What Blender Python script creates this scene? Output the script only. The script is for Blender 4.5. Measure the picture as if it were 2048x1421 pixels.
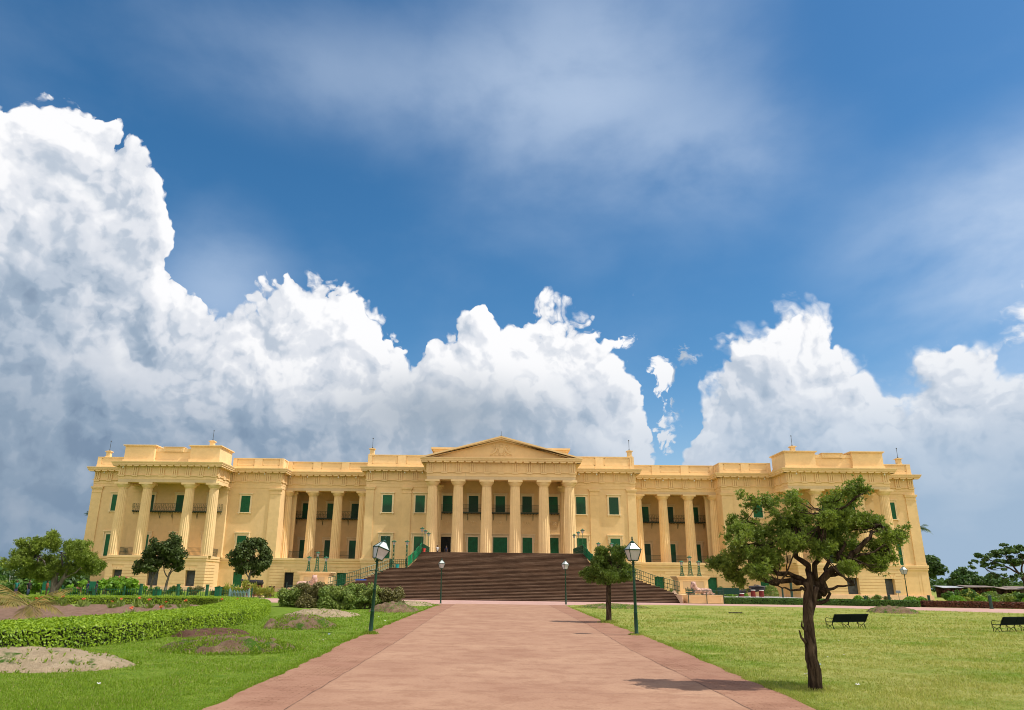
import bpy, math, random
import numpy as np
from mathutils import Vector, Matrix

# ------------------------------------------------------------------ camera, sky, sun, exposure
scene = bpy.context.scene
for o in list(bpy.data.objects):
    bpy.data.objects.remove(o)
cam_d = bpy.data.cameras.new("camera")
cam = bpy.data.objects.new("camera", cam_d)
scene.collection.objects.link(cam)
scene.camera = cam
CR = Vector((0.99984338, 0.0132998, 0.01167585))
CU = Vector((-0.00719046, -0.29755043, 0.95467902))
CF = Vector((-0.01617119, 0.95461346, 0.2974082))
M = Matrix((CR, CU, -CF)).transposed().to_4x4()
M.translation = Vector((-1.038, 0.0, 1.6))
cam.matrix_world = M
cam_d.sensor_width = 36.0
cam_d.lens = 25.76
cam_d.shift_x = 0.0286
cam_d.clip_start = 0.1
cam_d.clip_end = 6000.0

SUN = Vector((0.545, -0.105, 0.83)).normalized()
sl = bpy.data.lights.new("sun", 'SUN')
sl.energy = 3.15
sl.angle = math.radians(0.5)
sl.color = (1.0, 0.94, 0.84)
so = bpy.data.objects.new("sun", sl)
scene.collection.objects.link(so)
so.rotation_euler = (-SUN).to_track_quat('-Z', 'Y').to_euler()
scene.view_settings.view_transform = 'Standard'
scene.view_settings.look = 'None'
scene.view_settings.gamma = 1.0
scene.view_settings.exposure = 0.5
scene.cycles.filter_width = 1.0

world = bpy.data.worlds.new("World")
scene.world = world
world.use_nodes = True
WT = world.node_tree
WT.nodes.clear()


class S:
    """socket wrapper: arithmetic on node sockets"""
    def __init__(s, t, k): s.t = t; s.k = k
    def m(s, op, *o, clamp=False): return mth(s.t, op, s, *o, clamp=clamp)
    def __add__(s, o): return s.m('ADD', o)
    def __radd__(s, o): return s.m('ADD', o)
    def __sub__(s, o): return s.m('SUBTRACT', o)
    def __rsub__(s, o): return mth(s.t, 'SUBTRACT', o, s)
    def __mul__(s, o): return s.m('MULTIPLY', o)
    def __rmul__(s, o): return s.m('MULTIPLY', o)
    def __truediv__(s, o): return s.m('DIVIDE', o)


def put(t, inp, v):
    if isinstance(v, S): t.links.new(v.k, inp)
    elif v is not None:
        if hasattr(inp, 'default_value'):
            dv = inp.default_value
            if hasattr(dv, '__len__') and hasattr(v, '__len__') and len(dv) == 4 and len(v) == 3: v = (*v, 1)
            inp.default_value = v


def node(t, typ, ins=None, out=0, **props):
    n = t.nodes.new(typ)
    for k, v in props.items(): setattr(n, k, v)
    for k, v in (ins or {}).items(): put(t, n.inputs[k], v)
    return S(t, n.outputs[out])


def mth(t, op, *a, clamp=False):
    n = t.nodes.new('ShaderNodeMath'); n.operation = op; n.use_clamp = clamp
    for i, v in enumerate(a): put(t, n.inputs[i], v)
    return S(t, n.outputs[0])


def vm(t, op, a, b=None, sc=None, out=0):
    n = t.nodes.new('ShaderNodeVectorMath'); n.operation = op
    put(t, n.inputs[0], a)
    if b is not None: put(t, n.inputs[1], b)
    if sc is not None: put(t, n.inputs['Scale'], sc)
    return S(t, n.outputs[out])


def mixc(t, f, a, b, mode='MIX'):
    n = t.nodes.new('ShaderNodeMix'); n.data_type = 'RGBA'; n.blend_type = mode
    n.clamp_factor = True
    put(t, n.inputs[0], f); put(t, n.inputs[6], a); put(t, n.inputs[7], b)
    return S(t, n.outputs[2])


def sstep(t, x, a, b, lo=0.0, hi=1.0):
    n = t.nodes.new('ShaderNodeMapRange'); n.interpolation_type = 'SMOOTHSTEP'
    put(t, n.inputs[0], x)
    for i, v in zip((1, 2, 3, 4), (a, b, lo, hi)): put(t, n.inputs[i], v)
    return S(t, n.outputs[0])


def noise(t, vec, scale, detail=4, rough=0.55, dist=0.0, out=0, lac=2.0):
    return node(t, 'ShaderNodeTexNoise', {'Vector': vec, 'Scale': scale, 'Detail': detail, 'Roughness': rough, 'Distortion': dist, 'Lacunarity': lac}, out=out)


def puff(t, vec, scale, detail=3, rough=0.5):
    return node(t, 'ShaderNodeTexVoronoi', {'Vector': vec, 'Scale': scale, 'Detail': detail, 'Roughness': rough, 'Lacunarity': 2.3}, feature='F1', normalize=True)


def fcurve(t, x, pts, lo, hi, vmax):
    n = t.nodes.new('ShaderNodeFloatCurve')
    c = n.mapping.curves[0]
    pts = [((p[0]-lo)/(hi-lo), p[1]/vmax) for p in pts]
    c.points[0].location = pts[0]; c.points[1].location = pts[-1]
    for p in pts[1:-1]: c.points.new(*p)
    for p in c.points: p.handle_type = 'VECTOR'
    n.mapping.update()
    put(t, n.inputs['Value'], (x - lo) * (1.0/(hi-lo)))
    return S(t, n.outputs[0]) * vmax


TOP_A = [(-180, 62), (-110, 60), (-75, 30), (-45, 30), (-38.96, 30.6), (-37.16, 31.0), (-35.05, 31.1), (-34.46, 29.9), (-32.66, 30.3), (-31.05, 30.1), (-28.94, 29.3), (-27.67, 27.9), (-27.11, 26.1), (-26.0, 24.9), (-25.7, 22.9), (-25.3, 20.6), (-23.5, 20.1), (-21.6, 18.9), (-20.99, 20.7), (-18.4, 21.3), (-16.7, 22.2), (-14.5, 21.9), (-12.5, 22.35), (-11.0, 21.1), (-9.4, 19.2), (-7.5, 17.5), (-4.9, 18.7), (-2.5, 19.8), (-0.6, 20.9), (1.7, 19.0), (3.55, 20.6), (6.2, 20.9), (8.9, 19.9), (9.7, 17.9), (10.4, 15.0), (11.4, 12.5), (12.5, 10.0), (13.3, 4.0), (14.0, 4.5), (14.6, 12.5), (15.8, 15.4), (18.0, 16.8), (20.4, 18.6), (22.6, 19.6), (24.8, 19.4), (26.6, 18.2), (28.6, 17.0), (29.3, 14.4), (29.9, 12.0), (30.6, 13.8), (31.8, 15.6), (33.2, 16.6), (35.0, 15.0), (37.0, 12.5), (42, 7), (60, 12), (105, 55), (180, 62)]  # tall banks behind the viewer are out of view, added for fill
TOP_B = [(-180, 9), (-60, 20), (-45, 25), (-38, 26), (-36.2, 26.5), (-33.4, 26.5), (-29.3, 22.5), (-26.1, 18.9), (-23, 15.2), (-20, 11.2), (-17.9, 9.3), (-14.3, 12.5), (-9.1, 14.2), (-3.6, 16.5), (0.5, 14.6), (4.5, 17.7), (8.0, 15.3), (10.2, 9.5), (12.2, 5), (14.8, 5), (17.5, 9.6), (21.7, 12.3), (24.7, 12.8), (27.7, 9.7), (30.7, 9.8), (33.4, 9.9), (35.6, 7.5), (60, 6), (180, 9)]


def cloud_group(name, tops, seed, puff_amp, base_scale, blobs):
    g = bpy.data.node_groups.new(name, 'ShaderNodeTree')
    g.interface.new_socket('Vector', in_out='INPUT', socket_type='NodeSocketVector')
    g.interface.new_socket('H', in_out='OUTPUT', socket_type='NodeSocketFloat')
    g.interface.new_socket('R', in_out='OUTPUT', socket_type='NodeSocketFloat')
    gi = g.nodes.new('NodeGroupInput'); go = g.nodes.new('NodeGroupOutput')
    v = vm(g, 'NORMALIZE', S(g, gi.outputs[0]))
    half = (0.5, 0.5, 0.5)
    w1 = vm(g, 'SCALE', vm(g, 'SUBTRACT', noise(g, vm(g, 'ADD', v, (seed, seed*2.3, 0)), 8.0, 1, 0.5, out=1), half), sc=0.075)
    w2 = vm(g, 'SCALE', vm(g, 'SUBTRACT', noise(g, vm(g, 'ADD', v, (0, seed, 3)), 34.0, 2, 0.6, out=1), half), sc=0.034)
    vw = vm(g, 'ADD', vm(g, 'ADD', v, w1), w2)
    sep = g.nodes.new('ShaderNodeSeparateXYZ'); g.links.new(vw.k, sep.inputs[0])
    x, y, z = (S(g, sep.outputs[i]) for i in range(3))
    az = mth(g, 'ARCTAN2', x, y) * 57.2958
    el = mth(g, 'ARCSINE', z) * 57.2958
    T = fcurve(g, az, tops, -180, 180, 80)
    vs = vm(g, 'ADD', vw, (seed*1.7, 0, seed))
    def bump(scale, off):
        d = node(g, 'ShaderNodeTexVoronoi', {'Vector': vm(g, 'ADD', vs, (off, off*0.7, 0)), 'Scale': scale, 'Detail': 0.0}, feature='F1')
        return 0.62 - d*d*1.75
    b1, b2, b3 = bump(base_scale, 0), bump(base_scale*2.6, 3.1), bump(base_scale*6.1, 5.7)
    n2 = noise(g, vs, base_scale*9.0, 3, 0.65)
    P = b1*(puff_amp*0.42) + b2*(puff_amp*0.23) + b3*(puff_amp*0.11) + (n2 - 0.5)*(puff_amp*0.16) - puff_amp*0.12
    p1 = 0.36 - b2*0.5; n1 = n2
    E0 = T - el
    H = E0 + P
    R = mth(g, 'MINIMUM', (1.0 - mth(g, 'EXPONENT', E0 * -0.16)) * 6.2, 8.0) + P * 1.25
    for (ba, be, br, bs) in blobs:
        da = (az - ba) * math.cos(math.radians(be)); de = (el - be) * bs
        d = mth(g, 'SQRT', da*da + de*de)
        h2 = (br - d) + b2 * 1.3 + b3 * 0.8 + (n2 - 0.5) * 2.6 - 0.5
        R = R + mth(g, 'MULTIPLY', sstep(g, h2 - H, -1, 1), (br - d) - E0 * 0.0)
        H = mth(g, 'SMOOTH_MAX', H, h2, 0.4)
    g.links.new(R.k, go.inputs[1])
    g.links.new(H.k, go.inputs[0])
    return g


BACK_FILL = 1.6      # fill strength: unseen clouds behind the viewer, brightened to light the front


def build_sky():
    t = WT
    tc = t.nodes.new('ShaderNodeTexCoord')
    D = vm(t, 'NORMALIZE', S(t, tc.outputs['Generated']))
    sep = t.nodes.new('ShaderNodeSeparateXYZ'); t.links.new(D.k, sep.inputs[0])
    x, y, z = (S(t, sep.outputs[i]) for i in range(3))
    az = mth(t, 'ARCTAN2', x, y) * 57.2958
    el = mth(t, 'ARCSINE', z) * 57.2958
    gA = cloud_group('cloud_bank', TOP_A, 3.1, 5.4, 11.0, [(38.6, 16.4, 3.3, 1.2), (12.6, 14.9, 1.5, 0.9), (15.0, 16.2, 0.9, 1.0), (11.0, 17.6, 0.9, 1.2), (13.0, 11.2, 1.2, 0.8), (11.6, 22.4, -0.6, 1.3)])
    gB = cloud_group('front_cloud', TOP_B, 7.7, 8.0, 8.5, [])
    L = Vector((0.62, -0.05, 0.78)).normalized()

    def H(g, off):
        n = t.nodes.new('ShaderNodeGroup'); n.node_tree = g
        v = vm(t, 'ADD', D, tuple(L * off)) if off else D
        t.links.new(v.k, n.inputs[0]); return S(t, n.outputs[0]), S(t, n.outputs[1])
    (A0, RA0), (_, RA2) = H(gA, 0), H(gA, 0.018)
    (B0, RB0), (_, RB2) = H(gB, 0), H(gB, 0.022)
    big = noise(t, vm(t, 'ADD', D, (4.2, 1.0, 2.0)), 5.0, 3, 0.55)
    # lit fraction of each cloud layer: how fast the cloud thins towards the sun

    def lit(a, r0, r2, k0, dp):
        s = mth(t, 'MULTIPLY', mth(t, 'TANH', (r0 - r2) * 0.40), 0.36) + k0
        deep = sstep(t, a, 2.0, 16.0)
        return s - deep * dp + (big - 0.5) * 1.3
    sA = lit(A0, RA0, RA2, 0.72, 0.38)
    sB = lit(B0, RB0, RB2, 0.66, 0.38)
    bright = node(t, 'ShaderNodeRGB'); bright.k.default_value = (0.66, 0.66, 0.68, 1)

    def ccol(s):
        n = t.nodes.new('ShaderNodeValToRGB')
        cr = n.color_ramp; cr.interpolation = 'EASE'
        cr.elements[0].position = 0.0; cr.elements[0].color = (0.135, 0.19, 0.275, 1)
        cr.elements[1].position = 1.0; cr.elements[1].color = (0.70, 0.70, 0.71, 1)
        for p, c in ((0.30, (0.235, 0.30, 0.385, 1)), (0.55, (0.37, 0.42, 0.49, 1)), (0.8, (0.55, 0.57, 0.61, 1))):
            e = cr.elements.new(p); e.color = c
        t.links.new(s.k, n.inputs[0]); return S(t, n.outputs[0])
    colA, colB = ccol(sA), ccol(sB)
    def spot(a, e, ra, re):
        da = (az - a) / ra; de = (el - e) / re
        return sstep(t, mth(t, 'SQRT', da*da + de*de), 1.0, 0.0)
    # soft lower sky under the clouds
    low = sstep(t, el, 19.0, 3.0)
    haze = mixc(t, sstep(t, az, -20.0, 25.0), (0.135, 0.20, 0.285), (0.255, 0.345, 0.455))
    wisp = noise(t, vm(t, 'ADD', D, (0, 0, 3.3)), 16.0, 5, 0.6)
    edge = sstep(t, wisp, 0.35, 0.75, 0.25, 1.5)
    hz = sstep(t, az, 8.0, 20.0) * sstep(t, az, 80.0, 45.0)
    aA = sstep(t, A0 / (edge * (1.0 + hz * 1.6)), -0.1, 0.8)
    aB = sstep(t, B0, -0.3, 2.4)
    aB = aB * 0.85
    cloud = mixc(t, aB, colA, colB)
    lowf = low * (0.25 + sstep(t, az, 10.0, 30.0) * 0.25 + 1.0 * noise(t, vm(t, 'MULTIPLY', D, (1, 1, 3)), 4.0, 3, 0.5))
    cloud = mixc(t, lowf, cloud, haze)
    dk = spot(-4, 12.5, 14, 5) * 0.7 + spot(-36, 8, 12, 8) * 0.35
    cloud = mixc(t, dk * sstep(t, big, 0.3, 0.55, 0.4, 1.0), cloud, (0.20, 0.255, 0.32))
    # clear sky
    st = t.nodes.new('ShaderNodeTexSky'); st.sky_type = 'NISHITA'; st.sun_disc = False
    st.sun_elevation = math.asin(SUN.z); st.sun_rotation = math.atan2(SUN.x, SUN.y)
    st.altitude = 20; st.air_density = 1.0; st.dust_density = 0.6; st.ozone_density = 3.0
    hs = node(t, 'ShaderNodeHueSaturation', {'Hue': 0.494, 'Saturation': 1.3, 'Value': 1.06, 'Color': S(t, st.outputs[0])})
    # thin high cirrus
    cv = vm(t, 'MULTIPLY', D, (1.8, 1.0, 3.0))
    c1 = noise(t, cv, 2.2, 6, 0.52, 0.15)
    c2 = noise(t, vm(t, 'ADD', D, (5, 5, 5)), 2.6, 3, 0.5)

    sp = spot(8, 37, 22, 15) * 0.9 + spot(20, 30, 13, 7) * 0.5 + spot(41, 21, 20, 11) * 1.6 + spot(-22, 21, 8, 8) * 0.7 + spot(-14, 37, 24, 7) * 0.5 + spot(36, 9, 20, 12) * 1.0
    veil = mth(t, 'ADD', sstep(t, c1, 0.45, 0.80) * 0.10 + sp * sstep(t, c1, 0.22, 0.62) * 0.62, sstep(t, el, 16, 2) * 0.35, clamp=True)
    # mix: sky background, clouds background
    bg_sky = node(t, 'ShaderNodeBackground', {'Color': hs, 'Strength': 0.085})
    bg_cir = node(t, 'ShaderNodeBackground', {'Color': (0.44, 0.52, 0.64), 'Strength': 1.0})
    back = sstep(t, y, 0.45, -0.25, 1.0, BACK_FILL)
    bg_cld = node(t, 'ShaderNodeBackground', {'Color': mixc(t, sstep(t, y, 0.3, -0.2) * 0.6, cloud, (0.66, 0.55, 0.41)), 'Strength': back})  # rear clouds also tinted warm, to warm the added fill

    def mixs(f, a, b):
        n = t.nodes.new('ShaderNodeMixShader'); put(t, n.inputs[0], f)
        t.links.new(a.k, n.inputs[1]); t.links.new(b.k, n.inputs[2]); return S(t, n.outputs[0])
    s1 = mixs(veil, bg_sky, bg_cir)
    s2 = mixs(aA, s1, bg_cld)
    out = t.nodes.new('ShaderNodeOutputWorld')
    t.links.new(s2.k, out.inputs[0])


build_sky()
world.cycles.sampling_method = 'MANUAL'
world.cycles.sample_map_resolution = 512

# ------------------------------------------------------------------ helpers
rnd = random.Random(7)
rng = np.random.default_rng(11)
COL = scene.collection
WORLD = {}


def new_mat(name, rough=0.8, spec=0.3):
    m = bpy.data.materials.new(name); m.use_nodes = True
    t = m.node_tree; b = t.nodes['Principled BSDF']
    b.inputs['Roughness'].default_value = rough
    b.inputs['Specular IOR Level'].default_value = spec
    return m, t, b


def flat_mat(name, col, rough=0.7, spec=0.3, var=0.12, scale=8.0, metal=0.0, bump=0.0):
    m, t, b = new_mat(name, rough, spec)
    tc = t.nodes.new('ShaderNodeTexCoord'); o = S(t, tc.outputs['Object'])
    n = noise(t, o, scale, 4, 0.6)
    f = sstep(t, n, 0.3, 0.7, 1.0 - var, 1.0 + var)
    c = vm(t, 'SCALE', (col[0], col[1], col[2]), sc=f)
    t.links.new(c.k, b.inputs['Base Color'])
    b.inputs['Metallic'].default_value = metal
    if bump:
        bn = t.nodes.new('ShaderNodeBump'); bn.inputs['Strength'].default_value = bump; bn.inputs['Distance'].default_value = 0.05
        t.links.new(noise(t, o, scale*3, 5, 0.6).k, bn.inputs['Height']); t.links.new(bn.outputs[0], b.inputs['Normal'])
    return m


def paint_mat(name, col, dirt=(0.30, 0.25, 0.17), amt=0.5):
    """old lime paint: broad blotches, rain streaks and fine grain"""
    m, t, b = new_mat(name, 0.9, 0.15)
    tc = t.nodes.new('ShaderNodeNewGeometry'); P = S(t, tc.outputs['Position'])
    big = noise(t, P, 0.22, 4, 0.6)
    mid = noise(t, P, 1.4, 5, 0.65)
    st = noise(t, vm(t, 'MULTIPLY', P, (2.6, 2.6, 0.16)), 1.0, 5, 0.7)
    f = sstep(t, big, 0.3, 0.7, 0.93, 1.06) * sstep(t, mid, 0.25, 0.75, 0.95, 1.05)
    c = vm(t, 'SCALE', (col[0], col[1], col[2]), sc=f)
    d = sstep(t, st, 0.58, 0.84) * sstep(t, mid, 0.35, 0.65) * amt
    c = mixc(t, d, c, dirt)
    pat = noise(t, vm(t, 'ADD', P, (31, 7, 3)), 0.55, 5, 0.62)
    c = mixc(t, sstep(t, pat, 0.60, 0.66) * 0.28, c, (min(1, col[0]*1.06), col[1]*1.1, col[2]*1.25))
    st2 = noise(t, vm(t, 'MULTIPLY', P, (5.0, 5.0, 0.25)), 1.0, 4, 0.75)
    c = mixc(t, sstep(t, st2, 0.64, 0.80) * 0.35, c, (0.24, 0.20, 0.14))
    t.links.new(c.k, b.inputs['Base Color'])
    bn = t.nodes.new('ShaderNodeBump'); bn.inputs['Strength'].default_value = 0.25; bn.inputs['Distance'].default_value = 0.03
    t.links.new(noise(t, P, 9, 5, 0.7).k, bn.inputs['Height']); t.links.new(bn.outputs[0], b.inputs['Normal'])
    return m


def leaf_mat(name, c1, c2, trans=0.25, rough=0.55, spec=0.35, hue_scale=0.6):
    m, t, b = new_mat(name, rough, spec)
    g = t.nodes.new('ShaderNodeNewGeometry')
    r = S(t, g.outputs['Random Per Island']); P = S(t, g.outputs['Position'])
    n = noise(t, P, hue_scale, 3, 0.6)
    f = mth(t, 'ADD', r * 0.6, sstep(t, n, 0.3, 0.7, 0.0, 0.45), clamp=True)
    c = mixc(t, f, c1, c2)
    t.links.new(c.k, b.inputs['Base Color'])
    tr = node(t, 'ShaderNodeBsdfTranslucent', {'Color': vm(t, 'MULTIPLY', c, (1.25, 1.3, 0.7))})
    ms = t.nodes.new('ShaderNodeMixShader'); ms.inputs[0].default_value = trans
    t.links.new(b.outputs[0], ms.inputs[1]); t.links.new(tr.k, ms.inputs[2])
    t.links.new(ms.outputs[0], t.nodes['Material Output'].inputs[0])
    return m


class MB:
    """collects boxes, tubes and sheets, then links them as one mesh object"""
    def __init__(s): s.v = []; s.f = []

    def add(s, vs, fs):
        b = len(s.v); s.v += [tuple(p) for p in vs]; s.f += [tuple(i + b for i in q) for q in fs]; return s

    def box(s, x0, x1, y0, y1, z0, z1):
        if x0 > x1: x0, x1 = x1, x0
        if y0 > y1: y0, y1 = y1, y0
        v = [(x0, y0, z0), (x1, y0, z0), (x1, y1, z0), (x0, y1, z0), (x0, y0, z1), (x1, y0, z1), (x1, y1, z1), (x0, y1, z1)]
        return s.add(v, [(0, 3, 2, 1), (4, 5, 6, 7), (0, 1, 5, 4), (1, 2, 6, 5), (2, 3, 7, 6), (3, 0, 4, 7)])

    def bev(s, x0, x1, y0, y1, z0, z1, b=0.02):
        """box with its vertical and top edges chamfered"""
        def ring(d, z): 
            return [(x0+d+b, y0+d, z), (x1-d-b, y0+d, z), (x1-d, y0+d+b, z), (x1-d, y1-d-b, z), (x1-d-b, y1-d, z), (x0+d+b, y1-d, z), (x0+d, y1-d-b, z), (x0+d, y0+d+b, z)]
        vs = ring(0, z0) + ring(0, z1-b) + ring(b*0.7, z1)
        fs = [tuple(range(7, -1, -1)), tuple(range(16, 24))]
        for k in (0, 8):
            for i in range(8): j = (i+1) % 8; fs.append((k+i, k+j, k+8+j, k+8+i))
        return s.add(vs, fs)

    def lathe(s, prof, n=12, c=(0, 0, 0), cap=True, fl=0.0, nf=0, sx=1, sy=1):
        vs = []; fs = []
        for r, z in prof:
            for i in range(n):
                a = 2*math.pi*i/n
                rr = r
                if nf and fl: rr = r * (1 - fl*abs(math.sin(a*nf/2.0))**0.7)
                vs.append((c[0]+rr*math.cos(a)*sx, c[1]+rr*math.sin(a)*sy, c[2]+z))
        for k in range(len(prof)-1):
            for i in range(n):
                j = (i+1) % n; fs.append((k*n+i, k*n+j, (k+1)*n+j, (k+1)*n+i))
        if cap:
            fs.append(tuple(range(n-1, -1, -1))); fs.append(tuple((len(prof)-1)*n+i for i in range(n)))
        return s.add(vs, fs)

    def tube(s, pts, r, n=6, cap=True):
        """pts: list of points, r: radius or list"""
        P = [Vector(p) for p in pts]
        R = r if isinstance(r, (list, tuple)) else [r]*len(P)
        vs = []; fs = []; up = Vector((0.31, 0.17, 0.93)).normalized(); u = None
        for i, p in enumerate(P):
            d = (P[min(i+1, len(P)-1)] - P[max(i-1, 0)])
            d = d.normalized() if d.length > 1e-9 else Vector((0, 0, 1))
            if u is None:
                u = d.cross(up)
                if u.length < 0.1: u = d.cross(Vector((1, 0, 0)))
            else: u = u - d*u.dot(d)
            u.normalize(); w = d.cross(u)
            for k in range(n):
                a = 2*math.pi*k/n
                vs.append(p + (u*math.cos(a) + w*math.sin(a))*R[i])
        for i in range(len(P)-1):
            for k in range(n):
                j = (k+1) % n; fs.append((i*n+k, i*n+j, (i+1)*n+j, (i+1)*n+k))
        if cap:
            fs.append(tuple(range(n-1, -1, -1))); fs.append(tuple((len(P)-1)*n+k for k in range(n)))
        return s.add(vs, fs)

    def ball(s, c, r, n=10, m=6):
        rx, ry, rz = r if hasattr(r, '__len__') else (r, r, r)
        vs = [(c[0], c[1], c[2]-rz)]; fs = []
        for i in range(1, m):
            t = math.pi*i/m
            for k in range(n):
                a = 2*math.pi*k/n
                vs.append((c[0]+rx*math.sin(t)*math.cos(a), c[1]+ry*math.sin(t)*math.sin(a), c[2]-rz*math.cos(t)))
        vs.append((c[0], c[1], c[2]+rz)); L = len(vs)-1
        for k in range(n):
            j = (k+1) % n; fs.append((0, 1+j, 1+k)); fs.append((L, 1+(m-2)*n+k, 1+(m-2)*n+j))
        for i in range(m-2):
            for k in range(n):
                j = (k+1) % n; a = 1+i*n; fs.append((a+k, a+j, a+n+j, a+n+k))
        return s.add(vs, fs)

    def prism(s, poly, y0, y1):
        """poly in x,z extruded along y"""
        n = len(poly)
        vs = [(x, y0, z) for x, z in poly] + [(x, y1, z) for x, z in poly]
        fs = [tuple(range(n)), tuple(range(2*n-1, n-1, -1))]
        for i in range(n): j = (i+1) % n; fs.append((i, i+n, j+n, j))
        return s.add(vs, fs)

    def slab(s, poly, z0, z1):
        """poly in x,y extruded along z"""
        n = len(poly)
        vs = [(x, y, z0) for x, y in poly] + [(x, y, z1) for x, y in poly]
        fs = [tuple(range(n-1, -1, -1)), tuple(range(n, 2*n))]
        for i in range(n): j = (i+1) % n; fs.append((i, j, j+n, i+n))
        return s.add(vs, fs)

    def sweep(s, path, prof, closed=False):
        """moulding: profile (out, z) swept along an x,y path with mitred corners; out is to the right of travel"""
        n = len(path); m = len(prof); vs = []
        for i in range(n):
            p = Vector(path[i])
            a = Vector(path[i-1]) if (i or closed) else None
            b = Vector(path[(i+1) % n]) if (i < n-1 or closed) else None
            d1 = (p-a).normalized() if a is not None else None
            d2 = (b-p).normalized() if b is not None else None
            if d1 is None: d1 = d2
            if d2 is None: d2 = d1
            n1 = Vector((d1.y, -d1.x)); n2 = Vector((d2.y, -d2.x))
            mm = (n1+n2); mm = mm/(mm.dot(n1)) if mm.length > 1e-6 else n1
            for o, z in prof: vs.append((p.x+mm.x*o, p.y+mm.y*o, z))
        fs = []
        for i in range(n if closed else n-1):
            j = (i+1) % n
            for k in range(m-1): fs.append((i*m+k, j*m+k, j*m+k+1, i*m+k+1))
        if not closed:
            fs.append(tuple(range(m-1, -1, -1))); fs.append(tuple((n-1)*m+k for k in range(m)))
        return s.add(vs, fs)

    def build(s, name, mat, parent=None, loc=(0, 0, 0), smooth=False, ang=None):
        me = bpy.data.meshes.new(name)
        wl = Vector(loc); pl = WORLD.get(parent.name, Vector((0, 0, 0))) if parent else Vector((0, 0, 0))
        me.from_pydata(s.v, [], s.f); me.validate(); me.update()
        if smooth:
            me.polygons.foreach_set('use_smooth', [True]*len(me.polygons))
        if ang is not None:
            me.polygons.foreach_set('use_smooth', [True]*len(me.polygons))
            try: me.set_sharp_from_angle(angle=math.radians(ang))
            except Exception: pass
        if mat: me.materials.append(mat)
        o = bpy.data.objects.new(name, me); COL.objects.link(o)
        if parent: o.parent = parent
        o.location = wl - pl
        WORLD[o.name] = wl
        return o


def empty(name, loc, rz=0.0):
    o = bpy.data.objects.new(name, None); COL.objects.link(o)
    o.location = loc; o.rotation_euler = (0, 0, rz); o.empty_display_size = 0.3
    WORLD[o.name] = Vector(loc)
    return o


def tag(o, label, cat, group=None):
    o['label'] = label; o['category'] = cat
    if group: o['group'] = group
    return o


def kind(o, k='structure'):
    o['kind'] = k; return o


def copy_tree(o, parent=None):
    c = o.copy(); COL.objects.link(c)
    if parent: c.parent = parent
    for ch in o.children: copy_tree(ch, c)
    return c


def mesh_np(name, V, F, mat, parent=None, loc=(0, 0, 0), smooth=False):
    """V (n,3) array, F (m,4) or (m,3) array"""
    me = bpy.data.meshes.new(name)
    V = np.ascontiguousarray(V, dtype=np.float32); F = np.ascontiguousarray(F, dtype=np.int32)
    k = F.shape[1]
    me.vertices.add(len(V)); me.vertices.foreach_set('co', V.ravel())
    me.loops.add(F.size); me.loops.foreach_set('vertex_index', F.ravel())
    me.polygons.add(len(F)); me.polygons.foreach_set('loop_start', np.arange(0, F.size, k, dtype=np.int32))
    me.polygons.foreach_set('loop_total', np.full(len(F), k, dtype=np.int32))
    if smooth: me.polygons.foreach_set('use_smooth', np.ones(len(F), dtype=bool))
    me.update(calc_edges=True)
    if mat: me.materials.append(mat)
    o = bpy.data.objects.new(name, me); COL.objects.link(o)
    wl = Vector(loc); pl = WORLD.get(parent.name, Vector((0, 0, 0))) if parent else Vector((0, 0, 0))
    if parent: o.parent = parent
    o.location = wl - pl; WORLD[o.name] = wl
    return o


def leaf_quads(P, N, size, aspect=1.6, jit=0.9, R=None):
    """one diamond leaf per point; N preferred normals"""
    R = R or rng
    n = len(P)
    N = N + R.normal(0, jit, (n, 3)); N /= np.linalg.norm(N, axis=1, keepdims=True) + 1e-9
    A = R.normal(0, 1, (n, 3)); U = np.cross(N, A); U /= np.linalg.norm(U, axis=1, keepdims=True) + 1e-9
    W = np.cross(N, U)
    s = (size * R.uniform(0.65, 1.35, n))[:, None] if np.isscalar(size) else (size * R.uniform(0.65, 1.35, n))[:, None]
    a = s * aspect
    V = np.stack([P - U*a*0.5, P + W*s*0.5 - U*a*0.05 + N*s*0.12, P + U*a*0.5, P - W*s*0.5 - U*a*0.05 + N*s*0.12], axis=1).reshape(-1, 3)
    F = np.arange(n*4).reshape(n, 4)
    return V, F


def needle_tufts(C, D, L, w, k, R=None):
    """k narrow leaves fanning from every point C along direction D"""
    R = R or rng
    n = len(C)
    C = np.repeat(C, k, 0); D = np.repeat(D, k, 0)
    d = D + R.normal(0, 0.75, (n*k, 3)); d /= np.linalg.norm(d, axis=1, keepdims=True)
    A = R.normal(0, 1, (n*k, 3)); U = np.cross(d, A); U /= np.linalg.norm(U, axis=1, keepdims=True)
    l = (L * R.uniform(0.6, 1.3, n*k))[:, None]; ww = w * R.uniform(0.7, 1.3, n*k)[:, None]
    V = np.stack([C, C + d*l*0.55 + U*ww, C + d*l, C + d*l*0.55 - U*ww], axis=1).reshape(-1, 3)
    return V, np.arange(n*k*4).reshape(n*k, 4)


def blob_points(blobs, n, R=None, shell=0.55, flat=0.0):
    """points and outward normals spread through ellipsoid clumps, denser near their surface"""
    R = R or rng
    vol = np.array([(b[3]*b[4]*b[5])**0.72 for b in blobs]); vol /= vol.sum()
    idx = R.choice(len(blobs), n, p=vol)
    B = np.array(blobs)[idx]
    d = R.normal(0, 1, (n, 3)); d /= np.linalg.norm(d, axis=1, keepdims=True)
    r = 1 - (1 - shell) * R.random(n)**1.6 * 1.6
    r = np.clip(r, 0.05, 1) * (1 + R.normal(0, 0.07, n))
    P = B[:, :3] + d * B[:, 3:6] * r[:, None]
    return P, d

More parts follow.
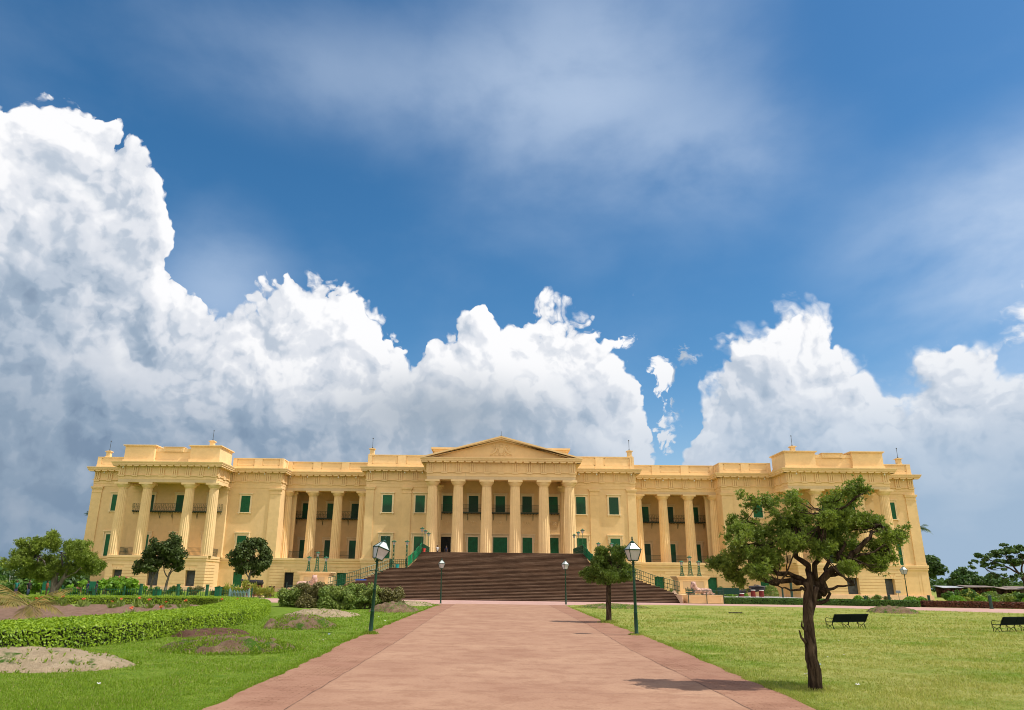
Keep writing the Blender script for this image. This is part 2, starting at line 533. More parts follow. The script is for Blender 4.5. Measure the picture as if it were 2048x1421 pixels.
# ------------------------------------------------------------------ materials
YEL = paint_mat('yellow_lime_paint', (0.77, 0.55, 0.295))
YEL2 = paint_mat('yellow_column_paint', (0.79, 0.58, 0.32), amt=0.3)
CREAM = paint_mat('grey_weathered_band', (0.62, 0.47, 0.29), amt=0.5)
TRIM = paint_mat('pale_trim_paint', (0.79, 0.57, 0.305), amt=0.25)
FRAME = paint_mat('pale_window_frame', (0.82, 0.66, 0.43), amt=0.2)
PINKB = paint_mat('pink_plinth_paint', (0.78, 0.54, 0.36), amt=0.4)
DARK = flat_mat('dark_opening', (0.018, 0.02, 0.022), 0.9)
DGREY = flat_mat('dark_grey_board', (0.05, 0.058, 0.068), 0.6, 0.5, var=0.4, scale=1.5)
GREEN = flat_mat('green_door_paint', (0.006, 0.115, 0.045), 0.5, var=0.2, scale=3)
SHUT = None
IRON = flat_mat('green_iron', (0.008, 0.075, 0.035), 0.45, 0.5, var=0.2)
IRON2 = flat_mat('dark_green_iron', (0.012, 0.045, 0.03), 0.5, 0.5, var=0.2)
SHEET = flat_mat('green_sheeting', (0.006, 0.24, 0.085), 0.6, var=0.15, scale=2)


def shutter_mat():
    m, t, b = new_mat('louvred_green_shutter', 0.5, 0.4)
    P = S(t, t.nodes.new('ShaderNodeNewGeometry').outputs['Position'])
    n = noise(t, P, 0.35, 2, 0.5)
    c = mixc(t, sstep(t, n, 0.4, 0.6), (0.004, 0.062, 0.03), (0.005, 0.125, 0.05))
    t.links.new(c.k, b.inputs['Base Color'])
    return m


SHUT = shutter_mat()


def stair_mat(name, k1, k2):
    m, t, b = new_mat(name, 0.85, 0.2)
    P = S(t, t.nodes.new('ShaderNodeNewGeometry').outputs['Position'])
    n = noise(t, vm(t, 'MULTIPLY', P, (0.5, 2.0, 7.0)), 1.0, 5, 0.7)
    n2 = noise(t, P, 0.25, 3, 0.6)
    n3 = noise(t, vm(t, 'MULTIPLY', P, (1.6, 6, 9)), 1.0, 4, 0.7)
    c = mixc(t, sstep(t, n, 0.35, 0.72), k1, k2)
    c = mixc(t, sstep(t, n2, 0.5, 0.72) * 0.55, c, (0.17, 0.10, 0.065))
    c = mixc(t, sstep(t, n3, 0.64, 0.76) * 0.5, c, (0.32, 0.2, 0.14))
    t.links.new(c.k, b.inputs['Base Color'])
    bn = t.nodes.new('ShaderNodeBump'); bn.inputs['Strength'].default_value = 0.5; bn.inputs['Distance'].default_value = 0.02
    t.links.new(noise(t, P, 12, 5, 0.7).k, bn.inputs['Height']); t.links.new(bn.outputs[0], b.inputs['Normal'])
    return m


STEP = stair_mat('dark_brown_step_stone', (0.036, 0.020, 0.013), (0.080, 0.046, 0.030))
NOSE = stair_mat('worn_step_edge', (0.17, 0.105, 0.072), (0.36, 0.25, 0.18))

# ------------------------------------------------------------------ ground sheets


def grass_mat():
    m, t, b = new_mat('lawn', 0.95, 0.1)
    P = S(t, t.nodes.new('ShaderNodeNewGeometry').outputs['Position'])
    sep = t.nodes.new('ShaderNodeSeparateXYZ'); t.links.new(P.k, sep.inputs[0]); X = S(t, sep.outputs[0])
    n1 = noise(t, P, 0.35, 4, 0.6); n2 = noise(t, P, 2.2, 5, 0.65); n3 = noise(t, P, 26, 4, 0.7)
    n4 = noise(t, vm(t, 'MULTIPLY', P, (0.5, 1.6, 1)), 1.1, 4, 0.6)
    right = sstep(t, X, -1.0, 6.0)
    lush = mixc(t, sstep(t, n2, 0.3, 0.7), (0.095, 0.175, 0.014), (0.20, 0.28, 0.035))
    dry = mixc(t, sstep(t, n2, 0.3, 0.7), (0.23, 0.26, 0.05), (0.38, 0.37, 0.115))
    c = mixc(t, right * sstep(t, n1, 0.25, 0.6), lush, dry)
    c = mixc(t, sstep(t, n4, 0.56, 0.74) * 0.35, c, (0.27, 0.25, 0.10))
    c = vm(t, 'SCALE', c, sc=sstep(t, n3, 0.25, 0.75, 0.72, 1.22))
    t.links.new(c.k, b.inputs['Base Color'])
    bn = t.nodes.new('ShaderNodeBump'); bn.inputs['Strength'].default_value = 0.7; bn.inputs['Distance'].default_value = 0.05
    t.links.new(noise(t, P, 30, 4, 0.7).k, bn.inputs['Height']); t.links.new(bn.outputs[0], b.inputs['Normal'])
    return m


def path_mat(name, c1, c2, brick=False, joints=False):
    m, t, b = new_mat(name, 0.9, 0.15)
    P = S(t, t.nodes.new('ShaderNodeNewGeometry').outputs['Position'])
    n1 = noise(t, P, 0.45, 5, 0.62); n2 = noise(t, P, 5.0, 6, 0.7); n3 = noise(t, vm(t, 'MULTIPLY', P, (1.0, 1.5, 1)), 2.6, 5, 0.7)
    c = mixc(t, sstep(t, n1, 0.28, 0.72), c1, c2)
    n4 = noise(t, P, 1.6, 6, 0.68)
    c = mixc(t, sstep(t, n4, 0.46, 0.62) * 0.40, c, (c1[0]*0.74, c1[1]*0.66, c1[2]*0.62))
    c = mixc(t, sstep(t, noise(t, P, 22.0, 4, 0.75), 0.50, 0.66) * 0.35, c, (c1[0]*0.62, c1[1]*0.56, c1[2]*0.52))
    c = mixc(t, sstep(t, n3, 0.60, 0.80) * 0.55, c, (c1[0]*0.6, c1[1]*0.55, c1[2]*0.5))
    c = mixc(t, sstep(t, n2, 0.62, 0.85) * 0.5, c, (0.50, 0.40, 0.30))
    h = n2
    if brick:
        br = t.nodes.new('ShaderNodeTexBrick')
        br.inputs['Scale'].default_value = 1.0; br.inputs['Brick Width'].default_value = 0.23; br.inputs['Row Height'].default_value = 0.09
        br.inputs['Mortar Size'].default_value = 0.012; br.inputs['Mortar Smooth'].default_value = 0.5
        w = noise(t, P, 1.2, 3, 0.6, out=1)
        vv = vm(t, 'ADD', P, vm(t, 'SCALE', vm(t, 'SUBTRACT', w, (0.5, 0.5, 0.5)), sc=0.10))
        put(t, br.inputs['Vector'], vv)
        br.inputs['Color1'].default_value = (1, 1, 1, 1); br.inputs['Color2'].default_value = (0.78, 0.72, 0.7, 1); br.inputs['Mortar'].default_value = (0.5, 0.42, 0.38, 1)
        k = mixc(t, sstep(t, noise(t, P, 0.9, 4, 0.6), 0.35, 0.65) * 0.85, (1, 1, 1), S(t, br.outputs[0]))
        c = mixc(t, 1.0, c, k, mode='MULTIPLY')
    if joints:
        sep = t.nodes.new('ShaderNodeSeparateXYZ')
        w = noise(t, P, 1.5, 4, 0.7)
        t.links.new(P.k, sep.inputs[0])
        Y = S(t, sep.outputs[1]) + (w - 0.5) * 0.16
        fr = mth(t, 'ABSOLUTE', mth(t, 'FRACT', Y / 4.1) - 0.5)
        j = sstep(t, fr, 0.4965, 0.4995) * sstep(t, noise(t, P, 1.3, 3, 0.6), 0.35, 0.55)
        c = mixc(t, j * 0.6, c, (0.10, 0.055, 0.04))
    t.links.new(c.k, b.inputs['Base Color'])
    bn = t.nodes.new('ShaderNodeBump'); bn.inputs['Strength'].default_value = 0.6; bn.inputs['Distance'].default_value = 0.02
    t.links.new(h.k, bn.inputs['Height']); t.links.new(bn.outputs[0], b.inputs['Normal'])
    return m


GRASS = grass_mat()
PATHM = path_mat('worn_red_paving', (0.34, 0.19, 0.125), (0.43, 0.262, 0.172), joints=True)
BRICKM = path_mat('red_brick_edging', (0.325, 0.172, 0.115), (0.405, 0.235, 0.155), brick=True)
PLAZAM = path_mat('pink_plaza_paving', (0.47, 0.29, 0.245), (0.54, 0.35, 0.30))

R_ = 1200
g = MB(); g.add([(-R_, -60, 0), (R_, -60, 0), (R_, 2400, 0), (-R_, 2400, 0)], [(0, 1, 2, 3)])
kind(g.build('ground', GRASS))


def jag(pts, amp, step, r=rnd):
    """subdivide an x,y line and push the points about, for a worn edge"""
    out = []
    for a, b in zip(pts[:-1], pts[1:]):
        L = math.hypot(b[0]-a[0], b[1]-a[1]); n = max(1, int(L/step))
        for i in range(n):
            f = i/n; out.append((a[0]+(b[0]-a[0])*f + r.uniform(-amp, amp), a[1]+(b[1]-a[1])*f + r.uniform(-amp, amp)))
    out.append(pts[-1]); return out


def strip(left, right, z, name, mat):
    """sheet between two lines sampled at the same y"""
    ys = np.linspace(max(left[0][1], right[0][1]), min(left[-1][1], right[-1][1]), 260)
    lx = np.interp(ys, [p[1] for p in left], [p[0] for p in left]); rx = np.interp(ys, [p[1] for p in right], [p[0] for p in right])
    v = []; f = []
    for i, y in enumerate(ys): v += [(lx[i], y, z), (rx[i], y, z)]
    for i in range(len(ys)-1): f.append((2*i, 2*i+1, 2*i+3, 2*i+2))
    return kind(MB().add(v, f).build(name, mat))


LE = jag([(-4.70, -2), (-4.73, 10), (-4.85, 16), (-5.08, 22), (-5.18, 34), (-5.16, 52), (-5.1, 61)], 0.055, 0.35)
RE = jag([(3.35, -2), (3.44, 11), (3.50, 14), (3.70, 18), (3.93, 25), (4.05, 37), (4.5, 55), (4.75, 62)], 0.055, 0.35)
LE.sort(key=lambda p: p[1]); RE.sort(key=lambda p: p[1])
LI = [(-3.72, -2), (-3.72, 22), (-3.95, 40), (-4.0, 63)]
RI = [(2.45, -2), (2.5, 20), (2.9, 32), (3.4, 62)]
strip(LE, [(p[0]-0.0, p[1]) for p in LI], 0.008, 'brick_edging', BRICKM)
strip(RI, RE, 0.008, 'brick_edging', BRICKM)
strip(LI, RI, 0.012, 'path', PATHM)
SEAM = flat_mat('dirty_joint', (0.17, 0.10, 0.07), 0.95, var=0.5, scale=3)
for ln in (LI, RI):
    ys_ = np.linspace(-1, 60, 160); q_ = [(float(np.interp(v_, [p[1] for p in ln], [p[0] for p in ln]))+rnd.gauss(0, 0.012), float(v_)) for v_ in ys_]
    strip([(a-0.003-rnd.random()*0.010, b) for a, b in q_], [(a+0.006, b) for a, b in q_], 0.016, 'path_joint', SEAM)
pz = jag([(-24, 59.5), (-9.5, 58.6), (-5.1, 60.2)], 0.12, 0.5) + [(4.7, 61.0)] + jag([(4.8, 61.4), (6.6, 63.8), (12, 66.3), (18.9, 66.6), (24, 65.4), (28.2, 63.0), (33.5, 58.5), (37.1, 55.8), (52, 44)], 0.13, 0.6) + [(62, 52), (45, 67.7), (38.6, 69.6), (34, 71.0), (31.3, 72.0), (21, 73.2), (17.3, 73.2), (17.3, 75.2), (-17.3, 75.2), (-17.3, 73.2), (-24, 73.2)]
m_ = MB(); m_.add([(x, y, 0.004) for x, y in pz], [tuple(range(len(pz)))])
kind(m_.build('plaza', PLAZAM))

# ------------------------------------------------------------------ the palace
PAL = tag(empty('palace', (0, 113, 0)), 'long yellow neoclassical palace with columned porticoes and green shutters', 'palace')


def P_(mb, name, mat, **k): return mb.build(name, mat, PAL, **k)


def P_split(mb, name, mat, gap=0.25):
    """link every separate piece of a collected mesh as a part of its own"""
    par = list(range(len(mb.v)))

    def find(i):
        while par[i] != i: par[i] = par[par[i]]; i = par[i]
        return i
    for f in mb.f:
        a = find(f[0])
        for k in f[1:]: par[find(k)] = a
    isl = {}
    for i, v in enumerate(mb.v):
        r = find(i); b = isl.get(r)
        if b is None: isl[r] = [list(v), list(v)]
        else:
            for k in range(3): b[0][k] = min(b[0][k], v[k]); b[1][k] = max(b[1][k], v[k])
    keys = list(isl); grp = {k: k for k in keys}

    def gf(k):
        while grp[k] != k: k = grp[k]
        return k
    for i, a in enumerate(keys):
        A = isl[a]
        for b in keys[i+1:]:
            B = isl[b]
            if all(A[0][k]-gap <= B[1][k] and B[0][k]-gap <= A[1][k] for k in range(3)):
                ra, rb_ = gf(a), gf(b)
                if ra != rb_: grp[rb_] = ra
    out = {}
    for f in mb.f: out.setdefault(gf(find(f[0])), []).append(f)
    obs = []
    for fs in out.values():
        ids = sorted({i for f in fs for i in f}); mp = {i: k for k, i in enumerate(ids)}
        m = MB(); m.v = [mb.v[i] for i in ids]; m.f = [tuple(mp[i] for i in f) for f in fs]
        obs.append(P_(m, name, mat))
    return obs


def obox(mb, o, d, n, s0, s1, o0, o1, z0, z1):
    """box along direction d, thickness along outward n, from point o"""
    def p(s, q, z): return (o[0]+d[0]*s+n[0]*q, o[1]+d[1]*s+n[1]*q, z)
    v = [p(s0, o1, z0), p(s1, o1, z0), p(s1, o0, z0), p(s0, o0, z0), p(s0, o1, z1), p(s1, o1, z1), p(s1, o0, z1), p(s0, o0, z1)]
    mb.add(v, [(0, 3, 2, 1), (4, 5, 6, 7), (0, 1, 5, 4), (1, 2, 6, 5), (2, 3, 7, 6), (3, 0, 4, 7)])


# plan line of the front, left to right (mirror symmetric)
HALF = [(64.6, 150), (64.6, 116.4), (57.75, 116.4), (57.75, 110.5), (42.8, 110.5), (42.8, 116.4), (34.6, 116.4), (34.6, 119.45), (20.6, 119.45), (20.6, 113.3), (10.5, 113.3), (10.5, 104.0)]
PLAN = [(-x, y) for x, y in HALF] + HALF[::-1]
ENT = [(-0.5, 15.57), (0.0, 15.57), (0.0, 16.02), (0.035, 16.05), (0.035, 16.53), (0.18, 16.54), (0.18, 16.64), (0.0, 16.66), (0.0, 17.86), (0.07, 17.88), (0.07, 17.98), (0.80, 18.05), (0.80, 18.15), (0.88, 18.17), (0.88, 18.30), (0.93, 18.34), (1.0, 18.50), (1.0, 18.57), (0.2, 18.66), (-0.5, 18.70)]
tri = MB(); tri.sweep(PLAN, ENT); mut = tri
band = MB(); band.sweep(PLAN[3:5], [(0.0, 15.58), (0.012, 15.58), (0.012, 16.0), (0, 16.0)])
for k in (7, 11): band.sweep(PLAN[k:k+2], [(0.0, 15.58), (0.012, 15.58), (0.012, 16.0), (0, 16.0)])
for k in (15, 19): band.sweep(PLAN[k:k+2], [(0.0, 15.58), (0.012, 15.58), (0.012, 16.0), (0, 16.0)])
P_split(band, 'weathered_band', CREAM)
# triglyphs, guttae and mutules on every face of the plan line
for (a, b) in zip(PLAN[:-1], PLAN[1:]):
    A = Vector(a); B = Vector(b); L = (B-A).length; d = (B-A)/L; n = Vector((d.y, -d.x))
    nt = max(1, round((L-0.9)/2.06)); sp = (L-0.9)/nt
    if L > 28: continue
    for i in range(nt+1):
        s = 0.45 + i*sp
        for q in (-0.30, 0.0, 0.30): obox(tri, a, d, n, s+q-0.105, s+q+0.105, -0.02, 0.15, 16.66, 17.80)
        obox(tri, a, d, n, s-0.42, s+0.42, -0.02, 0.03, 16.66, 17.80); obox(tri, a, d, n, s-0.43, s+0.43, -0.02, 0.165, 17.80, 17.87)
        obox(tri, a, d, n, s-0.42, s+0.42, 0.0, 0.17, 16.40, 16.535)
    nm = max(2, round((L+1.4)/1.03)); sp = (L+1.6)/nm
    for i in range(nm):
        s = -0.8 + (i+0.5)*sp
        e0 = s-sp*0.38; e1 = s+sp*0.38
        # leave the inner corners free
        if e0 < -0.75 or e1 > L+0.75: pass
        obox(mut, a, d, n, e0, e1, 0.16, 0.79, 17.90, 18.045)
P_(tri, 'entablature', YEL)

# parapet
body = MB()
par = MB()


def parapet(path, ztop, inset=0.12):
    pr = [(-inset, 18.62), (-inset+0.10, 18.66), (-inset+0.10, 19.05), (-inset, 19.08), (-inset, ztop-0.16), (-inset+0.10, ztop-0.13), (-inset+0.10, ztop), (-0.8, ztop), (-0.8, 18.62)]
    par.sweep(path, pr)
    for a, b in zip(path[:-1], path[1:]):
        A = Vector(a); B = Vector(b); L = (B-A).length
        if L < 2.5 or L > 28: continue
        d = (B-A)/L; n = Vector((d.y, -d.x)); k = max(1, round(L/4.9)); sp = L/k
        for i in range(k+1):
            s = i*sp; s0 = max(s-0.62, 0); s1 = min(s+0.62, L)
            obox(par, a, d, n, s0, s1, -0.3, -inset+0.09, 19.0, ztop-0.02)
            obox(par, a, d, n, s0-0.05 if s0 > 0 else s0, s1+0.05 if s1 < L else s1, -0.3, -inset+0.16, 18.64, 19.08)
        for i in range(k):
            s0 = i*sp+0.62; s1 = (i+1)*sp-0.62
            z0 = 19.12; z1 = ztop-0.17; q = -inset+0.04
            for (u0, u1, w0, w1) in ((s0+0.12, s1-0.12, z0+0.02, z0+0.10), (s0+0.12, s1-0.12, z1-0.16, z1-0.08), (s0+0.12, s0+0.20, z0+0.02, z1-0.08), (s1-0.20, s1-0.12, z0+0.02, z1-0.08)):
                obox(par, a, d, n, u0, u1, -0.3, q, w0, w1)


for sg in (-1, 1):
    pts = [(sg*x, y) for x, y in HALF]
    seg = [pts[0], pts[1], (sg*58.2, 116.4)]
    parapet(seg if sg < 0 else seg[::-1], 20.30)
    seg = [(sg*42.7, 116.4), pts[6], pts[7], pts[8]]
    parapet(seg if sg < 0 else seg[::-1], 20.30)
    seg = [(sg*20.6, 119), pts[9], (sg*10.0, 113.3)]
    parapet(seg if sg < 0 else seg[::-1], 20.55)
P_split(par, 'parapet', TRIM)

# attic blocks over the wing porticoes
for sg in (-1, 1):
    c = sg*50.27; at = MB()
    def capblock(x0, x1, y0, y1, z0, z1):
        at.box(x0, x1, y0, y1, z0, z1-0.26)
        at.box(x0-0.12, x1+0.12, y0-0.12, y1+0.12, z1-0.26, z1-0.14)
        at.box(x0-0.27, x1+0.27, y0-0.27, y1+0.27, z1-0.14, z1)
        at.box(x0-0.13, x1+0.13, y0-0.13, y1, 18.62, 19.12)
    for q in (-1, 1):
        xc = c+q*5.05
        capblock(xc-2.28, xc+2.28, 110.95, 116.3, 19.0, 21.30)
    at.box(c-2.79, c+2.79, 111.5, 112.5, 19.0, 20.35)
    at.box(c-2.79, c+2.79, 111.35, 112.5, 18.62, 19.12)
    at.box(c-2.79, c+2.79, 111.4, 112.6, 20.35, 20.85)
    at.box(c-1.55, c+1.55, 111.22, 112.3, 20.35, 21.05)
    at.box(c-1.25, c+1.25, 111.16, 111.3, 20.5, 20.53); at.box(c-1.25, c+1.25, 111.16, 111.3, 20.89, 20.92)
    at.box(c-1.25, c-1.22, 111.16, 111.3, 20.53, 20.89); at.box(c+1.22, c+1.25, 111.16, 111.3, 20.53, 20.89)
    at.box(c-1.62, c+1.62, 111.14, 112.4, 21.05, 21.10)
    # links to the main parapet
    at.box(c+7.0-0.3, c+7.0+0.25, 113.0, 116.2, 19.0, 20.3); at.box(c-7.25, c-6.7, 113.0, 116.2, 19.0, 20.3)
    P_split(at, 'attic', TRIM)


# pediment
pd = MB()
F_Y = 104.0
slope = (21.67-18.62)/11.42


def rk(x, zoff): return 18.62 + (11.42-abs(x))*slope + zoff


pd.prism([(-10.2, 18.6), (10.2, 18.6), (0, rk(0, -0.35))], F_Y+0.12, 113.4)
for o0, t0, t1 in ((1.0, -0.22, 0.0), (0.86, -0.42, -0.22), (0.45, -0.62, -0.42)):
    for sg in (-1, 1):
        xe = 11.42 - (1.0-o0)*0.9
        q = [(0, rk(0, t0)), (0, rk(0, t1)), (sg*xe, rk(xe, t1)), (sg*xe, rk(xe, t0) if t0 > -0.3 else max(18.55, rk(xe, t0)))]
        pd.prism(q if sg < 0 else q[::-1], F_Y-o0-0.012, 113.2)
P_(pd, 'pediment', YEL)
# crest relief in the tympanum: shield, supporters, crown, ribbon
cr_ = MB()
y0 = F_Y+0.10
cr_.ball((0, y0, 19.72), (0.40, 0.10, 0.50), 14, 8)
cr_.ball((0, y0, 20.36), (0.28, 0.09, 0.16), 10, 6)
for q in (-0.2, 0, 0.2): cr_.ball((q, y0, 20.56), (0.07, 0.06, 0.1), 8, 5)
for sg in (-1, 1):
    cr_.tube([(sg*1.5, y0, 19.12), (sg*1.25, y0, 19.3), (sg*0.9, y0, 19.5), (sg*0.62, y0, 19.95), (sg*0.72, y0, 20.3)], [0.06, 0.12, 0.16, 0.15, 0.10], 7)
    cr_.ball((sg*0.74, y0, 20.36), (0.17, 0.10, 0.15), 8, 6)
    cr_.tube([(sg*0.8, y0, 19.9), (sg*1.05, y0, 20.05), (sg*1.2, y0, 20.3), (sg*1.08, y0, 20.45)], 0.045, 5)
    cr_.tube([(sg*0.6, y0, 19.6), (sg*0.4, y0, 19.35), (sg*0.3, y0, 19.2)], 0.07, 5)
    cr_.tube([(sg*0.05, y0, 19.1), (sg*0.6, y0, 19.02), (sg*1.1, y0, 19.16), (sg*1.55, y0, 19.02)], 0.055, 5)
    cr_.tube([(sg*0.7, y0, 19.3), (sg*1.0, y0, 19.18), (sg*1.3, y0, 19.26)], 0.05, 5)
P_(cr_, 'crest_relief', YEL2, smooth=True)
# attic behind the pediment
ab = MB(); ab.box(-10.3, 10.3, 113.6, 122, 18.6, 21.25); ab.box(-10.5, 10.5, 113.4, 122.2, 21.25, 21.5); ab.box(-10.8, 10.8, 113.1, 122.5, 21.5, 21.75)
P_(ab, 'roof_block', YEL)

# upper body walls (faces 6 cm behind the entablature line)
w = MB()
w.box(-20.54, 20.54, 113.36, 150, 4.9, 18.6)
P_(w, 'central_wall', YEL)
for sg in (-1, 1):
    w = MB()
    w.box(sg*34.66, sg*64.54, 116.46, 150, 4.9, 18.6)
    P_(w, 'pavilion_wall', YEL)
    w = MB(); w.box(sg*20.54, sg*34.66, 126.97, 150, 4.9, 18.6)
    w.box(sg*20.54, sg*34.66, 119.51, 121.0, 15.575, 18.55)         # beam over the columns
    w.box(sg*20.54, sg*34.66, 121.0, 126.97, 16.5, 18.6)
    for q in (-32.9, -28.75, -24.6): w.box(sg*q*-1-0.5 if sg > 0 else q-0.5, sg*q*-1+0.5 if sg > 0 else q+0.5, 126.93, 127, 10.0, 10.75)
    P_split(w, 'gallery_wall', YEL)
    c = sg*50.27; w = MB()
    w.box(c-7.4, c+7.4, 110.56, 112.0, 15.575, 18.55)
    w.box(c-7.4, c-6.0, 112.0, 116.46, 15.575, 18.55); w.box(c+6.0, c+7.4, 112.0, 116.46, 15.575, 18.55)
    w.box(c-6.0, c+6.0, 112.0, 116.46, 16.5, 18.55)
    w.box(c-1.0, c+1.0, 116.40, 116.5, 9.85, 9.89); w.box(c-1.0, c+1.0, 116.40, 116.5, 10.66, 10.70)
    w.box(c-1.0, c-0.96, 116.40, 116.5, 9.89, 10.66); w.box(c+0.96, c+1.0, 116.40, 116.5, 9.89, 10.66)
    P_split(w, 'wing_portico_ceiling', YEL)
w = MB()
w.box(-10.44, 10.44, 104.06, 105.5, 15.575, 18.55)
w.box(-10.44, -9.1, 105.5, 113.36, 15.575, 18.55); w.box(9.1, 10.44, 105.5, 113.36, 15.575, 18.55)
w.box(-9.1, 9.1, 105.5, 113.36, 16.5, 18.55)
P_split(w, 'portico_ceiling', YEL)
# relief panels on the portico wall
rp = MB()
for xc, hw in ((0, 1.06), (-4.08, 0.75), (4.08, 0.75), (-8.03, 0.75), (8.03, 0.75)):
    z0, z1 = 9.9, 10.88
    rp.box(xc-hw, xc+hw, 113.30, 113.4, z0, z0+0.05); rp.box(xc-hw, xc+hw, 113.30, 113.4, z1-0.05, z1)
    rp.box(xc-hw, xc-hw+0.05, 113.30, 113.4, z0+0.05, z1-0.05); rp.box(xc+hw-0.05, xc+hw, 113.30, 113.4, z0+0.05, z1-0.05)
    rp.ball((xc, 113.35, 10.38), (0.17*hw/0.75, 0.07, 0.2), 8, 6)
    for s2 in (-1, 1):
        rp.tube([(xc, 113.34, 10.2), (xc+s2*0.2*hw, 113.34, 10.12), (xc+s2*0.45*hw, 113.34, 10.2), (xc+s2*0.62*hw, 113.34, 10.45), (xc+s2*0.72*hw, 113.34, 10.6)], 0.035, 5)
        rp.ball((xc+s2*0.40*hw, 113.34, 10.42), (0.1, 0.05, 0.13), 7, 5)
P_split(rp, 'relief_panel', YEL2, 0.3)


# pilasters
def pilaster(x0, x1, y, proud, side=None):
    m = MB(); b = proud
    m.box(x0, x1, y-b, y+0.3, 4.9, 15.2)
    m.box(x0-0.05, x1+0.05, y-b-0.05, y+0.3, 14.62, 14.72)
    m.box(x0-0.06, x1+0.06, y-b-0.06, y+0.3, 15.12, 15.22)
    m.box(x0-0.16, x1+0.16, y-b-0.16, y+0.3, 15.22, 15.40)
    m.box(x0-0.20, x1+0.20, y-b-0.20, y+0.3, 15.40, 15.56)
    m.box(x0-0.08, x1+0.08, y-b-0.08, y+0.3, 4.9, 5.25)
    P_(m, 'pilaster', TRIM)


for sg in (-1, 1):
    for x0, x1, y, p in ((19.35, 20.62, 113.36, 0.12), (13.62, 14.95, 113.36, 0.12), (34.58, 36.25, 116.46, 0.12), (63.05, 64.62, 116.46, 0.12)):
        a, b = sorted((sg*x0, sg*x1)); pilaster(a, b, y, p)
    c = sg*50.27
    for q in (-1, 1):
        pilaster(c+q*6.6-0.9, c+q*6.6+0.9, 116.46, 0.62)
    # responds seen inside the gallery ends
    a, b = sorted((sg*33.3, sg*34.7)); pilaster(a, b, 121.4, 0.1)

# columns: one fluted mesh, copied


def column_mesh():
    m = MB(); H = 15.575-4.95
    prof = []
    for i in range(5):
        f = i/4; z = f*9.75; r = 0.83 - 0.165*f + 0.012*math.sin(math.pi*f); prof.append((r, z))
    m.lathe(prof, 108, fl=0.10, nf=18, cap=False)
    m.lathe([(0.655, 9.75), (0.69, 9.77), (0.69, 9.80), (0.665, 9.81), (0.665, 9.85), (0.70, 9.88), (0.80, 9.98), (0.93, 10.16), (0.99, 10.30), (1.0, 10.345)], 32, cap=False)
    m.bev(-1.03, 1.03, -1.03, 1.03, 10.34, H-0.004, 0.015)
    return m


col0 = None
cols = []
for x in (-9.85, -6.15, -2.05, 2.05, 6.15, 9.85): cols.append((x*0.985, 104.98))
for sg in (-1, 1):
    for x in (21.95, 26.3, 30.45, 34.6-0.25): pass
    for x in (22.15, 26.42, 30.55, 34.62-0.05): pass
    for q in (-6.93, -3.22, 3.22, 6.93): cols.append((sg*50.27+q, 111.5))
CX = (21.95, 26.45, 30.6, 34.55)
CXG = (22.0, 26.35, 30.5, 34.5)
for sg in (-1, 1):
    for x in (34.72, 30.6, 26.5, 22.4): cols.append((sg*x*0.0 + sg*(x-0.25), 120.3))
for sg in (-1, 1): cols.append((sg*9.55, 111.4))
for x, y in cols:
    if col0 is None:
        col0 = P_(column_mesh(), 'column', YEL2, loc=(x, y, 4.95))
    else:
        c = col0.copy(); COL.objects.link(c); c.location = Vector((x, y, 4.95)) - WORLD[PAL.name]; WORLD[c.name] = Vector((x, y, 4.95))


# windows and doors: frame mesh + shutter child, shared between copies
def window_mesh(w, h, door=False):
    m = MB(); a = w/2
    m.box(-a-0.22, -a, -0.10, 0.02, 0, h+0.22); m.box(a, a+0.22, -0.10, 0.02, 0, h+0.22)
    m.box(-a, a, -0.10, 0.02, h, h+0.22)
    m.box(-a-0.26, -a-0.2, -0.13, 0.02, 0, h+0.24); m.box(a+0.2, a+0.26, -0.13, 0.02, 0, h+0.24)
    if door:
        m.box(-a-0.28, a+0.28, -0.12, 0.02, h+0.24, h+0.38)
        m.box(-a-0.48, a+0.48, -0.34, 0.02, h+0.42, h+0.52); m.box(-a-0.42, a+0.42, -0.24, 0.02, h+0.36, h+0.42)
        for s in (-1, 1):
            m.box(s*(a+0.36)-0.07, s*(a+0.36)+0.07, -0.22, 0.02, h-0.25, h+0.36)
            m.box(s*(a+0.36)-0.05, s*(a+0.36)+0.05, -0.13, 0.02, h-0.75, h-0.25)
    else:
        m.box(-a-0.38, a+0.38, -0.30, 0.02, h+0.30, h+0.42); m.box(-a-0.28, a+0.28, -0.14, 0.02, h+0.24, h+0.30)
        m.box(-a-0.34, a+0.34, -0.22, 0.02, -0.14, 0.0)
        for s in (-1, 1): m.box(s*(a+0.2)-0.07, s*(a+0.2)+0.07, -0.16, 0.02, -0.32, -0.14)
    return m


def shutter_mesh(w, h, leaves=2, glazed=False):
    m = MB(); a = w/2; lw = w/leaves
    m.box(-a, a, -0.03, 0.0, 0, h)
    for k in range(leaves):
        x0 = -a+k*lw+0.01; x1 = x0+lw-0.02
        m.box(x0, x0+0.07, -0.06, -0.03, 0, h); m.box(x1-0.07, x1, -0.06, -0.03, 0, h)
        for z in (0.0, h*0.33, h*0.66, h-0.08): m.box(x0+0.07, x1-0.07, -0.06, -0.03, z, z+0.08)
        if not glazed:
            n = int(h/0.11)
            for i in range(n):
                z = 0.08+i*(h-0.16)/n; m.box(x0+0.07, x1-0.07, -0.048, -0.03, z, z+0.045)
    return m


FR = {}


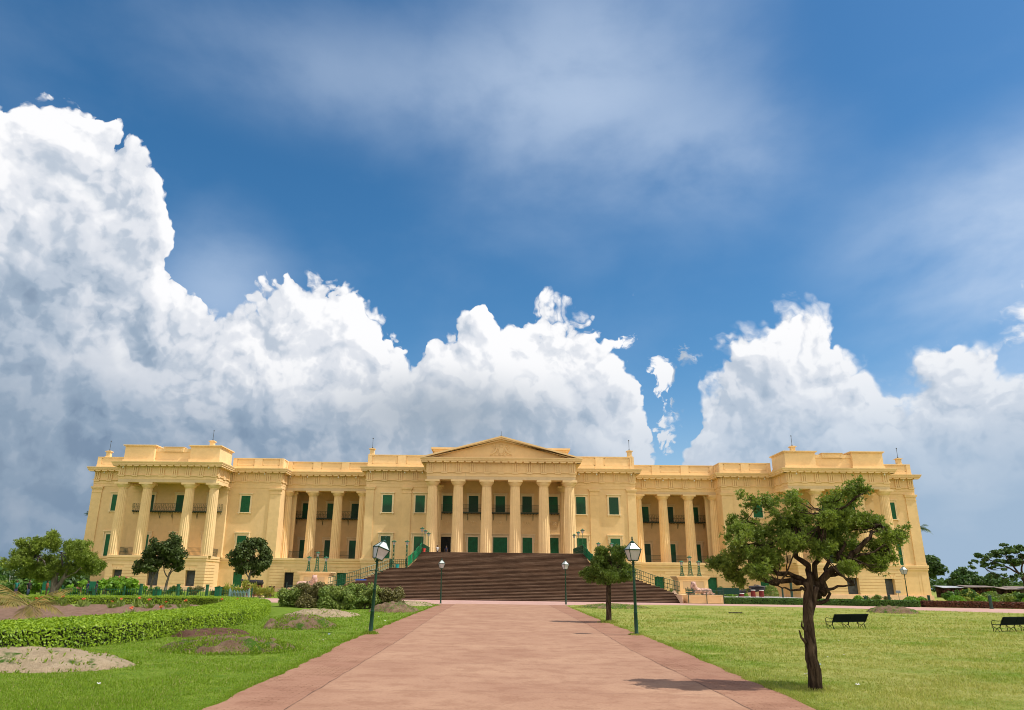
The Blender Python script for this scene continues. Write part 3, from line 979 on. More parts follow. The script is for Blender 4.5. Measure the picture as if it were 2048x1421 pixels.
def opening(x, y, z, w, h, door=False, mat=None, leaves=2, glazed=False, sub='shutter'):
    key = (w, h, door)
    nm = 'door' if door else 'window'
    if key not in FR:
        o = P_(window_mesh(w, h, door), nm, FRAME, loc=(x, y, z)); FR[key] = o
    else:
        o = FR[key].copy(); COL.objects.link(o); o.location = Vector((x, y, z)) - WORLD[PAL.name]; WORLD[o.name] = Vector((x, y, z))
    k2 = (w, h, leaves, glazed, mat.name)
    if k2 not in FR:
        FR[k2] = shutter_mesh(w, h, leaves, glazed).build(sub, mat, o, loc=(x, y, z))
        FR[k2].location = (0, 0, 0)
    else:
        s = FR[k2].copy(); s.name = sub; COL.objects.link(s); s.parent = o; s.location = (0, 0, 0)
    return o


CBX = (12.24, 17.24)
for sg in (-1, 1):
    for x in CBX:
        opening(sg*x, 113.36, 11.75, 1.44, 2.58, mat=SHUT)
        o = opening(sg*x, 113.36, 4.97, 1.45, 3.25, True, mat=GREEN if sg > 0 and x < 13 else SHUT)
for x in (0, -4.08, 4.08, -8.03, 8.03): opening(x, 113.36, 11.90, 1.44, 2.43, mat=SHUT)
opening(0, 113.36, 4.97, 2.1, 3.25, True, mat=GREEN, leaves=2, glazed=True)
for x in (-4.08, 4.08, 8.03): opening(x, 113.36, 4.97, 1.46, 3.25, True, mat=GREEN)
opening(-8.15, 113.36, 4.97, 1.47, 3.25, True, mat=DARK, sub='opening')
for sg in (-1, 1):
    for x in (32.9, 28.7, 24.55):
        opening(sg*x, 126.97, 11.85, 1.44, 2.48, mat=SHUT)
        opening(sg*x, 126.97, 4.97, 1.45, 3.25, True, mat=SHUT)
    for q in (-5.0, 0, 5.0):
        opening(sg*50.27+q, 116.46, 11.80, 1.44, 2.53, mat=SHUT)
        opening(sg*50.27+q, 116.46, 4.97, 1.45, 3.25, True, mat=SHUT)
    for q in (-10.25, 10.25):
        opening(sg*50.27+q, 116.46, 11.80, 1.44, 2.53, mat=GREEN)
        opening(sg*50.27+q, 116.46, 4.97, 1.45, 3.25, True, mat=GREEN)


# balconies
def railing(mb, a, b, z0a, z0b, h, step=0.15, r=0.014, rails=(0.04, 0.5, 1.0), pat=False):
    """bars between two points; z0 may slope"""
    A = Vector(a); B = Vector(b); L = (B-A).length; n = max(2, int(L/step))
    for i in range(n+1):
        f = i/n; p = A.lerp(B, f); z = z0a+(z0b-z0a)*f
        mb.box(p.x-r, p.x+r, p.y-r, p.y+r, z, z+h)
    for k in rails:
        mb.tube([(A.x, A.y, z0a+h*k), (B.x, B.y, z0b+h*k)], r*1.5, 4)
    if pat:
        m = max(1, int(L/0.55))
        for i in range(m):
            f0 = i/m; f1 = (i+1)/m
            p = A.lerp(B, f0); q = A.lerp(B, f1); za = z0a+(z0b-z0a)*f0
            mb.tube([(p.x, p.y, za+0.12*h), (q.x, q.y, za+0.9*h)], r, 4); mb.tube([(p.x, p.y, za+0.9*h), (q.x, q.y, za+0.12*h)], r, 4)


def balcony(x0, x1, yw, pat):
    m = MB(); y = yw-1.15
    m.box(x0, x1, y, yw, 11.68, 11.78)
    for i in range(int((x1-x0)/0.45)): m.box(x0+i*0.45+0.05, x0+i*0.45+0.14, y+0.02, yw, 11.60, 11.68)
    o = P_(m, 'balcony', IRON2)
    r = MB(); st = 0.28 if pat else 0.15
    railing(r, (x0, y+0.03), (x1, y+0.03), 11.78, 11.78, 1.12, st, 0.012, pat=pat)
    railing(r, (x0, y+0.03), (x0, yw), 11.78, 11.78, 1.12, st, 0.012)
    railing(r, (x1, y+0.03), (x1, yw), 11.78, 11.78, 1.12, st, 0.012)
    ro = r.build('railing', IRON2, PAL); ro.parent = o; ro.location = -(o.location + WORLD[PAL.name]) ; ro.location = (0, 0, 0)
    b = MB()
    n = max(2, round((x1-x0)/2.05))
    for i in range(n+1):
        x = x0+0.1+(x1-x0-0.2)*i/n
        b.tube([(x, yw, 10.75), (x, yw-0.25, 11.0), (x, yw-0.75, 11.5), (x, yw-1.1, 11.62)], 0.03, 5)
        b.tube([(x, yw-0.02, 10.7), (x, yw-0.02, 11.6)], 0.03, 5)
    bo = b.build('bracket', IRON2, PAL); bo.parent = o; bo.location = (0, 0, 0)
    return o


balcony(-9.0, 9.0, 113.3, False)
for sg in (-1, 1):
    a, b = sorted((sg*21.2, sg*35.0-sg*0.5)); balcony(a, b, 126.95, True)
    balcony(sg*50.27-7.0, sg*50.27+6.9, 116.4, True)

# floor-level railings between the columns
fr = MB()
for sg in (-1, 1):
    c = sg*50.27
    for a, b in ((-6.1, -4.05), (-2.4, 2.4), (4.05, 6.1)):
        railing(fr, (c+a, 111.6), (c+b, 111.6), 4.97, 4.97, 1.15, 0.16, 0.014)
    for q in (-6.93, 6.93): railing(fr, (c+q, 112.3), (c+q, 115.8), 4.97, 4.97, 1.15, 0.16, 0.014)
    xs = [34.47, 30.35, 26.25, 22.15]
    for a, b in zip(xs[:-1], xs[1:]):
        railing(fr, (sg*(a-0.75), 120.6), (sg*(b+0.75), 120.6), 4.97, 4.97, 1.15, 0.16, 0.014)
P_split(fr, 'floor_railing', IRON2)

# basement
HB = [(64.7, 150), (64.7, 116.36), (57.5, 116.36), (57.5, 110.7), (43.04, 110.7), (43.04, 116.36), (20.75, 116.36), (20.75, 113.2), (10.8, 113.2)]
LED = [(-0.4, 4.08), (0.0, 4.08), (0.04, 4.12), (0.04, 4.22), (0.12, 4.27), (0.12, 4.46), (0.05, 4.50), (0.05, 4.55), (0.17, 4.60), (0.17, 4.93), (0.15, 4.955), (-0.4, 4.955)]
bm = MB()
for sg in (-1, 1):
    p = [(sg*x, y) for x, y in HB]
    bm.sweep(p if sg < 0 else p[::-1], LED)
P_split(bm, 'ledge', TRIM)
fl = MB()
for sg in (-1, 1):
    fl.box(sg*43.2, sg*57.3, 110.9, 116.5, 4.86, 4.945)
    fl.box(sg*20.6, sg*34.6, 116.5, 127, 4.86, 4.945)
P_split(fl, 'gallery_floor', TRIM)


def holed_wall(mb, x0, x1, z0, z1, y, holes, depth, course=0.0, zc=(0.65, 4.08), proud=0.075):
    """front wall with real openings (x0,x1,z0,z1) and reveals; optional rusticated courses"""
    xs = sorted({x0, x1, *[h[0] for h in holes], *[h[1] for h in holes]})
    zs = sorted({z0, z1, *[h[2] for h in holes], *[h[3] for h in holes]})
    def inh(xm, zm, e=0): return any(h[0]-e < xm < h[1]+e and h[2]-e < zm < h[3]+e for h in holes)
    for i in range(len(xs)-1):
        for k in range(len(zs)-1):
            if not inh((xs[i]+xs[i+1])/2, (zs[k]+zs[k+1])/2):
                mb.add([(xs[i], y, zs[k]), (xs[i+1], y, zs[k]), (xs[i+1], y, zs[k+1]), (xs[i], y, zs[k+1])], [(0, 1, 2, 3)])
    for a, b, c, d in holes:
        mb.add([(a, y, c), (a, y+depth, c), (a, y+depth, d), (a, y, d)], [(0, 1, 2, 3)])
        mb.add([(b, y, c), (b, y+depth, c), (b, y+depth, d), (b, y, d)], [(3, 2, 1, 0)])
        mb.add([(a, y, d), (b, y, d), (b, y+depth, d), (a, y+depth, d)], [(3, 2, 1, 0)])
        mb.add([(a, y, c), (b, y, c), (b, y+depth, c), (a, y+depth, c)], [(0, 1, 2, 3)])
    if course:
        n = round((zc[1]-zc[0])/course); hs = (zc[1]-zc[0])/n
        for i in range(n):
            a = zc[0]+i*hs+0.03; b = zc[0]+(i+1)*hs-0.03
            cut = sorted([(h[0]-(0.18 if a > h[3]-0.05 else 0), h[1]+(0.18 if a > h[3]-0.05 else 0)) for h in holes if a < h[3]+0.42 and b > h[2]-0.01])
            x = x0
            for c0, c1 in cut+[(x1, x1)]:
                if c0-x > 0.05: mb.box(x, c0, y-proud, y+0.02, a, b)
                x = max(x, c1)
        for h in holes:      # voussoirs
            w_ = (h[1]-h[0]+0.3)/5
            for k in range(5):
                xc = h[0]-0.15+w_*(k+0.5); top = 0.40 + (0.08 if k == 2 else 0.0); sk = (k-2)*0.06
                mb.prism([(xc-w_/2+0.012, h[3]+0.0), (xc+w_/2-0.012, h[3]+0.0), (xc+w_/2-0.012+sk, h[3]+top), (xc-w_/2+0.012+sk, h[3]+top)], y-proud-0.004, y+0.02)


for sg in (-1, 1):
    c = sg*50.27
    pod = MB()
    hl = [(c-5.55-0.7, c-5.55+0.7, 0.72, 2.90), (c-0.3-0.85, c-0.3+0.85, 0.72, 2.97), (c+5.2-0.72, c+5.2+0.72, 0.72, 2.90)]
    if sg > 0: hl = [(c-5.2-0.72, c-5.2+0.72, 0.72, 2.90), (c+0.3-0.85, c+0.3+0.85, 0.72, 2.97), (c+5.55-0.7, c+5.55+0.7, 0.72, 2.90)]
    holed_wall(pod, c-7.23, c+7.23, 0.0, 4.1, 110.7, hl, 0.9, 0.43)
    for q in (-1, 1):
        x = c+q*7.23
        pod.add([(x, 110.7, 0), (x, 116.4, 0), (x, 116.4, 4.1), (x, 110.7, 4.1)], [(0, 1, 2, 3) if q > 0 else (3, 2, 1, 0)])
        n = 8; hs = (4.08-0.65)/n
        for i in range(n):
            a = 0.65+i*hs+0.03; b = 0.65+(i+1)*hs-0.03
            pod.box(x if q > 0 else x-0.075, x+0.075 if q > 0 else x, 110.7-0.075, 114.5, a, b)
    P_(pod, 'podium', YEL)
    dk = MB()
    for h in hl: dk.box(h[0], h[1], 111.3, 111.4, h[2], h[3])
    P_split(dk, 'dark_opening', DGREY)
    pl = MB(); pl.box(c-7.38, c+7.38, 110.52, 111, 0, 0.62); pl.box(c-7.34, c+7.34, 110.56, 111, 0.62, 0.68)
    pl.box(c-7.38, c-7.2, 111, 116.3, 0, 0.62); pl.box(c+7.2, c+7.38, 111, 116.3, 0, 0.62)
    a, b = sorted((sg*57.6, sg*64.9)); pl.box(a, b, 116.15, 116.5, 0, 0.62)
    a, b = sorted((sg*64.5, sg*64.9)); pl.box(a, b, 116.5, 150, 0, 0.62)
    a, b = sorted((sg*20.75, sg*42.9)); pl.box(a, b, 116.2, 116.5, 0, 0.60)
    P_split(pl, 'plinth', PINKB)
    # pavilion and gallery basement
    bs = MB()
    door_x = 40.05
    hg = [(24.14-0.73, 24.14+0.73, 0.6, 2.86), (32.15-0.7, 32.15+0.7, 0.6, 2.85)]
    if sg < 0: hg = [(-b, -a, c_, d) for a, b, c_, d in hg]
    a, b = sorted((sg*20.75, sg*35.2)); holed_wall(bs, a, b, 0, 4.1, 116.36, hg, 0.5, 0.43)
    hd = [(sg*door_x-0.7, sg*door_x+0.7, 0.1, 2.83)]
    a, b = sorted((sg*35.2, sg*43.04)); holed_wall(bs, a, b, 0, 4.1, 116.36, hd, 0.35)
    a, b = sorted((sg*57.5, sg*64.7)); bs.add([(a, 116.36, 0), (b, 116.36, 0), (b, 116.36, 4.1), (a, 116.36, 4.1)], [(0, 1, 2, 3)])
    x = sg*64.7; bs.add([(x, 116.36, 0), (x, 150, 0), (x, 150, 4.1), (x, 116.36, 4.1)], [(0, 1, 2, 3)])
    bs.box(sg*63.2-0.02, sg*63.2+0.02, 116.34, 116.4, 0.7, 4.0); bs.box(*sorted((sg*63.6, sg*64.6)), 116.33, 116.4, 0.75, 4.0)
    P_split(bs, 'basement_wall', YEL)
    for k, (a, b, z0, z1) in enumerate(hg):
        o = MB().box(a, b, 116.7, 116.78, z0, z1)
        for i in range(4): o.box(a+0.04+i*(b-a)/4, a+(i+1)*(b-a)/4-0.04, 116.68, 116.7, z0+0.05, z1-0.05)
        P_(o, 'basement_door', DARK if (sg < 0 and k == 1) else GREEN)
    a, b, z0, z1 = hd[0]
    o = MB().box(a, b, 116.6, 116.66, z0, z1)
    for i in range(2): o.box(a+0.06+i*0.7, a+0.64+i*0.7, 116.57, 116.6, z0+0.1, z1-0.1)
    P_(o, 'basement_door', GREEN)
    bk = MB(); bk.box(*sorted((sg*10.8, sg*20.75)), 113.2, 113.6, 0, 4.1); bk.box(sg*20.75-0.05, sg*20.75+0.05, 113.2, 117, 0, 4.1)
    P_split(bk, 'base_wall', YEL)

# roof turrets with lightning rods
t0 = None
for x, y, z in ((-61.9, 114.9, 20.3), (61.9, 114.9, 20.3), (-44.9, 112.6, 21.3), (44.9, 112.6, 21.3), (-20.05, 113.8, 20.55), (20.05, 113.8, 20.55)):
    y = max(y, 112.4)
    if abs(x) > 60: y = 117.0; x = math.copysign(63.2, x)
    if t0 is None:
        m = MB(); m.box(-0.42, 0.42, -0.42, 0.42, -0.3, 0.12); m.box(-0.32, 0.32, -0.32, 0.32, 0.12, 0.85); m.box(-0.48, 0.48, -0.48, 0.48, 0.85, 0.96); m.box(-0.30, 0.30, -0.30, 0.30, 0.96, 1.05)
        t0 = P_(m, 'turret', TRIM, loc=(x, y, z))
        r = MB(); r.lathe([(0.10, 1.05), (0.10, 1.2), (0.03, 1.3)], 8); r.tube([(0, 0, 1.2), (0, 0, 2.7)], 0.035, 5); r.ball((0, 0, 2.62), 0.10, 6, 4)
        ro = r.build('lightning_rod', DGREY, t0, loc=(0, 0, 0)); ro.location = (0, 0, 0)
    else:
        c = copy_tree(t0, PAL); c.location = Vector((x, y, z)) - WORLD[PAL.name]
m = MB(); m.lathe([(0.08, 21.6), (0.08, 21.9), (0.03, 22.0)], 8, c=(0, 104, 0)); m.tube([(0, 104, 21.8), (0, 104, 22.5)], 0.03, 5)
P_(m, 'lightning_rod', DGREY)
# spotlights under the cornice
sp0 = None
WHITE = flat_mat('white_enamel', (0.75, 0.74, 0.7), 0.4)
spots = []
for sg in (-1, 1):
    spots += [(sg*(20.0-0.0), 112.75), (sg*14.7, 112.75), (sg*12.0, 112.75)] + [(sg*a, 118.9) for a in (34.0, 31.2, 26.2, 23.3)] + [(sg*41.4, 115.9), (sg*37.3, 115.9), (sg*57.0, 109.95), (sg*44.0, 109.95), (sg*62.9, 115.9)]
for x, y in spots:
    if sp0 is None:
        m = MB(); m.tube([(0, 0, 0.0), (0, 0.0, -0.12)], 0.03, 5); m.tube([(0, 0.05, -0.1), (0, -0.02, -0.3)], [0.07, 0.12], 8)
        sp0 = P_(m, 'spotlight', WHITE, loc=(x, y, 17.93))
    else:
        c = sp0.copy(); COL.objects.link(c); c.location = Vector((x, y, 17.93)) - WORLD[PAL.name]

# ------------------------------------------------------------------ the great stair (part of the palace)
NS = 37; SH = 4.95/NS; ST = 12.37/NS; SY0 = 74.57
EY = [74.5, 76.0, 76.6, 77.9, 79.0, 79.6, 80.7, 82.0, 82.16, 82.2, 84.1, 86.3, 87.2]
EW = [17.45, 17.2, 16.9, 15.85, 14.65, 14.1, 13.15, 12.2, 12.1, 10.25, 9.65, 9.3, 9.1]
sm = MB(); nos = MB()
for i in range(NS):
    y = SY0+i*ST; w_ = float(np.interp(y, EY, EW)); z0 = i*SH; z1 = (i+1)*SH
    back = 84.0 if z1 < 3.06 else 113.2
    dj = rnd.uniform(-0.006, 0.006)
    sm.box(-w_, w_, y+dj, back, z0 if i else -0.05, z1-0.035)
    nos.box(-w_-0.02, w_+0.02, y-0.03+dj, back, z1-0.035, z1 + rnd.uniform(-0.003, 0.003))
stair = P_(sm, 'staircase', STEP)
nz = nos.build('step_treads', NOSE, PAL); nz.parent = stair; nz.location = (0, 0, 0)
sb = MB(); sb.box(-10.6, 10.6, 83.9, 113.1, -0.05, 3.0); sb.box(-9.0, 9.0, 87.2, 103.4, 3.0, 4.90); sb.box(-10.8, 10.8, 103.4, 113.15, 3.0, 4.93)
P_(sb, 'stair_block', YEL)
# railings of the stair
H_ = 1.0
for sg in (-1, 1):
    rl = MB(); sh = MB()
    zf = lambda y: min(4.95, max(0.0, (y-SY0)/ST*SH))
    # along the top landing
    railing(rl, (sg*9.25, 87.4), (sg*9.25, 97.5), 4.95, 4.95, H_, 0.22, 0.016)
    pts = [(sg*9.25, 87.4), (sg*9.5, 85.6), (sg*9.85, 84.0), (sg*10.45, 82.4)]
    for a, b in zip(pts[:-1], pts[1:]):
        railing(rl, a, b, zf(a[1]), zf(b[1]), H_, 0.22, 0.016)
    railing(rl, (sg*10.45, 82.4), (sg*10.5, 83.8), 3.03, 3.03, H_, 0.2, 0.016)
    railing(rl, (sg*10.5, 83.8), (sg*12.2, 83.8), 3.03, 3.03, H_, 0.2, 0.016)
    pts = [(sg*12.2, 83.8), (sg*12.25, 82.3), (sg*13.2, 81.0), (sg*14.2, 79.9), (sg*15.6, 78.9), (sg*17.9, 78.2)]
    zz = [3.03, 3.03, 2.5, 2.1, 1.55, 0.95]
    for k in range(len(pts)-1):
        railing(rl, pts[k], pts[k+1], zz[k], zz[k+1], H_, 0.24, 0.018, rails=(0.15, 0.55, 1.0), pat=False)
    # green sheeting tied to the upper railing
    q = [(sg*9.31, 97.4), (sg*9.31, 87.35), (sg*9.56, 85.5), (sg*9.92, 83.9), (sg*10.3, 82.8)]
    for k in range(len(q)-1):
        a, b = q[k], q[k+1]; za, zb = zf(a[1]), zf(b[1])
        n = 6
        for i in range(n):
            f0, f1 = i/n, (i+1)/n
            pa = (a[0]+(b[0]-a[0])*f0, a[1]+(b[1]-a[1])*f0); pb = (a[0]+(b[0]-a[0])*f1, a[1]+(b[1]-a[1])*f1)
            z_a = za+(zb-za)*f0; z_b = za+(zb-za)*f1
            w1 = 0.05*math.sin(i*2.1+k); w2 = 0.05*math.sin((i+1)*2.1+k)
            sag = (-0.10*math.sin(math.pi*f0), -0.10*math.sin(math.pi*f1))
            v = [(pa[0]+w1, pa[1], z_a+0.02), (pb[0]+w2, pb[1], z_b+0.02), (pb[0]+w2, pb[1], z_b+H_+0.08+sag[1]), (pa[0]+w1, pa[1], z_a+H_+0.08+sag[0])]
            v2 = [(x+sg*0.012, y_, z_) for x, y_, z_ in v]
            sh.add(v+v2, [(0, 1, 2, 3), (7, 6, 5, 4), (3, 2, 6, 7), (0, 4, 5, 1)])
    for o_, nm, mt in ((rl, 'stair_railing', IRON), (sh, 'green_sheeting', SHEET)):
        ob = o_.build(nm, mt, PAL); ob.parent = stair; ob.location = (0, 0, 0)

# ------------------------------------------------------------------ lamps
GLASS = flat_mat('frosted_lamp_glass', (0.46, 0.44, 0.47), 0.25, 0.6, var=0.05)
ROOFG = flat_mat('pale_lantern_roof', (0.50, 0.58, 0.58), 0.25, 0.7, var=0.05)
POSTG = flat_mat('dark_green_gloss_paint', (0.003, 0.042, 0.022), 0.4, 0.35, var=0.2, scale=5)


def lantern_parts(parent, z, w=0.22, h=0.36, tilt=0.0, rz=0.35):
    """four-sided tapering lantern with glazed pyramid roof and finial"""
    fr_ = MB(); gl = MB(); rf = MB()
    b = w*0.56; r = w*0.30
    c0 = [(-b, -b), (b, -b), (b, b), (-b, b)]; c1 = [(-w, -w), (w, -w), (w, w), (-w, w)]; c2 = [(-r, -r), (r, -r), (r, r), (-r, r)]
    zr = h+w*1.05
    for i in range(4):
        j = (i+1) % 4
        fr_.tube([(*c0[i], 0), (*c1[i], h)], 0.014, 5); fr_.tube([(*c1[i], h), (*c2[i], zr)], 0.012, 5)
        fr_.tube([(*c0[i], 0), (*c0[j], 0)], 0.014, 5); fr_.tube([(*c1[i], h), (*c1[j], h)], 0.02, 5); fr_.tube([(*c2[i], zr), (*c2[j], zr)], 0.012, 5)
        k = 0.94
        gl.add([(c0[i][0]*k, c0[i][1]*k, 0.01), (c0[j][0]*k, c0[j][1]*k, 0.01), (c1[j][0]*k, c1[j][1]*k, h-0.01), (c1[i][0]*k, c1[i][1]*k, h-0.01)], [(0, 1, 2, 3)])
        rf.add([(c1[i][0]*k, c1[i][1]*k, h+0.01), (c1[j][0]*k, c1[j][1]*k, h+0.01), (c2[j][0]*k, c2[j][1]*k, zr-0.005), (c2[i][0]*k, c2[i][1]*k, zr-0.005)], [(0, 1, 2, 3)])
        fr_.tube([(c0[i][0]*0.8, c0[i][1]*0.8, 0.0), (c0[i][0]*0.35, c0[i][1]*0.35, -0.07)], 0.010, 4)
    gl.box(-b*0.9, b*0.9, -b*0.9, b*0.9, -0.004, 0.004)
    fr_.lathe([(0.03, zr), (r*1.3, zr+0.015), (r*0.9, zr+0.05), (r*0.35, zr+0.07), (0.022, zr+0.10), (0.04, zr+0.125), (0.02, zr+0.15), (0.03, zr+0.17), (0.004, zr+0.22)], 8)
    fr_.lathe([(0.06, -0.10), (0.045, -0.07), (0.05, -0.055), (0.02, 0.0)], 8)
    q = fr_.build('lantern', POSTG, parent, loc=WORLD[parent.name] + Vector((0, 0, z)))
    q.location = (0, 0, z); q.rotation_euler = (0, tilt, rz)
    a = gl.build('glass', GLASS, q); a.location = (0, 0, 0)
    a = rf.build('lantern_roof', ROOFG, q); a.location = (0, 0, 0)
    return q


def street_lamp(x, y, H, label, tilt=0.0, rz=0.35, lean=0.0, w=0.22, group='green lantern posts along the paths'):
    e = tag(empty('street_lamp', (x, y, 0)), label, 'street lamp', group)
    h = 0.36*w/0.22; hp = H-(h+w*1.05+0.22)-0.08
    k = H/3.2
    m = MB()
    m.lathe([(0.085, -0.05), (0.085, 0.04), (0.066, 0.07), (0.062, hp*0.30), (0.068, hp*0.305), (0.068, hp*0.315), (0.054, hp*0.32), (0.050, hp*0.60), (0.057, hp*0.605), (0.057, hp*0.62), (0.044, hp*0.625), (0.038, hp*0.86), (0.055, hp*0.87), (0.055, hp*0.885), (0.034, hp*0.89), (0.034, hp*0.96), (0.05, hp*0.975), (0.03, hp)], 14)
    p = m.build('pole', POSTG, e, loc=(x, y, 0), ang=35)
    c = MB(); zc = hp*0.87
    c.tube([(-0.20, 0, zc), (0.20, 0, zc)], 0.011, 6); c.ball((-0.2, 0, zc), 0.02, 6, 4); c.ball((0.2, 0, zc), 0.02, 6, 4)
    for s in (-1, 1): c.tube([(s*0.05, 0, zc-0.12), (s*0.12, 0, zc-0.06), (s*0.10, 0, zc)], 0.008, 5)
    c.build('crossbar', POSTG, e, loc=(x, y, 0))
    lantern_parts(e, hp+0.08, w, h, tilt, rz)
    e.rotation_euler = (0, lean, 0)
    return e


street_lamp(-4.95, 25.0, 3.13, 'green lantern post left of the path with its lantern knocked askew to the right', tilt=0.30, rz=0.55, lean=0.045)
street_lamp(3.78, 26.25, 3.22, 'tall green lantern post at the right edge of the path beside the small round tree', rz=0.25, lean=0.0)
street_lamp(-5.25, 62.4, 3.58, 'slim green lantern post at the left foot of the great stair', rz=0.3, w=0.235)
street_lamp(5.03, 64.2, 3.66, 'slim green lantern post at the right foot of the great stair', rz=0.5, w=0.235)
street_lamp(41.83, 80.3, 3.96, 'dark green lantern post in front of the palace right corner beside round shrubs', rz=0.2, w=0.27)

# ornamental lattice lamps
ORN = flat_mat('weathered_green_iron', (0.03, 0.12, 0.06), 0.5, 0.4, var=0.3, scale=6)


def lattice_lamp(x, y, z, H, label, wide=0.20, group='ornate lattice lamps on the pedestals', slim=False):
    e = tag(empty('lattice_lamp', (x, y, z)), label, 'lamp', group)
    m = MB(); hb = H-0.55
    if slim:
        m.lathe([(0.07, 0), (0.05, 0.1), (0.03, 0.3), (0.025, hb)], 8)
    else:
        for sx in (-1, 1):
            for sy in (-1, 1): m.tube([(sx*wide, sy*wide, 0), (sx*wide*0.55, sy*wide*0.55, hb*0.35), (sx*wide*0.36, sy*wide*0.36, hb)], 0.026, 5)
        for i in range(6):
            f0 = i/6; f1 = (i+1)/6
            def wd(f): return wide*(1-f*1.3) if f < 0.35 else wide*(0.545-(f-0.35)*0.28)
            a = wd(f0); b = wd(f1)
            for s in (-1, 1):
                m.tube([(-a, s*a, hb*f0), (b, s*b, hb*f1)], 0.014, 4); m.tube([(a, s*a, hb*f0), (-b, s*b, hb*f1)], 0.014, 4)
                m.tube([(s*a, -a, hb*f0), (s*b, b, hb*f1)], 0.014, 4)
        m.box(-wide-0.06, wide+0.06, -wide-0.06, wide+0.06, 0, 0.05)
        m.lathe([(0.10, hb-0.12), (0.13, hb-0.06), (0.10, hb)], 8)
    m.build('post', ORN, e, loc=(x, y, z))
    g_ = MB(); g_.lathe([(0.09, hb+0.02), (0.17, hb+0.32), (0.15, hb+0.34)], 8); g_.build('glass', GLASS, e, loc=(x, y, z))
    c = MB(); c.lathe([(0.27, hb+0.33), (0.28, hb+0.37), (0.16, hb+0.45), (0.05, hb+0.48), (0.03, hb+0.55)], 10)
    for k in range(4):
        a = k*math.pi/2+0.4; c.tube([(0.09*math.cos(a), 0.09*math.sin(a), hb), (0.17*math.cos(a), 0.17*math.sin(a), hb+0.33)], 0.012, 4)
    c.build('lamp_cap', ORN, e, loc=(x, y, z))
    return e


# pedestals, lion walls and lions
for sg in (-1, 1):
    sd = 'left' if sg < 0 else 'right'
    e = tag(empty('pedestal', (sg*19.75, 81, 0)), 'cream panelled pedestal carrying three iron lamps, %s of the great stair' % sd, 'pedestal', 'pedestals beside the stair')
    m = MB(); x0, x1 = sorted((sg*18.25, sg*21.3)); y0, y1 = 80.0, 82.4
    m.box(x0, x1, y0, y1, 0, 2.22); m.box(x0-0.08, x1+0.08, y0-0.08, y1+0.08, 0, 1.0); m.box(x0-0.06, x1+0.06, y0-0.06, y1+0.06, 2.22, 2.32)
    # raised frame round the sunk panel
    for a, b, c_, d in ((x0+0.08, x0+0.42, 1.02, 2.2), (x1-0.42, x1-0.08, 1.02, 2.2), (x0+0.42, x1-0.42, 2.06, 2.2), (x0+0.42, x1-0.42, 1.02, 1.3)):
        m.box(a, b, y0-0.05, y0, c_, d)
    m.build('pedestal_block', TRIM, e)
    for o in (e.children[-1],): o.location = -WORLD[e.name]
    c = MB(); c.box(x0-0.15, x1+0.15, y0-0.15, y1+0.15, 2.32, 2.44); c.box(x0-0.22, x1+0.22, y0-0.22, y1+0.22, 2.44, 2.56)
    o = c.build('cornice', TRIM, e); o.location = -WORLD[e.name]
    c = MB(); c.box(x0+0.43, x1-0.43, y0-0.012, y0, 1.31, 2.05); o = c.build('panel', CREAM, e); o.location = -WORLD[e.name]
    for k, (dx, hh, nm) in enumerate(((-0.88, 1.62, 'left'), (0.0, 2.1, 'tall middle'), (0.92, 1.62, 'right'))):
        lattice_lamp(sg*19.75+dx-0.0, 80.8, 2.56, hh, '%s iron lattice lamp on the %s pedestal by the stair' % (nm, sd), wide=0.24 if k == 1 else 0.19)
    e = tag(empty('terrace_wall', (sg*19, 73.6, 0)), 'low cream terrace wall with sunk panels under the %s stone lion' % sd, 'wall', 'terrace walls beside the stair')
    m = MB(); a0, a1 = sorted((sg*17.42, sg*20.75))
    m.box(a0, a1, 73.3, 79.8, 0, 0.70); m.box(a0-0.04, a1+0.04, 73.26, 79.8, 0.70, 0.78)
    fx = [a0+0.05, a0+0.25, a0+1.62, a0+1.84, a1-0.25, a1-0.05]
    for u in (0, 2, 4): m.box(fx[u], fx[u+1], 73.25, 73.3, 0.05, 0.66)
    m.box(fx[1], fx[2], 73.25, 73.3, 0.56, 0.66); m.box(fx[3], fx[4], 73.25, 73.3, 0.56, 0.66)
    m.box(fx[1], fx[2], 73.25, 73.3, 0.05, 0.12); m.box(fx[3], fx[4], 73.25, 73.3, 0.05, 0.12)
    o = m.build('wall', TRIM, e); o.location = -WORLD[e.name]
    # sloping cheek beside the lowest steps
    m = MB(); s0, s1 = sorted((sg*17.40, sg*16.95))
    m.add([(s0, 73.4, 0), (s1, 73.4, 0), (s1, 78.5, 0), (s0, 78.5, 0), (s0, 73.4, 0.70), (s1, 74.6, 0.05), (s1, 78.5, 1.2), (s0, 78.5, 0.78)], [(0, 3, 2, 1), (0, 1, 5, 4), (1, 2, 6, 5), (2, 3, 7, 6), (3, 0, 4, 7), (4, 5, 6, 7)])
    o = m.build('cheek', PINKB, e); o.location = -WORLD[e.name]
    # slim dark posts and a low rail in front of the lion
    m = MB()
    for px_ in (a0+0.02, a0+1.74, a1-0.0): m.box(px_-0.03, px_+0.03, 73.10, 73.16, 0, 1.5 if px_ < a0+0.1 or px_ > a1-0.1 else 1.0)
    railing(m, (a0+0.02, 73.13), (a1, 73.13), 0.78, 0.78, 0.42, 0.12, 0.012, rails=(0.1, 1.0))
    tag(m.build('low_railing', IRON2), 'low dark iron railing in front of the %s stone lion' % sd, 'railing', 'railings before the lions')

STONE = flat_mat('pink_weathered_lion_stone', (0.50, 0.33, 0.28), 0.9, 0.15, var=0.45, scale=5, bump=0.5)


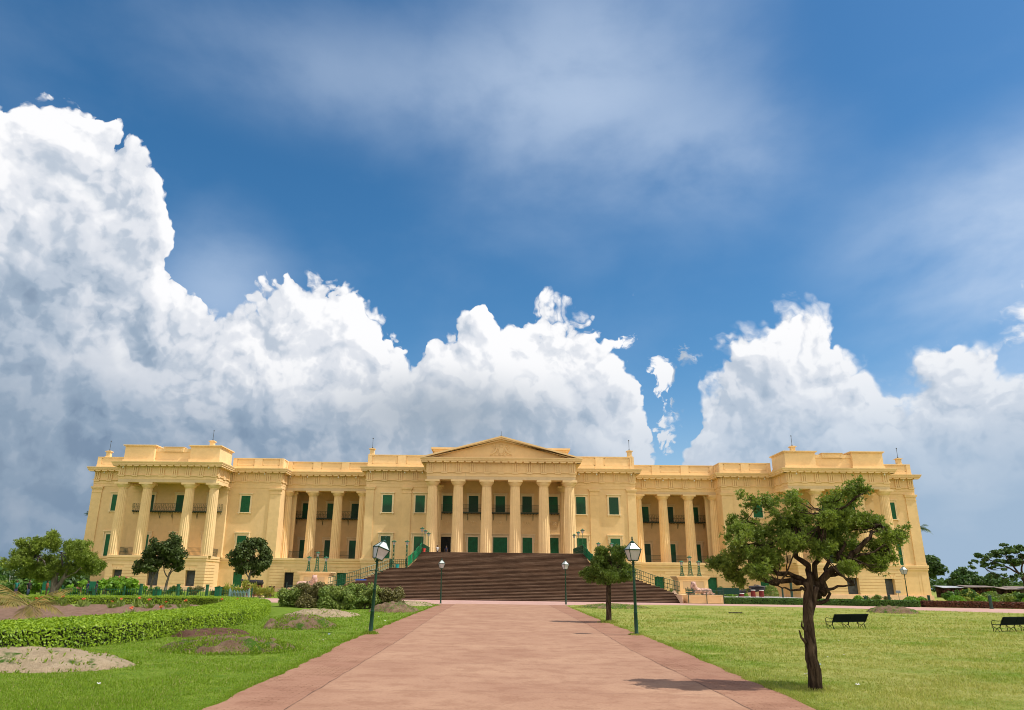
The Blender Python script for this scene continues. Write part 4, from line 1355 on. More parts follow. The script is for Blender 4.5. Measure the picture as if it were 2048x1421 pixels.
def remesh(o, vox, smooth=True, it=2):
    m = o.modifiers.new('skin', 'REMESH'); m.mode = 'VOXEL'; m.voxel_size = vox; m.use_smooth_shade = smooth
    if it:
        s = o.modifiers.new('soften', 'SMOOTH'); s.iterations = it; s.factor = 0.5
    return o


def lion(x, y, z, sg, label):
    """couchant lion, head towards the stair and turned to the viewer"""
    m = MB(); k = -sg
    m.tube([(-0.95, 0.05, 0.30), (-0.5, 0.02, 0.34), (0.1, 0, 0.36), (0.5, -0.02, 0.42), (0.72, -0.05, 0.62)], [0.26, 0.27, 0.25, 0.30, 0.30], 12)
    m.ball((0.78, -0.12, 0.74), (0.33, 0.32, 0.40), 14, 10)                 # mane
    m.ball((0.80, -0.20, 0.95), (0.28, 0.26, 0.27), 14, 10)                 # head mass
    m.ball((0.80, -0.42, 0.98), (0.16, 0.15, 0.17), 12, 8)                  # face
    m.ball((0.80, -0.55, 0.90), (0.11, 0.12, 0.085), 10, 7)                 # muzzle
    m.ball((0.80, -0.54, 0.80), (0.08, 0.08, 0.05), 8, 6)                   # chin
    m.tube([(0.80, -0.50, 1.10), (0.80, -0.62, 0.97)], [0.05, 0.045], 7)    # nose bridge
    for s in (-1, 1):
        m.ball((0.80+s*0.20, -0.16, 1.17), (0.07, 0.05, 0.08), 8, 6)
        m.ball((0.80+s*0.09, -0.53, 1.06), (0.05, 0.04, 0.03), 7, 5)
        m.tube([(0.62, s*0.22, 0.40), (0.80, s*0.26, 0.16), (1.05, s*0.24-0.04, 0.09), (1.32, s*0.24-0.06, 0.08)], [0.14, 0.12, 0.09, 0.09], 8)
        m.ball((1.36, s*0.24-0.06, 0.08), (0.12, 0.09, 0.08), 8, 6)
        m.ball((-0.80, s*0.22, 0.30), (0.30, 0.15, 0.30), 12, 8)            # haunch
        m.tube([(-0.70, s*0.30, 0.14), (-0.40, s*0.34, 0.08), (-0.12, s*0.34, 0.07)], [0.12, 0.08, 0.08], 8)
    m.tube([(-1.08, 0.1, 0.28), (-1.30, 0.05, 0.12), (-1.25, -0.25, 0.07), (-0.95, -0.42, 0.07)], [0.06, 0.05, 0.045, 0.07], 7)
    m.v = [(p[0]*k, p[1], p[2]) for p in m.v]
    if k < 0: m.f = [tuple(reversed(f)) for f in m.f]
    o = m.build('stone_lion', STONE, loc=(x, y, z)); remesh(o, 0.035, True, 1)
    o.scale = (0.92, 1.0, 1.0)
    return tag(o, label, 'lion statue', 'stone lions')


lion(19.0, 74.4, 0.78, 1, 'pale pink stone lion lying on the wall right of the stair')
lion(-19.2, 74.8, 0.98, -1, 'pale pink stone lion rising over the bushes left of the stair')
o = MB().box(-20.8, -17.4, 73.9, 79.5, 0.78, 0.98).build('lion_plinth', PINKB)
tag(o, 'pinkish plinth slab under the left stone lion', 'plinth')

# lamps on the stair
for sg in (-1, 1):
    sd = 'left' if sg < 0 else 'right'
    for k, (y, nm) in enumerate(((87.6, 'front'), (91.9, 'middle'), (96.6, 'rear'))):
        lattice_lamp(sg*9.33, y, 4.95, 2.85, '%s slim pole lamp on the %s side of the top landing' % (nm, sd), group='slim lamps on the stair landing', slim=True)
    for x, nm in ((12.0, 'outer'), (10.55, 'inner')):
        lattice_lamp(sg*x, 83.4, 3.03, 3.05, '%s green lamp post on the %s half landing of the stair' % (nm, sd), wide=0.14, group='lamp posts on the half landings')

# buckets and a blue board on the stair
def bucket(x, y, z, r, h, col, nm, label):
    m = MB(); m.lathe([(r*0.8, 0), (r, h), (r*1.06, h), (r*1.06, h-0.03), (r*0.9, h-0.03), (r*0.74, 0.03)], 16, cap=True)
    o = m.build('bucket', flat_mat(nm, col, 0.45, 0.4, var=0.1), loc=(x, y, z), smooth=False)
    return tag(o, label, 'bucket')


bucket(-9.0, 87.1, 4.95, 0.19, 0.42, (0.62, 0.06, 0.05), 'red_plastic', 'red plastic bin at the top left of the stair')
bucket(-11.45, 82.7, 3.03, 0.20, 0.44, (0.0, 0.30, 0.30), 'teal_plastic', 'turquoise bin on the left half landing of the stair')
o = MB().bev(-15.2, -14.1, 78.75, 79.0, 1.62, 1.86, 0.02).build('blue_board', flat_mat('blue_board_paint', (0.01, 0.09, 0.45), 0.5))
tag(o, 'low blue board resting on the steps at the far left of the stair', 'board')

# ------------------------------------------------------------------ cannons
IRONC = flat_mat('old_black_iron', (0.03, 0.027, 0.03), 0.5, 0.4, var=0.3, scale=4, metal=0.3)
RED = flat_mat('brick_red_drum_paint', (0.16, 0.018, 0.016), 0.6, 0.3, var=0.25, scale=5)


def barrel(m, a, b, r0, r1):
    """cannon barrel from breech a to muzzle b"""
    A = Vector(a); B = Vector(b)
    L = [(0.0, 0.35), (0.03, 0.6), (0.05, 1.08), (0.09, 1.1), (0.10, 1.0), (0.35, 0.92), (0.36, 1.0), (0.39, 1.0), (0.40, 0.88), (0.65, 0.76), (0.66, 0.84), (0.68, 0.84), (0.69, 0.72), (0.93, 0.6), (0.95, 0.85), (0.99, 0.85), (1.0, 0.7)]
    m.tube([A.lerp(B, f) for f, _ in L], [r0*k if f < 0.9 else r1*k*1.5 for f, k in L], 14)


e = tag(empty('cannon', (-25.6, 78, 0)), 'old iron cannon pointing left on dark red drums behind the left fence', 'cannon', 'old cannons before the palace')
m = MB(); barrel(m, (-24.45, 78, 1.36), (-26.75, 78, 1.55), 0.26, 0.16)
for s in (-1, 1): m.tube([(-25.4, 78, 1.43), (-25.4, 78+s*0.4, 1.43)], 0.08, 8)
o = m.build('barrel', IRONC, e); o.location = -WORLD[e.name]
for x, r, h in ((-26.0, 0.16, 1.16), (-25.45, 0.2, 1.14), (-25.1, 0.2, 1.14), (-24.72, 0.2, 1.12)):
    m = MB(); m.lathe([(r, 0.1), (r, h-0.1), (r*1.1, h-0.08), (r*1.1, h)], 14, c=(x, 78, 0)); o = m.build('drum', RED, e); o.location = -WORLD[e.name]
m = MB(); m.box(-26.4, -24.2, 77.5, 78.5, 0, 0.12); o = m.build('base_slab', PINKB, e); o.location = -WORLD[e.name]
m = MB(); m.lathe([(0.3, 0.05), (0.3, 0.95), (0.33, 1.0), (0.33, 1.06)], 12, c=(-23.9, 79.2, 0))
tag(m.build('mortar', flat_mat('maroon_paint', (0.06, 0.01, 0.02), 0.6)), 'squat dark maroon mortar pot right of the left cannon', 'mortar')

Yc = 83.0
e = tag(empty('cannon', (27, Yc, 0)), 'long black cannon propped on brick red drums on the low right terrace', 'cannon', 'old cannons before the palace')
m = MB(); barrel(m, (28.2, Yc, 1.42), (24.6, Yc, 0.95), 0.24, 0.15)
m.tube([(26.4, Yc-0.2, 1.55), (27.4, Yc-0.25, 1.62), (28.2, Yc-0.2, 1.60)], [0.10, 0.13, 0.04], 8)
m.tube([(26.9, Yc-0.15, 1.6), (27.1, Yc-0.1, 1.8), (27.6, Yc-0.1, 1.72)], 0.03, 5)
o = m.build('barrel', IRONC, e); o.location = -WORLD[e.name]
for x, r, h, dy in ((25.6, 0.28, 0.92, 0), (26.83, 0.25, 1.28, -0.1), (27.72, 0.25, 1.26, -0.1)):
    m = MB(); m.lathe([(r, 0.55), (r, h-0.08)], 16, c=(x, Yc+dy, 0)); o = m.build('drum', RED, e); o.location = -WORLD[e.name]
    m2 = MB(); m2.lathe([(r*1.1, h-0.08), (r*1.1, h)], 16, c=(x, Yc+dy, 0)); q = m2.build('drum_cap', WHITE, o); q.location = (0, 0, 0)
TR = flat_mat('low_terrace_plaster', (0.72, 0.50, 0.30), 0.9, 0.1, var=0.2, scale=2)
e = tag(empty('low_terrace', (26, 80, 0)), 'long low plaster terrace carrying the right cannon', 'terrace')
m = MB(); m.box(20.85, 30.6, 79.0, 86, 0, 0.50); o = m.build('terrace_body', TR, e); o.location = -WORLD[e.name]
m = MB(); m.box(20.85, 30.7, 78.9, 86, 0.50, 0.56); o = m.build('terrace_top', flat_mat('grey_slab', (0.42, 0.40, 0.40), 0.9), e); o.location = -WORLD[e.name]

# ------------------------------------------------------------------ benches
BEN = flat_mat('dark_green_bench_paint', (0.002, 0.007, 0.006), 0.7, 0.1, var=0.3)


def bench(x, y, rz, label):
    e = tag(empty('park_bench', (x, y, 0), rz), label, 'bench', 'green park benches on the right lawn')
    e.scale = (0.64, 0.64, 0.64)
    L = 1.62

    def part(mb, nm):
        o = mb.build(nm, BEN, e); o.location = (0, 0, 0); return o
    m = MB()
    for i in range(6): m.bev(-L, L, -0.28+i*0.085, -0.28+i*0.085+0.065, 0.42-0.006*abs(i-2.5), 0.445-0.006*abs(i-2.5), 0.006)
    part(m, 'seat')
    m = MB()
    for i in range(7):
        f = i/6; yy = -0.30-0.16*f-0.05*f*f; z = 0.47+0.40*f
        m.bev(-L, L, yy-0.025, yy+0.0, z-0.033, z+0.033, 0.005)
    part(m, 'backrest')
    for sx in (-1.5, 0.0, 1.5):
        m = MB()
        m.tube([(sx, 0.24, 0.42), (sx, 0.27, 0.28), (sx, 0.20, 0.2), (sx, 0.22, 0.0)], 0.022, 6)
        m.tube([(sx, -0.24, 0.42), (sx, -0.20, 0.28), (sx, -0.30, 0.0)], 0.026, 6)
        m.tube([(sx, 0.27, 0.40), (sx, 0.16, 0.26), (sx, 0, 0.20), (sx, -0.16, 0.26), (sx, -0.27, 0.40)], 0.018, 6)
        m.tube([(sx, 0.12, 0.0), (sx, 0.06, 0.12), (sx, 0, 0.19), (sx, -0.08, 0.12), (sx, -0.14, 0.0)], 0.016, 6)
        m.tube([(sx, 0.26, 0.42), (sx, -0.25, 0.42), (sx, -0.34, 0.55), (sx, -0.46, 0.75), (sx, -0.53, 0.9)], 0.024, 6)
        part(m, 'leg_frame')
        if sx:
            m = MB(); m.tube([(sx, 0.26, 0.43), (sx, 0.27, 0.60), (sx, 0.18, 0.67), (sx, -0.1, 0.64), (sx, -0.38, 0.66)], 0.018, 6); part(m, 'armrest')
    return e


bench(13.45, 32.2, math.radians(28), 'dark green park bench on the lawn just right of the big tree trunk')
bench(19.75, 31.6, math.radians(28), 'dark green park bench cut off by the right edge of the picture')
WOOD = flat_mat('old_dark_wood', (0.03, 0.022, 0.016), 0.9, var=0.3)
tag(MB().bev(13.6, 14.4, 48.2, 48.4, 0.0, 0.07, 0.01).build('wooden_plank', WOOD), 'short dark plank lying on the grass behind the big tree', 'plank')

# ------------------------------------------------------------------ trees
BARK = None


def bark_mat(name, c1, c2, sc=14):
    m, t, b = new_mat(name, 0.95, 0.1)
    P = S(t, t.nodes.new('ShaderNodeTexCoord').outputs['Object'])
    n = noise(t, vm(t, 'MULTIPLY', P, (1, 1, 0.22)), sc, 5, 0.7, 0.4)
    c = mixc(t, sstep(t, n, 0.35, 0.68), c1, c2)
    t.links.new(c.k, b.inputs['Base Color'])
    bn = t.nodes.new('ShaderNodeBump'); bn.inputs['Strength'].default_value = 1.0; bn.inputs['Distance'].default_value = 0.05
    t.links.new(n.k, bn.inputs['Height']); t.links.new(bn.outputs[0], b.inputs['Normal'])
    return m


BARK = bark_mat('dark_brown_bark', (0.022, 0.014, 0.010), (0.10, 0.07, 0.05))
BARK2 = bark_mat('grey_bark', (0.10, 0.085, 0.07), (0.25, 0.22, 0.19), 6)
JUN = leaf_mat('juniper_needles', (0.06, 0.115, 0.018), (0.29, 0.37, 0.065), 0.3, hue_scale=2.2)
JUN3 = leaf_mat('dark_juniper_needles', (0.04, 0.08, 0.013), (0.18, 0.25, 0.042), 0.22, hue_scale=2.0)
JUN2 = leaf_mat('juniper_needles_yellowish', (0.08, 0.14, 0.018), (0.28, 0.36, 0.05), 0.22, hue_scale=0.9)
MAG = leaf_mat('dark_glossy_leaf', (0.022, 0.045, 0.012), (0.10, 0.14, 0.035), 0.15, 0.55, 0.25, hue_scale=1.0)
FARL = leaf_mat('far_tree_leaf', (0.03, 0.075, 0.02), (0.09, 0.165, 0.04), 0.2, hue_scale=0.25)
BRIGHT = leaf_mat('bright_green_leaf', (0.085, 0.20, 0.012), (0.22, 0.40, 0.028), 0.3, 0.5, 0.35, hue_scale=1.2)
HEDG = leaf_mat('hedge_leaf', (0.12, 0.23, 0.010), (0.33, 0.46, 0.024), 0.28, 0.5, 0.35, hue_scale=1.5)
DKHED = leaf_mat('dark_hedge_leaf', (0.03, 0.09, 0.012), (0.10, 0.20, 0.028), 0.22, hue_scale=1.2)
BUSHL = leaf_mat('bush_leaf', (0.07, 0.14, 0.02), (0.26, 0.32, 0.07), 0.25, hue_scale=1.0)
REDL = leaf_mat('dark_red_leaf', (0.07, 0.018, 0.012), (0.17, 0.06, 0.03), 0.15, hue_scale=1.0)
YELL = leaf_mat('yellow_green_leaf', (0.17, 0.23, 0.03), (0.42, 0.42, 0.08), 0.3, hue_scale=1.5)
DRYP = leaf_mat('drying_palm_leaf', (0.11, 0.13, 0.025), (0.34, 0.24, 0.07), 0.3, hue_scale=1.5)
PINKF = leaf_mat('pink_blossom', (0.45, 0.09, 0.10), (0.70, 0.30, 0.30), 0.2)
ORF = leaf_mat('orange_blossom', (0.60, 0.08, 0.03), (0.80, 0.22, 0.10), 0.2)
PALML = leaf_mat('palm_leaf', (0.02, 0.05, 0.012), (0.06, 0.11, 0.03), 0.15)


def wig(pts, amp, n=3, R=rnd):
    out = [Vector(pts[0])]
    for a, b in zip(pts[:-1], pts[1:]):
        A = Vector(a); B = Vector(b)
        for i in range(1, n+1):
            p = A.lerp(B, i/n); k = amp if i < n else amp*0.3
            out.append(p + Vector((R.uniform(-k, k), R.uniform(-k, k), R.uniform(-k, k))))
    return out


def tree(label, base, trunks, branches, blobs, mat, n, size, bark=BARK, cat='tree', name='tree', tuft=None, group=None, shell=0.5, up=0.3, twigs=0, aspect=1.6, seed=1):
    """trunks/branches: (points, r0, r1) relative to base; blobs absolute offsets from base"""
    e = tag(empty(name, base), label, cat, group)
    R = np.random.default_rng(seed); RR = random.Random(seed)
    m = MB()
    for pts, r0, r1 in trunks:
        P = wig(pts, r0*0.09, 3, RR); m.tube(P, [(r0+(r1-r0)*i/(len(P)-1))*RR.uniform(0.95, 1.06) for i in range(len(P))], 10)
    o = m.build('trunk', bark, e, loc=base, smooth=True)
    m = MB()
    for pts, r0, r1 in branches:
        P = wig(pts, 0.04*Vector(Vector(pts[-1])-Vector(pts[0])).length, 3, RR); m.tube(P, [r0+(r1-r0)*i/(len(P)-1) for i in range(len(P))], 6)
    ends = [Vector(b[0][-1]) for b in branches] or [Vector(trunks[0][0][-1])]
    for _ in range(twigs):
        b = RR.choice(blobs); c = Vector(b[:3]) + Vector((RR.uniform(-1, 1)*b[3], RR.uniform(-1, 1)*b[4], RR.uniform(-1, 0.6)*b[5]))*0.8
        s = min(ends, key=lambda q: (q-c).length); L = (c-s).length
        if L < 1e-3: continue
        mid = s.lerp(c, 0.5)+Vector((0, 0, -0.08*L)); r = max(0.004, min(0.02, L*0.014))
        m.tube(wig([s, mid, c], 0.05*L, 2, RR), [r*1.6, r*1.4, r*1.2, r, r*0.6], 4)
    if m.v: m.build('branches', bark, e, loc=base, smooth=True)
    P, D = blob_points(blobs, n, R, shell)
    keep = P[:, 2] > 0.02
    P, D = P[keep], D[keep]
    D = D + np.array([0, 0, up]); D /= np.linalg.norm(D, axis=1, keepdims=True)
    if tuft:
        V, F = needle_tufts(P, D, size, size*0.13, tuft, R)
    else:
        V, F = leaf_quads(P, D, size, aspect, 0.7, R)
    mesh_np('crown', V, F, mat, e, loc=base)
    return e


def rblobs(R, c, rx, ry, rz, n, r, flat=0.75):
    """clumps spread over an ellipsoid"""
    out = []
    for _ in range(n):
        d = Vector((R.gauss(0, 1), R.gauss(0, 1), R.gauss(0, 1))).normalized() * (R.random()**0.45)
        k = R.uniform(0.7, 1.3)
        out.append((c[0]+d.x*rx, c[1]+d.y*ry, c[2]+d.z*rz, r*k, r*k, r*k*flat))
    return out


# the big juniper, right foreground
B0 = (4.26, 13.15, 0)
HERO = [(4.15, 2.62, 0.26, 0.2), (4.47, 2.52, 0.22, 0.18), (4.85, 2.42, 0.24, 0.18), (4.62, 2.30, 0.2, 0.14), (4.95, 2.78, 0.22, 0.16), (3.0, 1.95, 0.24, 0.2), (3.25, 1.72, 0.22, 0.12), (3.6, 1.85, 0.28, 0.13), (3.9, 2.3, 0.25, 0.2), (5.75, 2.25, 0.16, 0.2), (5.6, 1.98, 0.14, 0.12), (3.79, 3.06, 0.36, 0.22), (4.13, 2.98, 0.34, 0.25), (3.45, 2.71, 0.31, 0.26), (3.96, 2.63, 0.36, 0.24), (4.36, 2.78, 0.24, 0.22), (3.15, 2.33, 0.29, 0.27), (3.08, 2.0, 0.26, 0.21), (3.48, 2.12, 0.34, 0.24), (3.85, 2.05, 0.30, 0.19), (4.12, 2.34, 0.2, 0.18), (5.12, 3.21, 0.22, 0.17), (4.95, 2.99, 0.17, 0.14), (5.22, 2.99, 0.21, 0.15), (5.36, 2.74, 0.27, 0.17), (5.10, 2.56, 0.28, 0.18), (5.66, 2.7, 0.24, 0.17), (5.7, 2.4, 0.24, 0.2), (5.39, 2.35, 0.3, 0.18), (5.06, 2.27, 0.2, 0.14), (4.78, 2.50, 0.15, 0.13), (5.74, 2.11, 0.16, 0.11), (4.62, 2.70, 0.16, 0.12), (4.45, 2.22, 0.15, 0.10), (5.45, 2.04, 0.16, 0.08), (5.12, 2.06, 0.12, 0.07), (4.9, 1.93, 0.08, 0.06), (3.3, 2.5, 0.25, 0.2), (3.65, 2.4, 0.3, 0.2), (3.3, 1.86, 0.18, 0.1)]
HB_ = []
RR = random.Random(5)
for x, z, rx, rz in HERO:
    yo = RR.uniform(-0.5, 0.6)
    for _ in range(19):
        dd = Vector((RR.gauss(0, 1), RR.gauss(0, 1), RR.gauss(0, 1))).normalized()*RR.uniform(0.2, 1.12)
        q = RR.uniform(0.05, 0.12)
        HB_.append((x-4.26+dd.x*rx, yo+dd.y*rx, z+dd.z*rz, q*1.15, q*1.15, q))
BR = [[(4.32, 1.6), (4.2, 1.68), (3.86, 1.72), (3.53, 1.79), (3.2, 1.96)], [(4.32, 1.6), (4.14, 1.56), (3.93, 1.55), (3.68, 1.62)], [(4.32, 1.6), (4.25, 1.74), (3.96, 1.82), (3.71, 1.92), (3.43, 2.12)], [(4.47, 1.45), (4.47, 1.72), (4.44, 1.97), (4.26, 2.26), (4.17, 2.59), (4.08, 2.89)], [(4.47, 1.72), (4.5, 2.05), (4.54, 2.3), (4.52, 2.64), (4.63, 2.81)], [(4.54, 1.5), (4.68, 1.81), (4.91, 1.97), (5.2, 2.19), (5.45, 2.44), (5.69, 2.65)], [(4.68, 1.81), (4.75, 2.06), (4.69, 2.22), (4.76, 2.47), (4.9, 2.9)], [(4.91, 1.97), (5.03, 2.22), (5.16, 2.56), (5.13, 2.99)], [(4.91, 1.93), (5.28, 2.14), (5.64, 2.27), (5.82, 2.36)], [(4.26, 2.26), (3.93, 2.38), (3.61, 2.55), (3.45, 2.71)], [(3.96, 1.8), (3.63, 1.96), (3.32, 2.29)], [(4.40, 1.35), (4.6, 1.38), (4.72, 1.5), (4.66, 1.66), (4.3, 1.72), (4.05, 1.78)], [(4.56, 1.55), (4.75, 1.62), (4.95, 1.64)], [(4.25, 2.3), (4.35, 2.5), (4.3, 2.75)], [(4.7, 1.8), (4.95, 1.85), (5.2, 2.0)]]
br_ = []
for k, b in enumerate(BR):
    r0 = (0.055, 0.03, 0.045, 0.075, 0.05, 0.075, 0.035, 0.04, 0.03, 0.03, 0.028, 0.035, 0.03, 0.025, 0.035)[k]
    yo = RR.uniform(-0.4, 0.4)
    br_.append(([(x-4.26, yo*i/(len(b)-1), z) for i, (x, z) in enumerate(b)], r0, r0*0.3))
tree('large spreading juniper with a bare leaning trunk on the right lawn by the path', B0,
     [([(0, 0, -0.05), (0.01, 0, 0.3), (-0.02, 0, 0.46), (0.0, 0.01, 0.84), (0.02, 0, 1.22), (0.05, 0, 1.48), (0.10, 0, 1.66), (0.15, 0, 1.82)], 0.112, 0.060), ([(0.04, 0.02, 1.1), (0.12, 0.0, 1.35), (0.2, 0, 1.6)], 0.05, 0.062), ([(-0.10, -0.05, 0.72), (-0.17, -0.07, 0.80), (-0.2, -0.08, 0.92)], 0.03, 0.008), ([(-0.08, -0.06, 0.9), (-0.15, -0.08, 0.98), (-0.13, -0.08, 1.07)], 0.025, 0.008)],
     br_, HB_, JUN, 19000, 0.052, tuft=9, shell=0.15, up=0.5, twigs=330, seed=21)

SM = [(3.72, 2.86, 0.48, 0.36), (4.61, 2.98, 0.42, 0.36), (3.57, 2.35, 0.45, 0.4), (4.29, 2.36, 0.6, 0.45), (4.95, 2.36, 0.32, 0.42), (3.44, 1.95, 0.4, 0.26), (4.11, 1.9, 0.5, 0.28), (4.78, 1.95, 0.4, 0.28), (4.06, 2.6, 0.4, 0.36), (3.28, 2.05, 0.25, 0.22), (5.1, 2.1, 0.22, 0.2)]
SB = []
for x, z, rx, rz in SM:
    yo = RR.uniform(-0.5, 0.5)
    for _ in range(11):
        dd = Vector((RR.gauss(0, 1), RR.gauss(0, 1), RR.gauss(0, 1))).normalized()*RR.uniform(0.3, 1.0)
        q = RR.uniform(0.10, 0.19); SB.append((x-4.08+dd.x*rx, yo+dd.y*rx, z+dd.z*rz, q*1.1, q*1.1, q))
tree('small round-headed juniper standing beside the right lantern post', (4.08, 34.5, 0),
     [([(0, 0, -0.05), (0.03, 0, 0.6), (0.05, 0, 1.2), (0.08, 0, 1.6)], 0.12, 0.10)],
     [([(0.08, 0, 1.45), (-0.2, 0, 1.9), (-0.5, 0, 2.4)], 0.05, 0.02), ([(0.08, 0, 1.5), (0.3, 0, 1.9), (0.6, 0.1, 2.5)], 0.06, 0.02), ([(0.08, 0, 1.6), (0.0, 0.1, 2.1), (0.2, 0, 2.6)], 0.05, 0.02)],
     SB, JUN3, 7500, 0.11, tuft=6, shell=0.3, up=0.4, twigs=50, seed=22)

LT = [(-34.78, 3.75, 0.99, 0.65), (-33.33, 3.94, 1.1, 0.65), (-31.81, 3.78, 0.95, 0.65), (-30.61, 3.26, 0.95, 0.7), (-34.98, 2.86, 1.11, 0.75), (-33.5, 2.87, 1.3, 0.8), (-31.62, 2.72, 1.3, 0.75), (-30.1, 2.38, 0.75, 0.4), (-35.21, 2.15, 0.95, 0.55), (-33.85, 1.95, 1.0, 0.45), (-32.4, 2.1, 1.0, 0.42), (-35.64, 3.38, 0.5, 0.5)]
LB = []
for x, z, rx, rz in LT:
    yo = RR.uniform(-1.4, 1.4)
    for _ in range(24):
        dd = Vector((RR.gauss(0, 1), RR.gauss(0, 1), RR.gauss(0, 1))).normalized()*RR.uniform(0.3, 1.05)
        q = RR.uniform(0.18, 0.36); LB.append((x+32.9+dd.x*rx, yo+dd.y*rx, z+dd.z*rz, q*1.15, q*1.15, q*0.9))
tree('broad yellow-green spreading tree with forked grey trunk left of the palace', (-32.9, 55.3, 0),
     [([(0, 0, -0.1), (0.1, 0, 0.8), (0.0, 0, 1.6), (-0.4, 0, 2.4)], 0.34, 0.14), ([(0.08, 0, 0.6), (0.5, 0, 1.3), (0.9, 0, 2.3)], 0.20, 0.10)],
     [([(-0.1, 0, 1.6), (-1.0, 0.2, 2.4), (-1.7, 0.2, 3.2)], 0.1, 0.04), ([(0.5, 0, 1.4), (1.5, 0, 2.0), (2.2, 0, 2.6)], 0.09, 0.03), ([(0.1, 0, 1.8), (0.2, 0.3, 2.6), (0.1, 0, 3.4)], 0.1, 0.03)],
     LB, JUN2, 15000, 0.17, tuft=6, shell=0.35, up=0.5, bark=BARK2, twigs=30, seed=23)

T3a = [(-40.29, 5.18, 1.2, 1.0), (-41.01, 4.04, 1.15, 0.95), (-41.72, 2.95, 0.95, 0.65), (-40.2, 3.2, 1.1, 0.75), (-39.9, 4.3, 1.0, 0.9)]
T3b = [(-38.86, 5.48, 1.2, 1.05), (-39.0, 4.2, 1.3, 1.1), (-37.81, 4.25, 1.0, 1.0), (-38.3, 3.15, 1.05, 0.7), (-38.2, 5.0, 1.0, 0.8)]


def dark_tree(lst, bx, by, label, lean, seed, n):
    R = random.Random(seed); bl = []
    for x, z, rx, rz in lst:
        yo = R.uniform(-0.8, 0.8); pass
        for _ in range(17):
            dd = Vector((R.gauss(0, 1), R.gauss(0, 1), R.gauss(0, 1))).normalized()*R.uniform(0.3, 1.05)
            q = R.uniform(0.26, 0.50); bl.append((x-bx+dd.x*rx, yo+dd.y*rx, z+dd.z*rz, q*1.1, q*1.1, q))
    return tree(label, (bx, by, 0), [([(0, 0, -0.1), (lean*0.3, 0, 1.2), (lean, 0, 2.4)], 0.17, 0.10)],
                [([(lean*0.6, 0, 1.8), (lean-0.8, 0, 3.0), (lean-1.1, 0, 4.0)], 0.08, 0.03), ([(lean*0.7, 0, 1.9), (lean+0.7, 0, 3.0), (lean+0.9, 0, 4.2)], 0.08, 0.03), ([(lean, 0, 2.3), (lean, 0.2, 3.4), (lean+0.1, 0, 4.8)], 0.08, 0.03)],
                bl, MAG, n, 0.17, bark=BARK2, shell=0.3, up=0.2, twigs=30, seed=seed, group='dark glossy trees before the palace')


dark_tree(T3a, -40.45, 88, 'dark glossy tree with pale trunk, left one of the touching pair before the left wing', 0.2, 31, 7500)
dark_tree(T3b, -39.0, 88.6, 'dark glossy tree, right one of the touching pair before the left wing', 0.3, 32, 8500)
T4 = [(-28.42, 5.13, 1.1, 1.0), (-27.33, 5.41, 1.0, 0.9), (-29.17, 4.31, 1.1, 0.9), (-27.75, 4.06, 1.6, 1.2), (-26.4, 4.24, 0.8, 0.9), (-29.33, 3.24, 0.8, 0.55), (-27.91, 2.99, 1.4, 0.75), (-26.54, 3.17, 0.8, 0.55)]
dark_tree(T4, -27.9, 84, 'single dark glossy tree behind the left cannon', 0.05, 33, 14000)

# trees behind and beside the palace
def bg_tree(label, x, y, h, r, n, seed, mat=FARL, size=0.45, flat=0.7, group='trees behind the stalls', nb=16, tr=0.3, zc=0.62, shell=0.35):
    R = random.Random(seed)
    bl = rblobs(R, (0, 0, h*zc), r*0.72, r*0.72, h*0.30, nb, r*0.33, flat)
    return tree(label, (x, y, 0), [([(0, 0, -0.2), (0.1*r, 0, h*0.3), (0, 0, h*0.55)], tr, tr*0.4)],
                [([(0, 0, h*0.35), (b[0]*0.6, b[1]*0.6, (h*0.4+b[2])*0.5), b[:3]], tr*0.3, tr*0.08) for b in bl[:7]],
                bl, mat, n, size, shell=shell, up=0.5, seed=seed, group=group)


bg_tree('tall dense green tree hard against the right corner of the palace', 91.5, 165, 9.3, 4.6, 5200, 41, nb=20)
bg_tree('rounded green tree, second out from the palace right corner', 96.8, 160, 6.6, 4.2, 3600, 42, nb=16, zc=0.55)
bg_tree('low green tree, third out from the palace right corner', 101.5, 158, 4.8, 3.8, 2600, 43, nb=14, zc=0.5)
bg_tree('small green tree with an open top above the far stalls', 103.0, 172, 6.9, 2.4, 900, 44, nb=8, tr=0.16)
bg_tree('leafy round tree hanging low before the open sky right of the palace', 109.3, 172, 6.0, 2.4, 1300, 45, nb=8, tr=0.16)
bg_tree('yellow-green tree at the right picture edge behind the parasols', 99.5, 140, 5.2, 4.2, 3200, 46, mat=BUSHL, nb=14)
BG = [(86.04, 7.01, 2.0, 0.7), (88.47, 8.32, 2.2, 0.7), (91.18, 8.78, 2.2, 0.7), (92.76, 7.94, 2.2, 0.8), (85.0, 5.6, 1.5, 0.55), (86.9, 5.3, 1.3, 0.5), (88.93, 6.4, 2.4, 0.6), (91.97, 6.23, 1.9, 0.6), (86.26, 3.9, 1.0, 0.55), (87.0, 3.1, 0.8, 0.4), (89.8, 4.2, 0.9, 0.6), (89.2, 3.4, 0.7, 0.4), (93.9, 9.0, 1.9, 0.7), (95, 7.2, 2.2, 0.8), (85.3, 6.4, 1.2, 0.4), (90, 7.5, 2.0, 0.5)]
R9 = random.Random(9); BL9 = []
for x, z, rx, rz in BG:
    yo = R9.uniform(-2.5, 2.5)
    for _ in range(7): BL9.append((x-92.0+R9.uniform(-1, 1)*rx*0.9, yo+R9.uniform(-1.5, 1.5), z+R9.uniform(-1, 1)*rz*0.8, rx*0.30, rx*0.30, rz*0.30))
